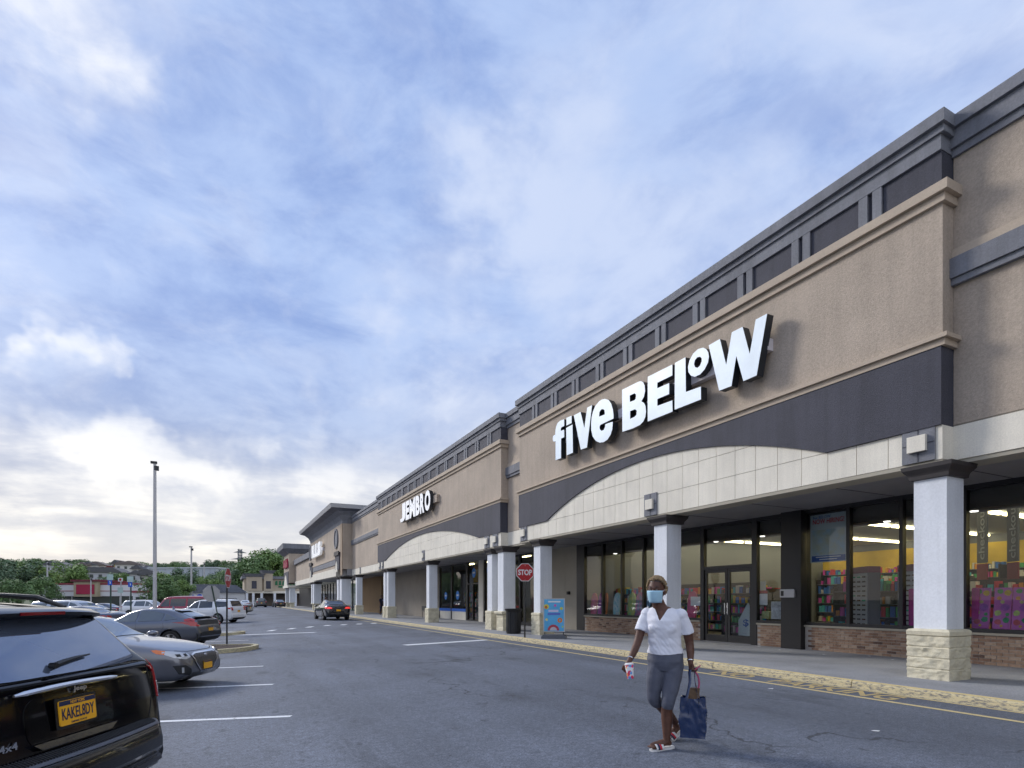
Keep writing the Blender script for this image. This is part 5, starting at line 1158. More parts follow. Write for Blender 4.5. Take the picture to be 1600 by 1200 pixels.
    for P, r in ((armR, rR), (armL, rL)):
        P = [Vector(p) for p in P]; e = P[1].lerp(P[2], .42); s.tube([P[0] + (P[0] - P[1]) * .25 + Z * .01, P[0].lerp(P[1], .35), P[1], e], [.048, .060, .062, .066], 16); ball(s, P[0], (.067, .065, .067), 14)
    sm_ = remesh(s, .0062, 3, 'shirt')
    nn = [v.normal.copy() for v in sm_.vertices]
    for v, vn in zip(sm_.vertices, nn):
        p = v.co; w = noise.noise(Vector((p.x * 9, p.y * 9, p.z * 16))) * .005 + noise.noise(Vector((p.x * 22, p.y * 22, p.z * 30 + p.x * 30))) * .0028
        if p.z < 1.12: w *= 1.9
        v.co = p + vn * w
    def vneck(c):
        q = Vector((c.x - .028, c.y, 0)); lat = abs(q.dot(Rv)); fr = q.dot(F)
        return (fr > .0 and c.z > 1.285 and lat < (c.z - 1.285) * .52) or (c.z > 1.412 and lat < .088) or c.z < .965 - .018 * math.cos(min(1.5, lat * 9))
    cut_faces(sm_, vneck); sm_.materials.clear(); sm_.materials.append(SHIRT); sh = link('shirt', sm_, t)
    e = [Vector(p) for p in ()]
    # capri leggings
    p_ = MB(); rings(p_, [(.05, 0, .785, .150, .112), (.05, 0, .83, .172, .128), (.05, 0, .88, .182, .138), (.052, 0, .95, .174, .131), (.05, .004, 1.0, .158, .120)], Rv, F, 32)
    ball(p_, (.115, -.075, .86), (.105, .10, .10), 14); ball(p_, (.02, -.085, .86), (.105, .095, .10), 14)
    for P in (legL, legR):
        P2 = [Vector(p) for p in P[:3]]; kn = Vector(P[2]).lerp(Vector(P[3]), .75); sp = smoothpath(P2 + [kn], 4); rr = [.102, .102, .099, .096, .093, .087, .080, .073, .068, .065, .063, .062, .062]; p_.tube(sp, rr, 18)
    pm = remesh(p_, .0065, 3, 'leggings')
    nn = [v.normal.copy() for v in pm.vertices]
    for v, vn in zip(pm.vertices, nn): v.co += vn * (noise.noise(v.co * 14) * .0035 + noise.noise(Vector((v.co.x * 30, v.co.y * 30, v.co.z * 40))) * .0015)
    pm.materials.clear(); pm.materials.append(PANTS); link('leggings', pm, t)
    # hair: short curls over the crown, sides and back
    h = MB(); rr = random.Random(11)
    for i in range(620):
        a = rr.uniform(0, 2 * math.pi); el = rr.uniform(-.45, 1.45); d = Vector((math.cos(el) * math.cos(a), math.cos(el) * math.sin(a), math.sin(el)))
        fwd_ = d.y
        if fwd_ > .42 and d.z < .70: continue
        if fwd_ > .05 and d.z < .10: continue
        pos = hc + Z * .030 - HF * .012 + HM @ Vector((d.x * .094, d.y * .112, d.z * .120)); ball(h, pos, rr.uniform(.008, .018), 6)
    hm = h.mesh('hair', BLOND, 80); link('hair', hm, t)
    hb = MB(); rings_ = []
    ball(hb, hc + Z * .026 - HF * .004, (.085, .101, .117), 28, HM); hbm = hb.mesh('hairline', mat('dark_hair', (0.05, 0.032, 0.028), 0.6, 0.2, 60), 80)
    cut_faces(hbm, lambda c: (c - hc).z < .066 + .35 * max(0, (c - hc).dot(HF)) ); link('hairline', hbm, t)
    # face mask with pleats and ear loops
    m = MB(); n = 14; rows = []
    for k in range(9):
        vv = k / 8; z = .006 - .122 * vv
        row = []
        for i in range(n + 1):
            u = -1 + 2 * i / n; lat = .086 * math.sin(u * 1.25) * (1.0 - .22 * vv * vv); dep = .020 + .100 * math.cos(u * 1.32) - .030 * vv * vv + .004 * math.sin(k * math.pi) + (.003 if k % 2 else 0) + .010 * math.exp(-(u * 3) ** 2) * (1 - vv)
            row.append(hc + HR * lat + HF * dep + Z * z)
        rows.append(row)
    m.v = [tuple(p) for r_ in rows for p in r_]
    for k in range(8):
        for i in range(n): q = k * (n + 1) + i; m.f.append((q, q + 1, q + n + 2, q + n + 1)); m.mi.append(0)
    mk = m.build('face_mask', MASK, t, smooth=60)
    sol = mk.modifiers.new('thickness', 'SOLIDIFY'); sol.thickness = .002
    for s_ in (1, -1):
        a = hc + HR * (.076 * s_) + HF * .055; e_ = hc + HR * (.088 * s_) - HF * .012
        MB().tube([a - Z * .01, e_ + Z * .02, e_ - HF * .012 - Z * .01, e_ - Z * .045, a - Z * .095 - HR * (.008 * s_)], .0018, 5).build('ear_loop', SHIRT, mk)
        eb = MB(); ball(eb, hc + HR * (.031 * s_) + HF * .084 + Z * .020, .0115, 12); eye = eb.build('eye', mat('eye_white', (0.32, 0.27, 0.24), 0.3), t, smooth=80)
        ib = MB(); ball(ib, hc + HR * (.031 * s_) + HF * .0905 + Z * .020, .0065, 10); ib.build('iris', mat('iris', (0.012, 0.008, 0.006), 0.15), eye, smooth=80)
        lid = MB(); ball(lid, hc + HR * (.031 * s_) + HF * .081 + Z * .0245, (.016, .0135, .0085), 12, HM); lid.build('eyelid', SKIN, eye, smooth=80)
        bw = MB(); bw.tube([hc + HR * ((.014) * s_) + HF * .098 + Z * .040, hc + HR * (.034 * s_) + HF * .093 + Z * .046, hc + HR * (.054 * s_) + HF * .074 + Z * .040], [.004, .0045, .002], 6); bw.build('eyebrow', mat('dark_hair', (0.05, 0.03, 0.03)), t)
    # slides
    WS = mat('slide_white', (0.75, 0.74, 0.73), 0.6); RS = mat('slide_red', (0.55, 0.02, 0.04), 0.6); NS = mat('slide_navy', (0.02, 0.025, 0.06), 0.6)
    for he, to, d, sd in ((hL, tL, dL, sL), (hR_, tR_, dR, sR)):
        z0 = Vector((0, 0, -.036)); up = sd.cross(d).normalized(); up = up if up.z > 0 else -up; f_ = MB(); outl = [(-.02, .0), (-.015, .026), (.03, .034), (.10, .036), (.17, .046), (.235, .036), (.25, 0), (.235, -.036), (.17, -.046), (.10, -.036), (.03, -.034), (-.015, -.026)]
        base = he - d * .02 - up * .030; o = len(f_.v)
        for hgt in (-.022, 0.0):
            for a, w in outl: f_.v.append(tuple(base + d * a + sd * w + up * hgt))
        k = len(outl); f_.f = [tuple(range(k)), tuple(range(k, 2 * k))[::-1]] + [(i, (i + 1) % k, (i + 1) % k + k, i + k) for i in range(k)]; f_.mi = [0] * len(f_.f)
        sl = f_.build('slide', WS, t, smooth=40)
        for a, w_, mm in ((.105, .022, WS), (.127, .020, RS), (.147, .022, NS), (.168, .018, WS)):
            q = MB(); P = [base + d * (a + .018) + sd * (math.cos(x) * .050) + up * (math.sin(x) * (.062 - .10 * (a - .1)) - .004) for x in [math.pi * i / 12 for i in range(13)]]
            oo = 0
            for p in P: q.v += [tuple(p - d * w_ / 2), tuple(p + d * w_ / 2)]
            for i in range(12): q.f.append((2 * i, 2 * i + 1, 2 * i + 3, 2 * i + 2)); q.mi.append(0)
            st = q.build('strap', mm, sl, smooth=60); so_ = st.modifiers.new('t', 'SOLIDIFY'); so_.thickness = .004
    # bracelets and neck chain
    for P in (armR, armL):
        w_ = Vector(P[-1]); ax = (Vector(P[-1]) - Vector(P[-2])).normalized(); q = MB(); Mq = Matrix.Translation(w_ - ax * .012) @ ax.to_track_quat('Z', 'Y').to_matrix().to_4x4()
        q.lathe([(.029, -.006), (.0335, -.004), (.0335, .004), (.029, .006)], 18, Mq); q.build('bracelet', CHROME, t, smooth=40)
    sc_ = MB(); sc_.tube(smoothpath([(.075, -.03, 1.415), (.07, .055, 1.385), (.038, .112, 1.335), (.024, .126, 1.30)], 4), .0028, 5); sc_.build('neck_cord', mat('cord', (0.35, 0.33, 0.34), 0.7), t)
    q = MB(); q.tube(smoothpath([(-.155, .05, 1.30), (-.15, .12, 1.22), (-.165, .10, 1.05), (-.15, .09, .92)], 4), .0022, 5)
    return t
wm = woman()
WPOS = RT * 1.50 + FWD * 5.83; WZ = ground(WPOS.x)
# mirror-free frame: (RT, -FWD, up) is left-handed, so the figure is built mirrored in its meshes instead
def flip_tree(o):
    for c in o.children:
        if c.data and not c.data.get('f'):
            c.data['f'] = 1; c.data.transform(Matrix.Scale(-1, 4, (0, 1, 0))); c.data.flip_normals()
        flip_tree(c)
def put(o):
    flip_tree(o)
    o.location = (WPOS.x, WPOS.y, WZ); o.rotation_euler = (0, 0, math.atan2(RT.y, RT.x))
put(wm)
# paper cup held in the hand
cp = thing('paper_cup', 'white paper cup with coloured print held in the walking hand', 'cup')
def tilted(c, ax): return Matrix.Translation(c) @ Vector(ax).to_track_quat('Z', 'Y').to_matrix().to_4x4()
CM = tilted((-.352, .185, .865), (.10, .05, -1)); 
PRINT = bpy.data.materials.new('cup_print'); PRINT.use_nodes = True; _t = PRINT.node_tree; _b = _t.nodes['Principled BSDF']; _g = _t.nodes.new('ShaderNodeNewGeometry'); _v = _t.nodes.new('ShaderNodeTexVoronoi'); _v.inputs['Scale'].default_value = 38; _t.links.new(_g.outputs['Position'], _v.inputs['Vector'])
_r = _t.nodes.new('ShaderNodeValToRGB'); _r.color_ramp.interpolation = 'CONSTANT'; _s = _t.nodes.new('ShaderNodeSeparateColor'); _t.links.new(_v.outputs['Color'], _s.inputs[0]); _t.links.new(_s.outputs[0], _r.inputs[0]); _t.links.new(_r.outputs[0], _b.inputs['Base Color'])
_e = _r.color_ramp.elements; _e[0].color = (.75, .76, .78, 1); _e[1].position = .62; _e[1].color = (.75, .05, .12, 1)
for p_, c_ in ((.74, (.85, .35, .05, 1)), (.84, (.12, .35, .7, 1)), (.93, (.75, .76, .78, 1))): x_ = _e.new(p_); x_.color = c_
MB().lathe([(.041, 0), (.043, .004), (.031, .135), (.030, .140), (.001, .141)], 20, CM).build('cup_body', PRINT, cp, smooth=40)
MB().lathe([(.001, -.012), (.036, -.012), (.045, -.004), (.045, .004), (.040, .005)], 20, CM).build('lid', WS_ if False else mat('slide_white', (0.75, 0.74, 0.73), 0.6), cp, smooth=40)
put(cp)
# navy tote
bag = thing('tote_bag', 'shiny navy blue shopping tote hanging from the walking person hand', 'bag')
NAVY = mat('navy_vinyl', (0.012, 0.030, 0.095), 0.16, 0.1, 6, 0.25, 22, coat=0.6)
bm = bmesh.new(); bc = Vector((.292, .13, 0)); ca, sa = math.cos(R(20)), math.sin(R(20)); nz, nu, nw = 26, 20, 10
grid = {}
def bagp(u, w, z):
    taper = 1.0 + .05 * math.sin(math.pi * z); x = u * .118 * taper; y = w * .070 * taper
    cr = (noise.noise(Vector((u * 1.6, w * 2, z * 3.4))) * .022 - abs(noise.noise(Vector((u * 2.2 + z * 2.5 + 3, w * 3, z * 2.6 - u)))) * .034)
    l = max(abs(u), abs(w)); k = 1 + (cr * (1 if l > .99 else 0)) * 6
    x *= k; y *= k
    return Vector((bc.x + x * ca - y * sa, bc.y + x * sa + y * ca, 0.14 + z * .385 + (.015 * abs(u) if z > .95 else 0)))
per = [(-1 + 2 * i / nu, -1) for i in range(nu)] + [(1, -1 + 2 * i / nw) for i in range(nw)] + [(1 - 2 * i / nu, 1) for i in range(nu)] + [(-1, 1 - 2 * i / nw) for i in range(nw)]
rws = [[bm.verts.new(bagp(u, w, k / nz)) for u, w in per] for k in range(nz + 1)]
inn = [[bm.verts.new(bagp(u * .97, w * .95, k)) for u, w in per] for k in (1.0, .80)]
m_ = len(per)
for A, B_ in list(zip(rws[:-1], rws[1:])) + [(rws[-1], inn[0]), (inn[0], inn[1])]:
    for i in range(m_): bm.faces.new((A[i], A[(i + 1) % m_], B_[(i + 1) % m_], B_[i]))
bm.faces.new(rws[0]); bm.faces.new(inn[1]); bmesh.ops.recalc_face_normals(bm, faces=bm.faces); me = bpy.data.meshes.new('bag_body'); bm.to_mesh(me); bm.free(); me.materials.append(NAVY)
me.polygons.foreach_set('use_smooth', [True] * len(me.polygons)); me.set_sharp_from_angle(angle=R(24)); link('bag_body', me, bag)
for w in (-1, 1):
    a, b_ = bagp(-.5, w, .98), bagp(.5, w, .98); top = Vector((.283, .125 + .012 * w, .80)); q = MB()
    q.tube(smoothpath([a - Vector((0, 0, .08)), a, a.lerp(top, .55) + Vector((.0, 0, 0)), top + Vector((-.02, 0, 0)), top + Vector((.02, 0, 0)), b_.lerp(top, .55), b_, b_ - Vector((0, 0, .08))], 3), (.014, .004), 6); q.build('handle', NAVY, bag, smooth=50)
paper = MB(); rr = random.Random(4)
paper.v = [tuple(bagp(u, w, z) + Vector((rr.uniform(-.01, .01), rr.uniform(-.01, .01), 0))) for z in (.85, 1.12, 1.24) for u, w in ((-.4, -.5), (.5, -.6), (.6, .4), (-.3, .5))]
paper.f = [(i + 4 * k, (i + 1) % 4 + 4 * k, (i + 1) % 4 + 4 * k + 4, i + 4 * k + 4) for k in (0, 1) for i in range(4)] + [(8, 9, 10, 11)]; paper.mi = [0] * 9
paper.build('paper_parcel', mat('kraft_paper', (0.17, 0.105, 0.06), 0.8, 0.3, 20), bag)
tx = MB()
for k in range(6): z = .30 + k * .075; a = bagp(1.06, -.45 + .06 * (k % 2), z); b_ = bagp(1.06, .45 - .1 * (k % 3), z + .0); c_ = bagp(1.06, .4, z + .045); d_ = bagp(1.06, -.4, z + .045); tx.add([a, b_, c_, d_], [(0, 1, 2, 3)])
tx.build('print', mat('slide_white', (0.75, 0.74, 0.73)), bag)
put(bag)
pk = thing('lanyard', 'red and pink lanyard held with the tote handles', 'lanyard'); q = MB(); q.tube(smoothpath([(.30, .14, .80), (.335, .15, .74), (.345, .15, .66), (.325, .15, .60)], 4), (.009, .004), 6); q.tube([(.30, .14, .80), (.36, .15, .85)], .006, 6); q.build('strap', mat('pink_strap', (0.55, 0.08, 0.18), 0.6), pk); put(pk)

# far people by the second shop: small simple figures with the same build
def far_person(label, x, y, rz, top, bot, stride=.12, sc=1.0, skin=SKIN):
    t = thing('person', label, 'person', (x, y, .133 if x > 9.4 else 0), rz); b = MB(); X, Y = Vector((1, 0, 0)), Vector((0, 1, 0))
    rings(b, [(0, 0, .80, .15, .11), (0, 0, .90, .17, .12), (0, 0, 1.05, .145, .11), (0, 0, 1.28, .17, .12), (0, 0, 1.40, .15, .09), (0, 0, 1.45, .07, .06)], X, Y, 20); b.tube([(0, 0, 1.4), (0, .01, 1.56)], .05, 10); ball(b, (0, .015, 1.60), (.075, .092, .112), 14)
    for s in (1, -1):
        b.tube(smoothpath([(s * .19, 0, 1.38), (s * .23, s * stride * .3, 1.12), (s * .22, .08 + s * stride * .5, .88)], 3), [.052] * 3 + [.040] * 3 + [.030], 10); ball(b, (s * .22, .09 + s * stride * .5, .83), (.028, .035, .05), 8)
        for k in range(4): b.tube([(s * .22, .075 + k * .016 + s * stride * .5, .81), (s * .21, .078 + k * .016 + s * stride * .5, .755 + abs(k - 1.5) * .006)], .008, 5)
        b.tube([(s * .21, .12 + s * stride * .5, .83), (s * .195, .14 + s * stride * .5, .785)], .009, 5)
        b.tube(smoothpath([(s * .09, 0, .86), (s * .09, -s * stride * .4 + .02, .48), (s * .09, -s * stride, .07)], 3), [.085] * 3 + [.058] * 3 + [.036], 12); b.tube([(s * .09, -s * stride - .05, .04), (s * .09, -s * stride + .15, .035)], [.035, .028], 8)
    me = remesh(b, .012, 1, 'body'); me.materials.clear(); me.materials.append(skin); link('body', me, t)
    c = MB(); rings(c, [(0, 0, .86, .185, .135), (0, 0, 1.05, .165, .125), (0, 0, 1.28, .185, .135), (0, 0, 1.40, .165, .10), (0, 0, 1.44, .09, .075)], X, Y, 20)
    for s in (1, -1): c.tube([(s * .17, 0, 1.39), (s * .225, s * stride * .25, 1.18)], [.068, .062], 10)
    me = remesh(c, .014, 1, 'shirt'); me.materials.clear(); me.materials.append(top); link('shirt', me, t)
    c = MB(); rings(c, [(0, 0, .80, .165, .125), (0, 0, .92, .18, .13)], X, Y, 20)
    for s in (1, -1): c.tube(smoothpath([(s * .09, 0, .86), (s * .09, -s * stride * .4 + .02, .48), (s * .09, -s * stride * .75, .25)], 3), [.098] * 3 + [.07] * 3 + [.06], 12)
    me = remesh(c, .014, 1, 'trousers'); me.materials.clear(); me.materials.append(bot); link('trousers', me, t)
    c = MB(); ball(c, (0, 0, 1.63), (.086, .10, .105), 14); me = c.mesh('hair', mat('dark_hair', (0.05, 0.03, 0.03)), 80); cut_faces(me, lambda p: p.y > .03 and p.z < 1.66); link('hair', me, t)
    t.scale = (sc, sc, sc); return t
far_person('person in dark navy clothes standing under the canopy beyond the third white column', 12.3, 50.6, R(200), mat('navy_cloth', (0.015, 0.02, 0.045), 0.8), mat('navy_cloth', (0.015, 0.02, 0.045), 0.8))
far_person('person in pale lavender top and bare legs beside the navy clothed person', 12.2, 48.6, R(150), mat('lavender_cloth', (0.42, 0.42, 0.62), 0.8), mat('lavender_cloth', (0.42, 0.42, 0.62), 0.8))
far_person('person in pale top walking beyond the dark moving sedan', 8.6, 57.5, R(170), mat('pale_cloth', (0.5, 0.45, 0.46), 0.8), mat('black_cloth', (0.02, 0.02, 0.024), 0.8))
# ================================================================ STREET FURNITURE
REDP = mat('sign_red_paint', (0.42, 0.006, 0.012), 0.4, 0.06, 6); WHP = mat('sign_white', (0.75, 0.76, 0.77), 0.4); POLEG = mat('pole_green', (0.03, 0.06, 0.045), 0.5); GALV = mat('sign_back', (0.48, 0.48, 0.49), 0.4, 0.08, 4, metal=0.3)
def octagon(r): return [(r * math.cos(R(22.5 + 45 * i)), r * math.sin(R(22.5 + 45 * i))) for i in range(8)]
def stop_sign(label, loc, rz, hgt, size, pole, lean=(0, 0), bent=False):
    t = thing('stop_sign', label, 'sign', loc, rz)         # face looks towards local -y
    top = Vector((lean[0], lean[1], hgt)); MB().tube([(0, 0.03, 0), (top.x, top.y + 0.03, hgt)], .032, 4).build('post', pole, t)
    r = size / 2 / math.cos(R(22.5)); M = Matrix.Translation((top.x, top.y - .006, hgt - size / 2)) @ Matrix.Rotation(R(90), 4, 'X')
    p = MB().prism(octagon(r), -.002, .002, 'z', M).build('sign_plate', GALV, t)
    f = MB().prism(octagon(r * .99), .0022, .0035, 'z', M).build('sign_face', WHP, p); 
    MB().prism(octagon(r * .93), .0037, .0050, 'z', M).build('red_field', REDP, p)
    text_obj('lettering', 'STOP', WHP, M @ Matrix.Translation((0, 0, .0062)), p, w=size * .80, hgt=size * .32, off=.028, ext=.0008)
    MB().lathe([(.001, .006), (.012, .006), (.010, .010), (.001, .011)], 8, M @ Matrix.Translation((0, size * .38, 0))).lathe([(.001, .006), (.012, .006), (.010, .010), (.001, .011)], 8, M @ Matrix.Translation((0, -size * .38, 0))).build('bolt', GALV, p)
    return t
stop_sign('red octagonal stop sign on a black post at the kerb by the litter bin', (9.32, 17.75, .13), R(-12), 2.58, .62, BLACK)
stop_sign('grey back of an octagonal sign on a leaning green post on the second island', tuple(at_depth(345, 0, 27.7)[:2]) + (-.13,), R(200), 2.25, .76, POLEG, lean=(.42, 0))
stop_sign('red stop sign turned almost edge on, on a dark post in the mulched island', tuple(at_depth(356, 0, 20.2)[:2]) + (-.12,), R(74), 2.68, .70, BLACK)
# litter bin
tb = thing('litter_bin', 'black slatted litter bin beside the white column', 'bin', (10.05, 20.1, .131)); m = MB().lathe([(.27, 0), (.285, .02), (.285, .04), (.27, .05), (.27, .80), (.30, .86), (.345, .93), (.35, .96), (.33, .97), (.25, .95), (.24, .90), (.001, .88)], 28); m.build('bin_body', BLACK, tb, smooth=40)
sl = MB()
for i in range(24): a = 2 * math.pi * i / 24; c_, s_ = math.cos(a), math.sin(a); sl.box(-.006, .012, -.022, .022, .06, .84, Matrix.Rotation(a, 4, 'Z') @ Matrix.Translation((.278, 0, 0)))
sl.build('slats', PLAST, tb)
# poster stand
ps = thing('poster_stand', 'pavement poster stand with blue summer poster on a grey water base', 'sign', (10.02, 16.95, .131), R(-35))
MB().prism([(-.42, 0), (.42, 0), (.42, .06), (.36, .13), (-.36, .13), (-.42, .06)], -.27, .27, 'y').build('base', mat('base_grey', (0.10, 0.11, 0.13), 0.5), ps)
for s in (-.32, .32): MB().tube([(s, 0, .12), (s, 0, .24)], .014, 6).build('spring', BLACK, ps)
MB().box(-.37, .37, -.025, .025, .22, 1.36).build('frame', GALV, ps)
pz = MB().box(-.335, .335, -.030, -.0255, .25, 1.33).build('poster', mat('poster_blue', (0.10, 0.42, 0.72), 0.35, 0.15, 3), ps)
def disc(p, cx, cz, r, c, nm='print', y=-.033, half=False, r0=0):
    pts = [(cx + r * math.cos(math.pi * (1 if half else 2) * i / 20), cz + r * math.sin(math.pi * (1 if half else 2) * i / 20)) for i in range(21 if half else 20)]
    h = [[(cx + r0 * math.cos(2 * math.pi * i / 16), cz + r0 * math.sin(2 * math.pi * i / 16)) for i in range(16)]] if r0 else []
    MB().prism(pts, y, y + .002, 'y', holes=h).build(nm, mat('ink_%d_%d_%d' % tuple(int(v * 100) for v in c), c, .5), p)
disc(pz, -.26, 1.08, .085, (.70, .62, .06)); disc(pz, -.27, 1.06, .05, (.45, .12, .04), y=-.0345); disc(pz, .04, 1.12, .045, (.62, .12, .45)); disc(pz, .25, 1.02, .05, (.65, .62, .08)); disc(pz, .20, .62, .085, (.72, .22, .03), r0=.03); disc(pz, -.25, .64, .045, (.72, .66, .25)); disc(pz, -.02, .27, .20, (.45, .05, .08), half=True); disc(pz, -.02, .27, .12, (.55, .52, .56), half=True, y=-.0345); disc(pz, .29, .40, .03, (.45, .65, .15))
MB().prism([(-.20, 1.225), (.22, 1.225), (.22, 1.275), (-.20, 1.275)], -.033, -.031, 'y').build('print', WHP, pz)
MB().prism([(-.19, .90), (.15, .90), (.15, .975), (-.19, .975)], -.033, -.031, 'y').build('print', mat('ink_lilac', (.62, .58, .78), .5), pz)
MB().prism([(-.22, .79), (.22, .80), (.22, .875), (-.22, .865)], -.033, -.031, 'y').build('print', mat('ink_blue', (.10, .16, .55), .5), pz)
# bench against the dark tan wall
bn = thing('bench', 'small black metal bench against the dark tan wall behind the far column', 'bench', (13.2, 40.6, .131), R(90)); MB().box(-.6, .6, -.2, .2, .42, .45).build('seat', BLACK, bn); MB().box(-.6, .6, .18, .21, .5, .85).build('backrest', BLACK, bn)
for x in (-.55, .55):
    for y in (-.17, .17): MB().tube([(x, y, 0), (x, y, .43)], .018, 6).build('leg', BLACK, bn)
    MB().tube([(x, -.17, .43), (x, -.17, .64), (x, .18, .64)], .014, 6).build('armrest', BLACK, bn)
# wall lamp / utility boxes
for nm, lab, x, y, z, s in (('alarm_box', 'small black box on the pale wall beside the first windows', XG - .12, 21.9, 1.75, .07), ('alarm_box', 'small black box on the dark tan wall past the second column', XG - .13, 40.3, 1.75, .08)):
    o = thing(nm, lab, 'box', (x, y, z)); MB().box(-.05, .06, -s, s, -s, s).box(-.07, -.05, -s * .5, s * .5, -s * .5, s * .5).build('casing', BLACK, o)
o = thing('intercom_box', 'grey metal box on the black clad pillar beside the doors', 'box', (XG - .24, 10.6, 1.62)); MB().prism(rrect(-.22, .22, -.11, .11, .02), -.03, .02, 'x').build('casing', GALV, o); MB().box(-.034, -.031, .10, .19, -.07, .07).build('slot', BLACK, o)
# planted kerb islands
KERBC = yellow_mat('island_kerb', 0.55, (0.52, 0.45, 0.27)); MULCH = mat('mulch', (0.055, 0.035, 0.028), 0.95, 0.4, 18, 0.9, 60, fine=0.3, fs=50)
def island(label, tip, width, length, mulch=True):
    """rounded island: tip towards the lane, running back along the stalls"""
    t = bthing('kerb_island', label, 'island', (tip[0], tip[1], ground(tip[0]))); T_ = Vector(tip); n = 14; outer = []
    c = T_ - RT * (width / 2)
    for i in range(n + 1): a = math.pi / 2 - math.pi * i / n; outer.append(c + RT * (math.cos(a) * width / 2) + FWD * (math.sin(a) * width / 2))
    outer += [c - FWD * width / 2 - RT * length, c + FWD * width / 2 - RT * length]; cen = sum(outer, Vector((0, 0))) / len(outer)
    inner = [c + (p - c) * (1 - .30 / width) if i <= n else p + (-FWD if i == n + 2 else FWD) * .15 + RT * .15 for i, p in enumerate(outer)]
    inner[n + 1] = outer[n + 1] + FWD * .15 + RT * .15; inner[n + 2] = outer[n + 2] - FWD * .15 + RT * .15
    m = MB(); k = len(outer); m.v = [(p.x, p.y, ground(p.x) - .05) for p in outer] + [(p.x, p.y, ground(p.x) + .13) for p in outer] + [(p.x, p.y, ground(p.x) + .135) for p in inner] + [(p.x, p.y, ground(p.x) + .02) for p in inner]
    m.f = [(i + a * k, (i + 1) % k + a * k, (i + 1) % k + a * k + k, i + a * k + k) for a in range(3) for i in range(k)]; m.mi = [0] * len(m.f); W(m.build('kerb', KERBC, t))
    q = MB(); q.v = [(p.x, p.y, ground(p.x) + .10) for p in inner]; ci = inner[0].lerp(inner[n], .5) - RT * .4; q.v.append((ci.x, ci.y, ground(ci.x) + .20)); q.f = [(i, (i + 1) % k, k) for i in range(k)]; q.mi = [0] * k; W(q.build('mulch_bed' if mulch else 'paving', MULCH if mulch else WALK, t, smooth=80))
e1 = at_depth(400, 0, 18.9); island('kerbed island with dark mulch beside the blue grey hatchback', (e1.x, e1.y), 2.0, 4.5)
e2 = at_depth(381, 0, 27.4); island('pale kerbed island under the leaning green post', (e2.x, e2.y), 1.5, 4.0, False)
# lamp posts
CONC = mat('post_concrete', (0.50, 0.49, 0.49), 0.7, 0.1, 1.5)
def lamp_post(label, px, d, top_px, r0):
    p = at_depth(px, top_px, d); g0 = -.36; t = thing('lamp_post', label, 'lamp post', (p.x, p.y, g0)); H = p.z - g0
    MB().tube([(0, 0, 0), (0, 0, H * .5), (0, 0, H)], [r0, r0 * .86, r0 * .70], 14).build('post', CONC, t, smooth=50)
    MB().lathe([(r0 * 1.6, 0), (r0 * 1.6, .5), (r0 * 1.1, .6)], 14).build('footing', CONC, t)
    if r0 > .15: MB().lathe([(r0 * .9, H * .33), (r0 * 1.2, H * .335), (r0 * 1.2, H * .35), (r0 * .9, H * .355)], 14).build('collar', GALV, t); 
    h_ = MB(); h_.box(-r0 * 1.9, r0 * 1.0, -.14, .14, H - .02, H + .14).box(-.05, r0 * 1.8, -r0 * .7, r0 * .7, H - .55, H - .20); h_.build('lamp_head', PLAST, t)
lamp_post('tall pale concrete lamp post behind the parked cars', 242, 45, 724, .15)
lamp_post('shorter distant pale lamp post right of the tall one', 299, 95, 855, .17)
lamp_post('farthest thin lamp post before the pale warehouse', 319, 150, 880, .16)
lamp_post('white lamp post before the trees at far left', 74, 105, 878, .16)
lamp_post('thin white lamp post in front of the diner sign', 142, 100, 902, .12)
# accessible parking signs
BLUEP = mat('sign_blue', (0.01, 0.10, 0.55), 0.4); PALEG = mat('sign_pale_green', (0.42, 0.55, 0.52), 0.4)
for px, yt, d, lab in ((173, 906, 36, 'blue accessible parking sign, left of the pair near the diner'), (204.5, 909, 37, 'blue accessible parking sign, right of the pair near the diner')):
    p = at_depth(px, yt, d); t = thing('parking_sign', lab, 'sign', (p.x, p.y, -.36), -TH); H = p.z + .36
    MB().tube([(0, 0, 0), (0, 0, H)], .045, 6).build('post', POLEG, t); MB().box(-.20, .20, -.07, -.055, H - .02, H + .34).build('upper_plate', PALEG, t); b_ = MB().box(-.13, .13, -.075, -.058, H - .34, H - .03).build('lower_plate', BLUEP, t)
    MB().lathe([(.001, 0), (.03, 0), (.03, .004), (.001, .005)], 10, Matrix.Translation((0, -.076, H - .11)) @ Matrix.Rotation(R(90), 4, 'X')).box(-.012, .05, -.080, -.076, H - .24, H - .15).build('symbol', WHP, b_)
p = at_depth(189, 908, 36.5); t = thing('parking_sign', 'pale sign with a red circle between the two blue parking signs', 'sign', (p.x, p.y, -.36), -TH); H = p.z + .36
MB().tube([(0, 0, 0), (0, 0, H)], .035, 6).build('post', GALV, t); MB().box(-.15, .15, -.06, -.05, H - .02, H + .2).build('upper_plate', WHP, t); MB().lathe([(.05, 0), (.08, 0), (.08, .004), (.05, .004)], 14, Matrix.Translation((0, -.062, H + .09)) @ Matrix.Rotation(R(90), 4, 'X')).build('ring', REDP, t); MB().box(-.17, .17, -.06, -.05, H - .75, H - .4).build('lower_plate', PALEG, t)
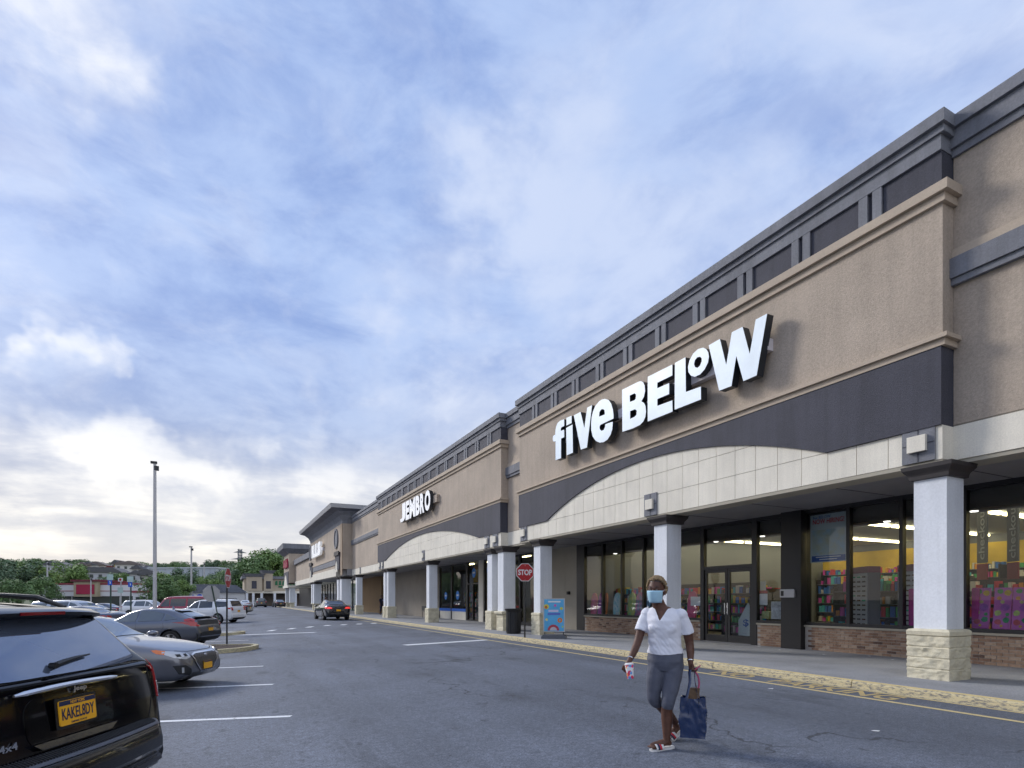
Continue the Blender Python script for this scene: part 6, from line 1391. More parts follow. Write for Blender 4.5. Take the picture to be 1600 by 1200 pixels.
# litter on the ground
rl = random.Random(8); LIT = mat('litter_white', (0.7, 0.7, 0.7), 0.8)
for i, (x, y) in enumerate([(13.0, 10.4), (13.3, 11.3), (12.8, 9.0), (13.4, 8.3), (13.1, 7.6), (13.3, 6.7), (7.9, 6.5), (6.4, 3.9), (12.4, 13.6)]):
    o = thing('litter_scrap', ['crumpled white scrap lying near the black clad pillar', 'white scrap on the dark walk before the doors', 'tiny white scrap on the walk before the sunglasses window', 'small white scrap against the brick near the sunglasses window', 'white scrap on the walk left of the nearest column', 'white scrap at the foot of the brick right of the nearest column', 'flat white scrap on the asphalt near the yellow line', 'flat white scrap on the asphalt below the pavement lettering', 'white scrap on the walk left of the doors'][i], 'litter', (x, y, (.1315 if x > 9.4 else .001)), rl.uniform(0, 6))
    m = MB(); k = 6; m.v = [(math.cos(a * 6.28 / k) * rl.uniform(.03, .075), math.sin(a * 6.28 / k) * rl.uniform(.02, .05), rl.uniform(.001, .012)) for a in range(k)] + [(0, 0, .014)]; m.f = [(a, (a + 1) % k, k) for a in range(k)]; m.mi = [0] * k; m.build('scrap', LIT, o)

# ================================================================ SHOP INTERIORS
FLOORI = mat('shop_floor', (0.22, 0.21, 0.20), 0.35, 0.1, 1); CEILI = mat('shop_ceiling', (0.36, 0.39, 0.45), 0.9); YEL = mat('yellow_wall', (0.62, 0.44, 0.05), 0.8, 0.2, 1.2); BULK = mat('bulkhead', (0.13, 0.115, 0.10), 0.8); GREYW = mat('grey_wall', (0.17, 0.185, 0.22), 0.9)
TUBE = mat('lit_tube', (0.9, 0.8, 0.5), 0.5, emit=(1.0, 0.83, 0.42), es=14); DOWN = mat('downlight', (0.8, 0.8, 0.8), 0.5, emit=(1, 0.95, 0.85), es=4)
bx(u1, 'interior_floor', FLOORI, 13.93, 30, -3, 21.2, -.05, .128); bx(u1, 'interior_ceiling', CEILI, 14.62, 30, -3, 21.2, 4.30, 4.40); bx(u1, 'bulkhead', BULK, 13.92, 14.61, -3, 21.2, 3.34, 4.38)
bx(u1, 'interior_back_wall', GREYW, 29.8, 30, -3, 21.2, .13, 4.3); bx(u1, 'yellow_band', YEL, 29.74, 29.79, -2.9, 21.1, 2.95, 3.95)
bx(u1, 'interior_side_wall', GREYW, 14.1, 29.8, 21.0, 21.2, .13, 4.3); bx(u1, 'interior_side_wall', GREYW, 14.1, 29.8, -3, -2.8, .13, 4.3)
bx(u1, 'end_wall', STUCCO, 11.4, 14, -9, -8.8, .13, 4.3); bx(u1, 'shop_wall', BRICKW, XG - .04, XG + .1, -9, -.06, .78, 3.82)
for y in (-.9, 2.6, 6.1, 9.6, 13.1, 16.6, 20.0):
    for k in range(4): x = 15.6 + k * 3.55; bx(u1, 'tube_light', TUBE, x, x + 3.3, y, y + .12, 4.20, 4.27)
for k in range(12): y = -.6 + 1.8 * k; W(MB().lathe([(.001, 3.320), (.07, 3.320), (.075, 3.336), (.001, 3.338)], 12, Matrix.Translation((14.25, y, 0))).build('downlight', DOWN, u1))
text_obj('wall_lettering', 'style.', FRAME, face_negx(29.71, 16.3, 3.45), u1, w=3.6, hgt=.95, off=.02, ext=.01); W(u1.children[-1])
# gondola shelving stacked with goods
GOODC = [mat('goods_%d' % i, c, .5) for i, c in enumerate([(.60, .03, .06), (.03, .16, .60), (.70, .50, .04), (.04, .36, .10), (.70, .28, .02), (.60, .06, .42), (.65, .65, .66), (.03, .03, .04), (.05, .48, .58)])]
def gondola(label, x, y, ln, hgt, rz=0, seed=0):
    t = thing('display_shelf', label, 'shelf', (x, y, .13), rz); g = random.Random(seed); MB().box(-.03, .03, -ln / 2, ln / 2, 0, hgt).build('back_panel', PLAST, t); gd = MB(); k = 0
    for s in (1, -1): MB().box(-.4, .4, s * ln / 2 - .02, s * ln / 2 + .02, 0, hgt).build('end_panel', PLAST, t)
    z = .12
    while z < hgt - .1:
        MB().box(-.40, .40, -ln / 2 + .025, ln / 2 - .025, z - .02, z).build('shelf_board', GREYW, t)
        for s in (-1, 1):
            yy = -ln / 2 + .04
            while yy < ln / 2 - .12: w_ = g.uniform(.06, .16); gd.cur = g.randrange(len(GOODC)); gd.box(min(s * .33, s * .10), max(s * .33, s * .10), yy, yy + w_ * .9, z + .001, z + g.uniform(.14, .30)); yy += w_ + g.uniform(0, .03)
        z += .36
    gd.build('goods', GOODC, t, kind='stuff'); return t
for i, (x, y, ln, h_) in enumerate([(15.6, 19.0, 3.2, 1.7), (18.4, 18.0, 4.4, 2.0), (17.0, 14.8, 2.0, 1.7), (16.6, 9.6, 3.0, 1.7), (18.8, 9.2, 4.0, 1.9), (21.4, 12.6, 5.0, 2.1), (16.8, 4.6, 3.0, 1.6), (21.2, 6.0, 5.0, 2.0), (29.3, 16.5, 8, 2.8), (29.3, 6.5, 11, 2.8)]):
    gondola(['goods shelf just inside the far left windows', 'second goods shelf behind the far left windows', 'goods shelf behind the white column window', 'goods shelf behind the sunglasses towers', 'second goods shelf behind the sunglasses towers', 'tall goods shelf deep behind the doors', 'goods shelf behind the fruit print towels', 'tall goods shelf deep behind the nearest column', 'tallest goods shelf at the back left of the shop', 'tallest goods shelf along the back under the dark wall lettering'][i], x, y, ln, h_, 0, i)
# sunglasses towers
def tower(label, x, y):
    t = thing('sunglasses_tower', label, 'display', (x, y, .13), R(-28)); g = random.Random(int(y * 10)); MB().box(-.12, .12, -.36, .36, 0, 2.0).build('core', mat('display_white', (.55, .57, .58), .4), t); MB().box(-.16, .16, -.40, .40, 2.0, 2.16).build('header', mat('plum', (.16, .02, .08), .5), t)
    for s in (-.385, .385): MB().box(-.15, .15, s - .02, s + .02, 0, 2.0).build('side_rail', GREYW, t)
    gl = [MB() for _ in range(3)]
    for r_ in range(15):
        for c in range(3):
            z = .22 + r_ * .12; y_ = -.22 + c * .22; m = gl[g.choices((0, 1, 2), (7, 2, 1))[0]]
            for e in (-.036, .036): m.prism([(y_ + e + .030 * math.cos(a * math.pi / 4), z + .021 * math.sin(a * math.pi / 4)) for a in range(8)], -.165, -.15)
            m.box(-.162, -.152, y_ - .012, y_ + .012, z + .006, z + .012)
    al = MB()
    for i, q in enumerate(gl): al.cur = i; al.add(q.v, q.f)
    al.build('sunglasses', [BLACK, mat('lens_brown', (.12, .05, .02), .2), mat('lens_green', (.05, .45, .25), .2)], t, kind='stuff'); return t
tower('white sunglasses tower nearest the hiring poster', 14.75, 9.25); tower('white sunglasses tower in the middle window left of the nearest column', 14.75, 8.05)
# window posters
def flat(name, label, y0, y1, z0, z1, m, x=XG + .03, cat='poster'): o = thing(name, label, cat, (x, (y0 + y1) / 2, (z0 + z1) / 2)); MB().box(0, .004, -(y1 - y0) / 2, (y1 - y0) / 2, -(z1 - z0) / 2, (z1 - z0) / 2).build('sheet', m, o); return o
PALE = mat('poster_pale', (.52, .60, .62), .5); hp = flat('window_poster', 'large hiring poster hanging in the window beside the black pillar', 9.12, 10.12, 2.42, 3.66, PALE)
text_obj('lettering', 'NOW HIRING!', mat('ink_red', (.55, .02, .03), .5), face_negx(-.003, 0, .44), hp, w=.86, hgt=.13, off=.02, ext=.001); text_obj('lettering', 'five BELOW', mat('ink_navy', (.03, .10, .35), .5), face_negx(-.003, .18, .55), hp, w=.5, hgt=.075, off=.01, ext=.001)
MB().box(-.004, -.001, -.44, .44, -.42, .22).build('print', mat('poster_print', (.30, .45, .58), .5, .5, 4, col2=(.50, .52, .35)), hp); MB().box(-.004, -.001, -.46, .46, -.60, -.45).build('print', mat('ink_navy', (.03, .10, .35), .5), hp)
for k in range(2): MB().box(-.006, -.0045, -.34 + .1 * k, .34 - .1 * k, -.50 - .06 * k, -.475 - .06 * k).build('print', WHP, hp)
flat('window_notice', 'white notice with red heading on the window right of the doors', 11.47, 11.74, 1.30, 1.62, WHP); flat('window_notice', 'red heading strip above the white door side notice', 11.47, 11.74, 1.63, 1.71, REDP); flat('window_notice', 'cream sheet above the red heading strip', 11.52, 11.72, 1.72, 1.98, mat('cream_paper', (.6, .56, .42), .6))
for nm, y0, y1, z0, z1, c, lab in (('print_a', 11.02, 11.42, .90, 1.40, (.60, .62, .64), 'white boxed goods stacked low in the window right of the doors'), ('print_b', 10.86, 11.0, .90, 1.40, (.10, .20, .10), 'dark green boxed goods against the black pillar window edge'), ('print_c', 11.5, 11.74, .90, 1.12, (.55, .60, .30), 'blue and green boxes low beside the door jamb')):
    o = flat('boxed_goods', lab, y0, y1, z0, z1, mat(nm, c, .5, .5, 9), XG + .12, 'goods'); MB().box(.005, .25, -(y1 - y0) / 2, (y1 - y0) / 2, -(z1 - z0) / 2, (z1 - z0) / 2).build('carton', mat(nm, c), o)
o = thing('price_placard', 'pale arrow shaped placard reading $1 behind the right door pane', 'placard', (XG + .25, 12.35, .36)); MB().prism([(-.36, 0), (.36, 0), (.36, .45), (0, 1.0), (-.36, .45)], 0, .02).build('board', PALE, o); text_obj('lettering', '$1', mat('ink_navy', (.03, .10, .35), .5), face_negx(-.003, 0, .38), o, w=.36, hgt=.24, off=.02, ext=.001)
flat('window_notice', 'pale notices on the window left of the doors', 14.0, 14.5, 1.25, 1.55, WHP)
# bodyboards lined up inside the left windows
def board(label, y, c1, c2, w=.44, h_=.90, x=XG + .14):
    t = thing('bodyboard', label, 'bodyboard', (x, y, .84)); t.rotation_euler = (0, R(5), 0); n = 12; pts = [(-w / 2 * .86, 0), (w / 2 * .86, 0), (w / 2, h_ * .3), (w / 2, h_ * .65)] + [(w / 2 * math.cos(math.pi * i / n) ** 1 if True else 0, h_ * .65 + h_ * .35 * math.sin(math.pi * i / n)) for i in range(1, n)] + [(-w / 2, h_ * .65), (-w / 2, h_ * .3)]
    b_ = MB().prism(pts, 0, .05).build('deck', mat('board_%d%d%d' % tuple(int(v * 99) for v in c1), c1, .5, .35, 6, col2=c2), t); i_ = [(p[0] * .55, .14 + p[1] * .72) for p in pts]; MB().prism(i_, -.003, -.0005).build('print', mat('board_%d%d%d' % tuple(int(v * 99) for v in c2), c2, .5, .5, 9, col2=c1), b_)
for i, (y, a, c, lab) in enumerate([(20.35, (.62, .20, .10), (.60, .08, .35), 'pink and yellow bodyboard farthest left in the window'), (19.82, (.55, .06, .30), (.20, .05, .35), 'magenta bodyboard second from the left'), (19.5, (.60, .20, .04), (.5, .1, .05), 'orange bodyboard edge beside the first mullion'), (18.75, (.12, .50, .62), (.65, .68, .68), 'pale blue bodyboard with white shark shape'), (17.82, (.12, .40, .20), (.55, .50, .08), 'rainbow striped bodyboard left in the third window'), (17.35, (.60, .05, .25), (.05, .25, .32), 'pink bodyboard with teal band in the third window'), (16.98, (.02, .12, .42), (.10, .35, .62), 'dark blue wave bodyboard right in the third window'), (16.4, (.05, .30, .60), (.60, .35, .05), 'blue and orange bodyboard left of the white column'), (14.6, (.60, .03, .15), (.5, .1, .2), 'crimson bodyboard right of the white column')]): board(lab, y, a, c, .42 if i not in (2,) else .20)
# fruit print towels in the right window
def towel(label, y, seed):
    t = thing('beach_towel', label, 'towel', (XG + .12, y, .86)); t.rotation_euler = (0, R(7), 0); g = random.Random(seed); MB().box(0, .04, -.145, .145, 0, .84).build('cloth', mat('towel_pink', (.62, .16, .50), .8), t)
    for cy, cz, r_, c in ((.08, 1.05, .09, (.10, .40, .10)), (-.13, 1.0, .10, (.75, .48, .03)), (.10, .85, .07, (.75, .32, .04)), (-.08, .58, .13, (.42, .12, .48)), (.12, .42, .10, (.60, .68, .20)), (-.12, .22, .10, (.05, .30, .12)), (.10, .16, .10, (.62, .10, .12)), (0, .74, .06, (.70, .62, .25)), (-.15, .38, .06, (.08, .35, .12)), (.0, .05, .045, (.75, .5, .05))):
        MB().prism([(cy * .62 + r_ * .66 * math.cos(a * .524 + g.random()), cz * .70 + .02 + r_ * .70 * math.sin(a * .524 + g.random() * .3)) if False else (cy * .60 + r_ * .62 * math.cos(a * .524) * g.uniform(.8, 1.05), cz * .70 + .03 + r_ * .62 * math.sin(a * .524) * g.uniform(.8, 1.05)) for a in range(12)], -.004, -.0005).build('print', mat('fruit_%d%d%d' % tuple(int(v * 99) for v in c), c, .8, .3, 20), t)
for px_, lab in ((1531, 'fruit print towel, first right of the nearest column'), (1564, 'fruit print towel, second right of the nearest column'), (1594, 'fruit print towel, third right of the nearest column, cut by the picture edge')): towel(lab, px_onX(px_, 950, XG + .12)[0], px_)
o = thing('pink_float', 'magenta pool float folded beside the nearest column, right window', 'float', (XG + .14, 6.44, .86)); MB().prism(rrect(-.06, .06, 0, .84, .04), 0, .06).build('panel', mat('magenta', (.58, .02, .30), .5, .3, 8), o)
o = thing('pink_float', 'magenta pool float just left of the nearest column', 'float', (XG + .14, 7.62, .86)); MB().prism(rrect(-.12, .12, 0, .84, .04), 0, .06).build('panel', mat('magenta', (.58, .02, .30)), o)
# hanging checkout banners
for y, lab in ((px_onX(1534, 850, 17.0)[0], 'left hanging checkout banner inside the right window'), (px_onX(1582, 850, 17.0)[0], 'right hanging checkout banner inside the right window')):
    o = thing('hanging_banner', lab, 'banner', (17.0, y, 1.95)); o.rotation_euler = (0, 0, R(-35)); MB().box(0, .03, -.19, .19, .42, 1.95).build('panel', mat('banner_slate', (.09, .11, .14), .6), o); MB().box(0, .03, -.19, .19, .0, .40).build('number_panel', mat('banner_red', (.25, .02, .05), .6), o); MB().tube([(.015, 0, 1.95), (.015, 0, 2.34)], .01, 5).build('hanger', GREYW, o)
    text_obj('lettering', 'checkout', mat('banner_ink', (.42, .46, .50), .6), Matrix(((0, 0, -1, -.004), (0, 1, 0, 0), (1, 0, 0, 1.18), (0, 0, 0, 1))) @ Matrix.Scale(1, 4), o, w=1.35, hgt=.22, off=.01, ext=.001)
# second shop interior
bx(u2, 'interior_floor', FLOORI, 13.93, 24, 22.4, 56.3, -.05, .128); bx(u2, 'interior_back_wall', GREYW, 19.8, 20, 22.4, 56.3, .13, 4.2); bx(u2, 'interior_ceiling', CEILI, 13.95, 20, 22.4, 56.3, 4.2, 4.3); bx(u2, 'party_wall', GREYW, 14.0, 19.8, 22.4, 22.6, .13, 4.2)
for k in range(6): y = 25 + k * 3.0; bx(u2, 'tube_light', TUBE, 16.6, 16.7, y, y + 1.2, 4.1, 4.16)
for i, (y, lab) in enumerate(((27.0, 'goods shelf inside the dark windows behind the paired columns'), (35.5, 'goods shelf inside the window with blue round stickers'), (38, 'far goods shelf inside the window with the blue strip'))): gondola(lab, 15.9, y, 2.4, 1.8, 0, 30 + i)
BS = mat('sticker_blue', (.01, .22, .70), .4)
for y, z, r_, lab in ((38.2, 1.72, .27, 'low blue round sticker on the leftmost strip window'), (35.9, 1.74, .30, 'low blue round sticker on the second strip window'), (33.1, 3.12, .30, 'high blue round sticker over the second shop door'), (30.8, 3.2, .30, 'high blue round sticker beside the cream pilaster')):
    o = thing('window_sticker', lab, 'sticker', (XG - .006, y, z)); MB().lathe([(.001, 0), (r_, 0), (r_, .003), (.001, .004)], 24, Matrix.Rotation(R(-90), 4, 'Y')).build('disc', BS, o); MB().box(-.007, -.0045, -r_ * .6, r_ * .6, -.04, .06).build('print', WHP, o)
o = flat('window_poster', 'amber poster hanging inside the second shop door', 32.4, 33.9, 2.55, 3.6, mat('amber', (.45, .24, .03), .6, .3, 2), XG + .3)
# ================================================================ BACKGROUND
LEAF = [mat('leaf_%d' % i, c, .7, .35, .6, col2=d) for i, (c, d) in enumerate([((.19, .29, .08), (.10, .17, .05)), ((.145, .235, .08), (.075, .135, .05)), ((.115, .18, .095), (.065, .11, .06))])]
BARK = mat('bark', (.07, .055, .045), .9, .3, 3)
def tree_proto(seed, H, cr, n, leaf, ls, shape=1.0):
    g = random.Random(seed); tr = MB(); tr.tube([(0, 0, -.6), (.05, 0, H * .25), (.0, .1, H * .55), (.05, .1, H * .8)], [H * .026, H * .020, H * .012, H * .004], 8); tips = []
    for i in range(9):
        a = 2.4 * i + g.uniform(-.4, .4); z0 = H * (.22 + .055 * i); L_ = cr * g.uniform(.5, .85); tip = Vector((math.cos(a) * L_, math.sin(a) * L_, z0 + L_ * g.uniform(.3, .7))); tr.tube([(0, .05, z0), tuple(tip * .5 + Vector((0, .02, z0 * .5))), tuple(tip)], [H * .010, H * .007, H * .002], 5); tips.append(tip)
    blobs = [(t_, cr * g.uniform(.26, .42)) for t_ in tips]
    for i in range(16): a = g.uniform(0, 6.28); z = g.uniform(.32, .95); rr_ = cr * math.sqrt(max(.04, 1 - ((z - .58) / .46) ** 2)) * g.uniform(.25, .85) * shape; blobs.append((Vector((math.cos(a) * rr_, math.sin(a) * rr_, H * z)), cr * g.uniform(.22, .38)))
    cm = MB()
    for i in range(n):
        c, r_ = g.choice(blobs); d = Vector((g.gauss(0, 1), g.gauss(0, 1), g.gauss(0, 1))).normalized(); p = c + d * r_ * g.uniform(.55, 1.08); p.z = max(p.z, H * .12)
        nn = (d + Vector((g.gauss(0, .6), g.gauss(0, .6), g.gauss(.4, .6)))).normalized(); u = nn.orthogonal().normalized(); u = Matrix.Rotation(g.uniform(0, 6.28), 3, nn) @ u; v = nn.cross(u); s = ls * g.uniform(.6, 1.3)
        cm.add([p - u * s, p - v * s * .45 + u * s * .1, p + u * s, p + v * s * .5], [(0, 1, 2, 3)])
    return tr.mesh('trunk', BARK), cm.mesh('crown', leaf)
PROT = [tree_proto(1, 12, 5.2, 5200, LEAF[0], .34), tree_proto(2, 14, 5.6, 5600, LEAF[1], .36), tree_proto(3, 11, 4.6, 4600, LEAF[0], .32), tree_proto(4, 15, 6.0, 5600, LEAF[2], .40), tree_proto(5, 10, 5.0, 4200, LEAF[1], .32, 1.2)]
def tree(k, x, y, z, H, label, group=None, name='tree', wide=1.0):
    h0 = (12, 14, 11, 15, 10)[k]; s = H / h0; t = thing(name, label, 'tree', (x, y, z), random.uniform(0, 6.28), group); t.scale = (s * wide, s * wide, s); link('trunk', PROT[k][0], t); link('crown', PROT[k][1], t); return t
rt = random.Random(21)
# wood behind the far shops
for i in range(30):
    px = 338 + i * 5.2 + rt.uniform(-4, 4); d = rt.uniform(150, 200); top = 902 - 34 * sstep(px, 345, 420) + rt.uniform(-9, 7)
    p = at_depth(px, top, d); tree(rt.randrange(5), p.x, p.y, -.4, p.z + .4, 'green leafy tree in the wood behind the far end shops', 'wood behind the far shops')
# hill with a wooded ridge
hill = MB(); NX, NY = 40, 14
for j in range(NY + 1):
    d = 175 + j * 30
    for i in range(NX + 1):
        r_ = -0.95 * d + (i / NX) * (1.02 * d); p = RT * r_ + FWD * d; e = sstep(d, 180, 420) * (17 + 4 * noise.noise(Vector((i * .25, j * .3, 0)))) * (1 - .55 * sstep(i / NX, .45, .95)); hill.v.append((p.x, p.y, -.5 + e))
for j in range(NY):
    for i in range(NX): q = j * (NX + 1) + i; hill.f.append((q, q + 1, q + NX + 2, q + NX + 1)); hill.mi.append(0)
hill_o = hill.build('hill', GRASSG, kind='structure', smooth=80); hbv = bvh_of(hill_o.data)
def hz(p): h = hbv.ray_cast(Vector((p.x, p.y, 200)), Vector((0, 0, -1)))[0]; return h.z if h else -.42
for i in range(120):
    px = rt.uniform(-80, 470); d = rt.uniform(300, 470); p = at_depth(px, 0, d); tree(rt.choice((1, 3, 3, 4)), p.x, p.y, hz(p) - .3, rt.uniform(8, 13), 'dark green tree on the far wooded hillside', 'wooded hillside', wide=1.25)
for px, top, d, k, lab in ((12, 872, 130, 1, 'tall green tree at the far left edge'), (30, 878, 118, 3, 'dark tree beside the far left edge tree'), (52, 882, 122, 0, 'broad light green tree left of the white lamp post'), (-14, 874, 110, 3, 'large tree partly outside the left edge'), (-50, 868, 120, 1, 'large tree well left of the black vehicle'), (104, 880, 150, 0, 'rounded bright green tree above the diner roof'), (118, 896, 150, 2, 'lower green tree at the diner roof'), (64, 905, 95, 4, 'low bushy tree behind the black vehicle roof'), (20, 908, 85, 4, 'low dark bush tree behind the black vehicle'), (180, 898, 190, 4, 'wide low tree above the diner, right part'), (196, 899, 190, 2, 'wide low tree above the blue parking signs'), (262, 899, 88, 2, 'dark green tree right of the tall lamp post'), (252, 905, 84, 4, 'small tree at the foot of the tall lamp post'), (278, 908, 92, 0, 'bushy tree beside the blue disc shop'), (288, 890, 200, 3, 'dark pointed tree before the pale warehouse'), (275, 897, 190, 1, 'green tree before the middle of the pale warehouse'), (330, 898, 190, 1, 'green tree before the right end of the pale warehouse'), (350, 893, 210, 3, 'green tree right of the pale warehouse'), (366, 890, 220, 1, 'green tree under the pylon'), (318, 904, 150, 0, 'light green tree by the far lamp post'), (340, 908, 140, 2, 'light green tree left of the edge on stop sign')):
    p = at_depth(px, top, d); z0 = -.4 if d < 175 else hz(p); tree(k, p.x, p.y, z0, p.z - z0, lab, wide=1.15)
# diner
WSH = mat('white_siding', (.66, .66, .66), .6, .06, .4); REDST = mat('red_stripe', (.30, .055, .07), .6); DGL = mat('dark_glazing', (.03, .045, .045), .15)
p = at_depth(165, 937, 120); dn = thing('diner', 'white diner with red stripes, red sign and dark red roof edge', 'building', (p.x, p.y, -.42), -TH)
MB().box(-10, 10, 0, 12, 0, 2.6).build('glazed_front', DGL, dn); MB().box(-10.2, 10.2, -.4, 12.2, 2.6, 5.0).build('fascia', WSH, dn)
for z in (3.6, 4.95): MB().box(-10.25, 10.25, -.46, -.402, z, z + .14).build('stripe', REDST, dn)
MB().box(-10.3, 10.3, -.5, 12.3, 5.12, 5.32).build('roof_edge', REDST, dn); MB().box(-5.6, -.8, -1.4, 8, 2.5, 5.6).build('entrance_block', mat('buff', (.42, .36, .24), .8), dn); MB().box(-6.0, -.4, -1.8, 8.5, 5.6, 6.0).build('entrance_roof', mat('maroon', (.16, .03, .04), .7), dn); MB().box(-5.0, -1.3, -1.55, -1.402, 3.0, 5.0).build('red_sign', REDS, dn)
for x in range(-9, 10, 2):
    if not -6 < x < 0: MB().box(x - .06, x + .06, -.05, -.002, .3, 2.58).build('mullion', WSH, dn)
MB().box(-10.1, 10.1, -.12, -.003, 0, .6).build('base_wall', mat('grey_base', (.25, .25, .24), .8), dn)
p = at_depth(232, 937, 110); o = thing('small_building', 'small white shop with dark red roof line right of the diner', 'building', (p.x, p.y, -.42), -TH); MB().box(-3, 3.5, 0, 8, 0, 3.2).build('wall', WSH, o); MB().box(-3.2, 3.7, -.2, 8.2, 3.2, 3.6).build('roof', REDST, o); MB().box(-2.4, -.6, -.06, -.002, .4, 2.4).build('window', DGL, o); MB().box(.4, 1.6, -.06, -.002, .05, 2.3).build('door', DGL, o)
p = at_depth(305, 937, 112); o = thing('small_building', 'white shop with dark roof and blue discs along its front', 'building', (p.x, p.y, -.42), -TH); MB().box(-4, 5.5, 0, 9, 0, 3.3).build('wall', WSH, o); MB().add([(-4.4, -.5, 3.3), (5.9, -.5, 3.3), (5.9, 9.5, 3.3), (-4.4, 9.5, 3.3), (-3.4, 1, 4.9), (4.2, 1, 4.9), (4.2, 8, 4.9), (-3.4, 8, 4.9)], [(0, 1, 5, 4), (1, 2, 6, 5), (2, 3, 7, 6), (3, 0, 4, 7), (4, 5, 6, 7), (3, 2, 1, 0)]).build('roof', mat('slate_roof', (.07, .075, .09), .7, .3, 2), o)
for x in (-3.2, -.8, .9): MB().lathe([(.001, 0), (.62, 0), (.62, .1), (.001, .12)], 18, Matrix.Translation((x, -.01, 2.35)) @ Matrix.Rotation(R(90), 4, 'X')).build('blue_disc', BLUEP, o)
for x in (-2.6, 2.4): MB().box(x, x + 1.5, -.06, -.003, .4, 1.6).build('window', DGL, o)
# pale warehouse on the slope
p = at_depth(284, 937, 235); zb = hz(p); o = thing('warehouse', 'long pale blue grey warehouse on the slope behind the lot', 'building', (p.x, p.y, zb - 2), -TH + R(-7)); zt = 14.2 - zb + 2; PW = mat('pale_cladding', (.46, .50, .56), .6, .06, .2); MB().box(-15, 15, 0, 30, 0, zt).build('wall', PW, o); MB().box(-15.3, 15.3, -.3, 30.3, zt, zt + .5).build('roof_edge', mat('pale_edge', (.55, .58, .62), .6), o)
for k in range(9): MB().box(-14 + 3.3 * k, -13.94 + 3.3 * k, -.05, -.002, 0, zt - .1).build('panel_joint', GREYW, o)
MB().box(-14.2, -12.6, -.06, -.003, zt - 4, zt - 1.4).build('window', DGL, o)
# houses and blocks on the hill
HC = [mat('house_%d' % i, c, .8) for i, c in enumerate([(.62, .60, .58), (.52, .46, .42), (.45, .42, .40), (.55, .42, .14), (.50, .50, .54)])]; RC = [mat('houseroof_%d' % i, c, .8) for i, c in enumerate([(.20, .05, .045), (.12, .12, .13), (.18, .15, .14)])]
for i, (px, py, w_, h_, ci, ri, lab) in enumerate([(128, 893, 7, 5, 0, 2, 'white house on the hill, leftmost of the cluster'), (138, 894, 8, 6, 0, 1, 'white block on the hill above the diner sign'), (150, 892, 7, 5, 1, 2, 'pinkish house on the hill above the diner'), (172, 897, 9, 4, 1, 0, 'house with red roof on the hill'), (180, 893, 3, 7, 4, 1, 'narrow grey white house on the hill'), (189, 891, 5, 5, 3, 2, 'yellow house on the hill'), (202, 893, 10, 6, 0, 2, 'wide white house on the hill right of the yellow house'), (214, 896, 6, 4, 2, 1, 'small grey house at the hill edge'), (80, 890, 9, 4, 4, 1, 'grey roofed house between trees left of the white lamp post'), (143, 906, 22, 5, 4, 1, 'long pale grey block directly above the diner'), (12, 898, 16, 5, 4, 1, 'long pale building behind trees at the left edge'), (66, 908, 9, 4, 4, 1, 'pale grey shed between trees left'), (228, 909, 12, 5, 4, 1, 'low pale block with dark roof left of the warehouse'), (213, 911, 9, 5, 2, 1, 'grey gabled block right of the blue parking signs')]):
    d = 255 if py < 900 else 190; p = at_depth(px, py, d); w_ *= d / 255 * 1.1; o = thing('house', lab, 'house', (p.x, p.y, p.z - h_ * .5 - 4), -TH + rt.uniform(-.3, .3)); t0 = h_ + 4
    MB().box(-w_ / 2, w_ / 2, 0, 7, 0, t0).build('wall', HC[ci], o); MB().prism([(-w_ / 2 - .4, t0), (w_ / 2 + .4, t0), (w_ / 2 * (.7 if w_ > 12 else .1), t0 + 1.7), (-w_ / 2 * (.7 if w_ > 12 else .1), t0 + 1.7)], -.5, 7.5, 'y').build('roof', RC[ri], o)
    n_ = max(2, int(w_ / 2.4))
    for k in range(n_):
        for z in ([t0 - 1.9, t0 - 4.4] if h_ > 4 else [t0 - 2.2]): x = -w_ / 2 + (k + .5) * w_ / n_; MB().box(x - .5, x + .5, -.06, -.002, z, z + 1.2).build('window', DGL, o)
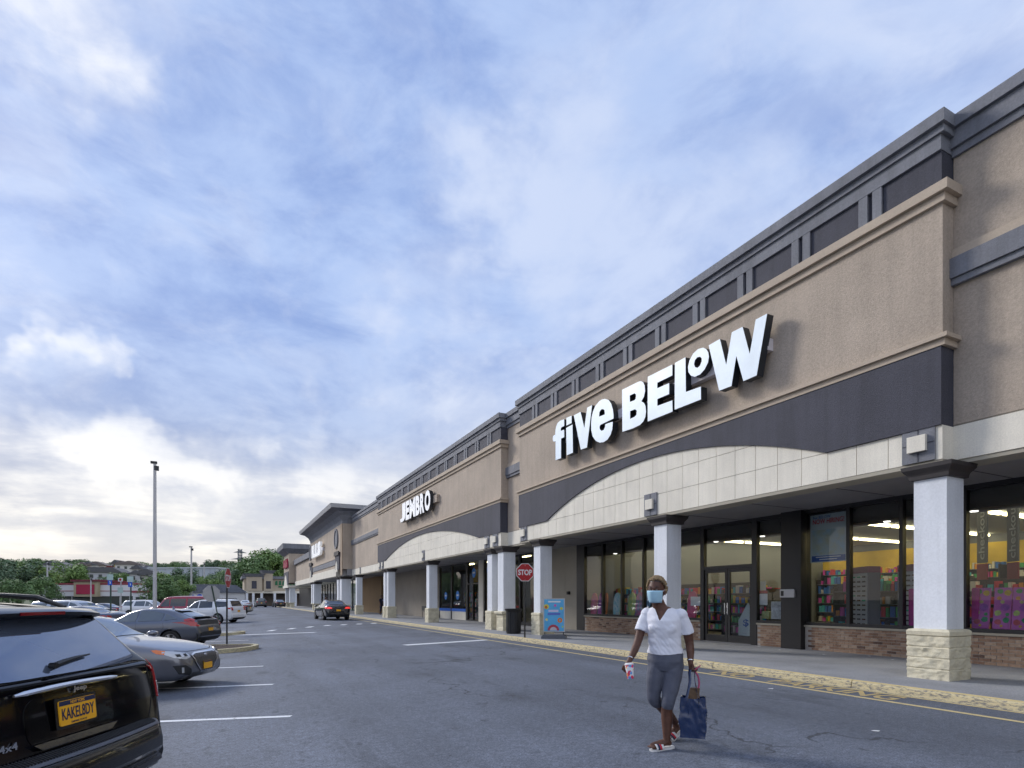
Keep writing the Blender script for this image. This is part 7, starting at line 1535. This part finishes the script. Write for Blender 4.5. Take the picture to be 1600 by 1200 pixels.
# white sign panel on pole, far left
p = at_depth(78, 922, 104); o = thing('pylon_sign', 'white blank sign panel behind the black vehicle roof rail', 'sign', (p.x, p.y, -.4), -TH); MB().tube([(0, 0, 0), (0, 0, 2.2)], .14, 8).build('post', WSH, o); MB().box(-1.0, 1.0, -.15, .15, 1.9, 4.2).build('panel', WSH, o); MB().box(-1.15, .5, -.2, .2, 2.9, 3.1).build('rail', WSH, o)
# transmission tower
p = at_depth(375, 858, 420); o = thing('transmission_tower', 'steel lattice transmission tower above the trees', 'tower', (p.x, p.y, 0), R(20)); STL = mat('tower_steel', (.22, .23, .25), .6); H = p.z; m = MB()
def wz_(z): return 3.6 - 2.4 * min(1, z / (H * .62))
for sx in (-1, 1):
    for sy in (-1, 1): m.tube([(sx * wz_(0), sy * wz_(0), 0), (sx * 1.2, sy * 1.2, H * .62), (sx * .9, sy * .9, H)], .28, 4)
lv = [H * k / 11 for k in range(12)]
for a, b_ in zip(lv[:-1], lv[1:]):
    for s in (-1, 1):
        for q in ((wz_(a), wz_(b_)), (-wz_(a), -wz_(b_))): m.tube([(q[0] * s, s * wz_(a), a), (-q[1] * s, s * wz_(b_), b_)], .16, 3); m.tube([(s * wz_(a), q[0] * s, a), (s * wz_(b_), -q[1] * s, b_)], .16, 3)
m.build('lattice', STL, o); 
for z, w_ in ((H * .66, 6.0), (H * .80, 6.8), (H * .93, 5.0)): MB().prism([(-w_, z), (w_, z), (1.0, z + 1.3), (-1.0, z + 1.3)], -.3, .3, 'y').build('cross_arm', STL, o)
bpy.data.scenes.remove(SCR)
import math
f=900.;H=937.;h=1.45
th=math.atan(447/f);s,c=math.sin(th),math.cos(th)
def ray(x,y):
    r=(x-800)/f; return (s+r*c, c-r*s, (H-y)/f)
def onX(x,y,X):
    a=ray(x,y);d=X/a[0];return tuple(round(v,2) for v in(X,a[1]*d,h+a[2]*d,d))
def onZ(x,y,z):
    a=ray(x,y);d=(z-h)/a[2];return tuple(round(v,2) for v in(a[0]*d,a[1]*d,z,d))
def atd(x,y,d):
    a=ray(x,y);return tuple(round(v,2) for v in(a[0]*d,a[1]*d,h+a[2]*d))
def proj(X,Y,Z):
    d=X*s+Y*c;r=X*c-Y*s
    return (round(800+f*r/d,1),round(H-f*(Z-h)/d,1),round(d,2))
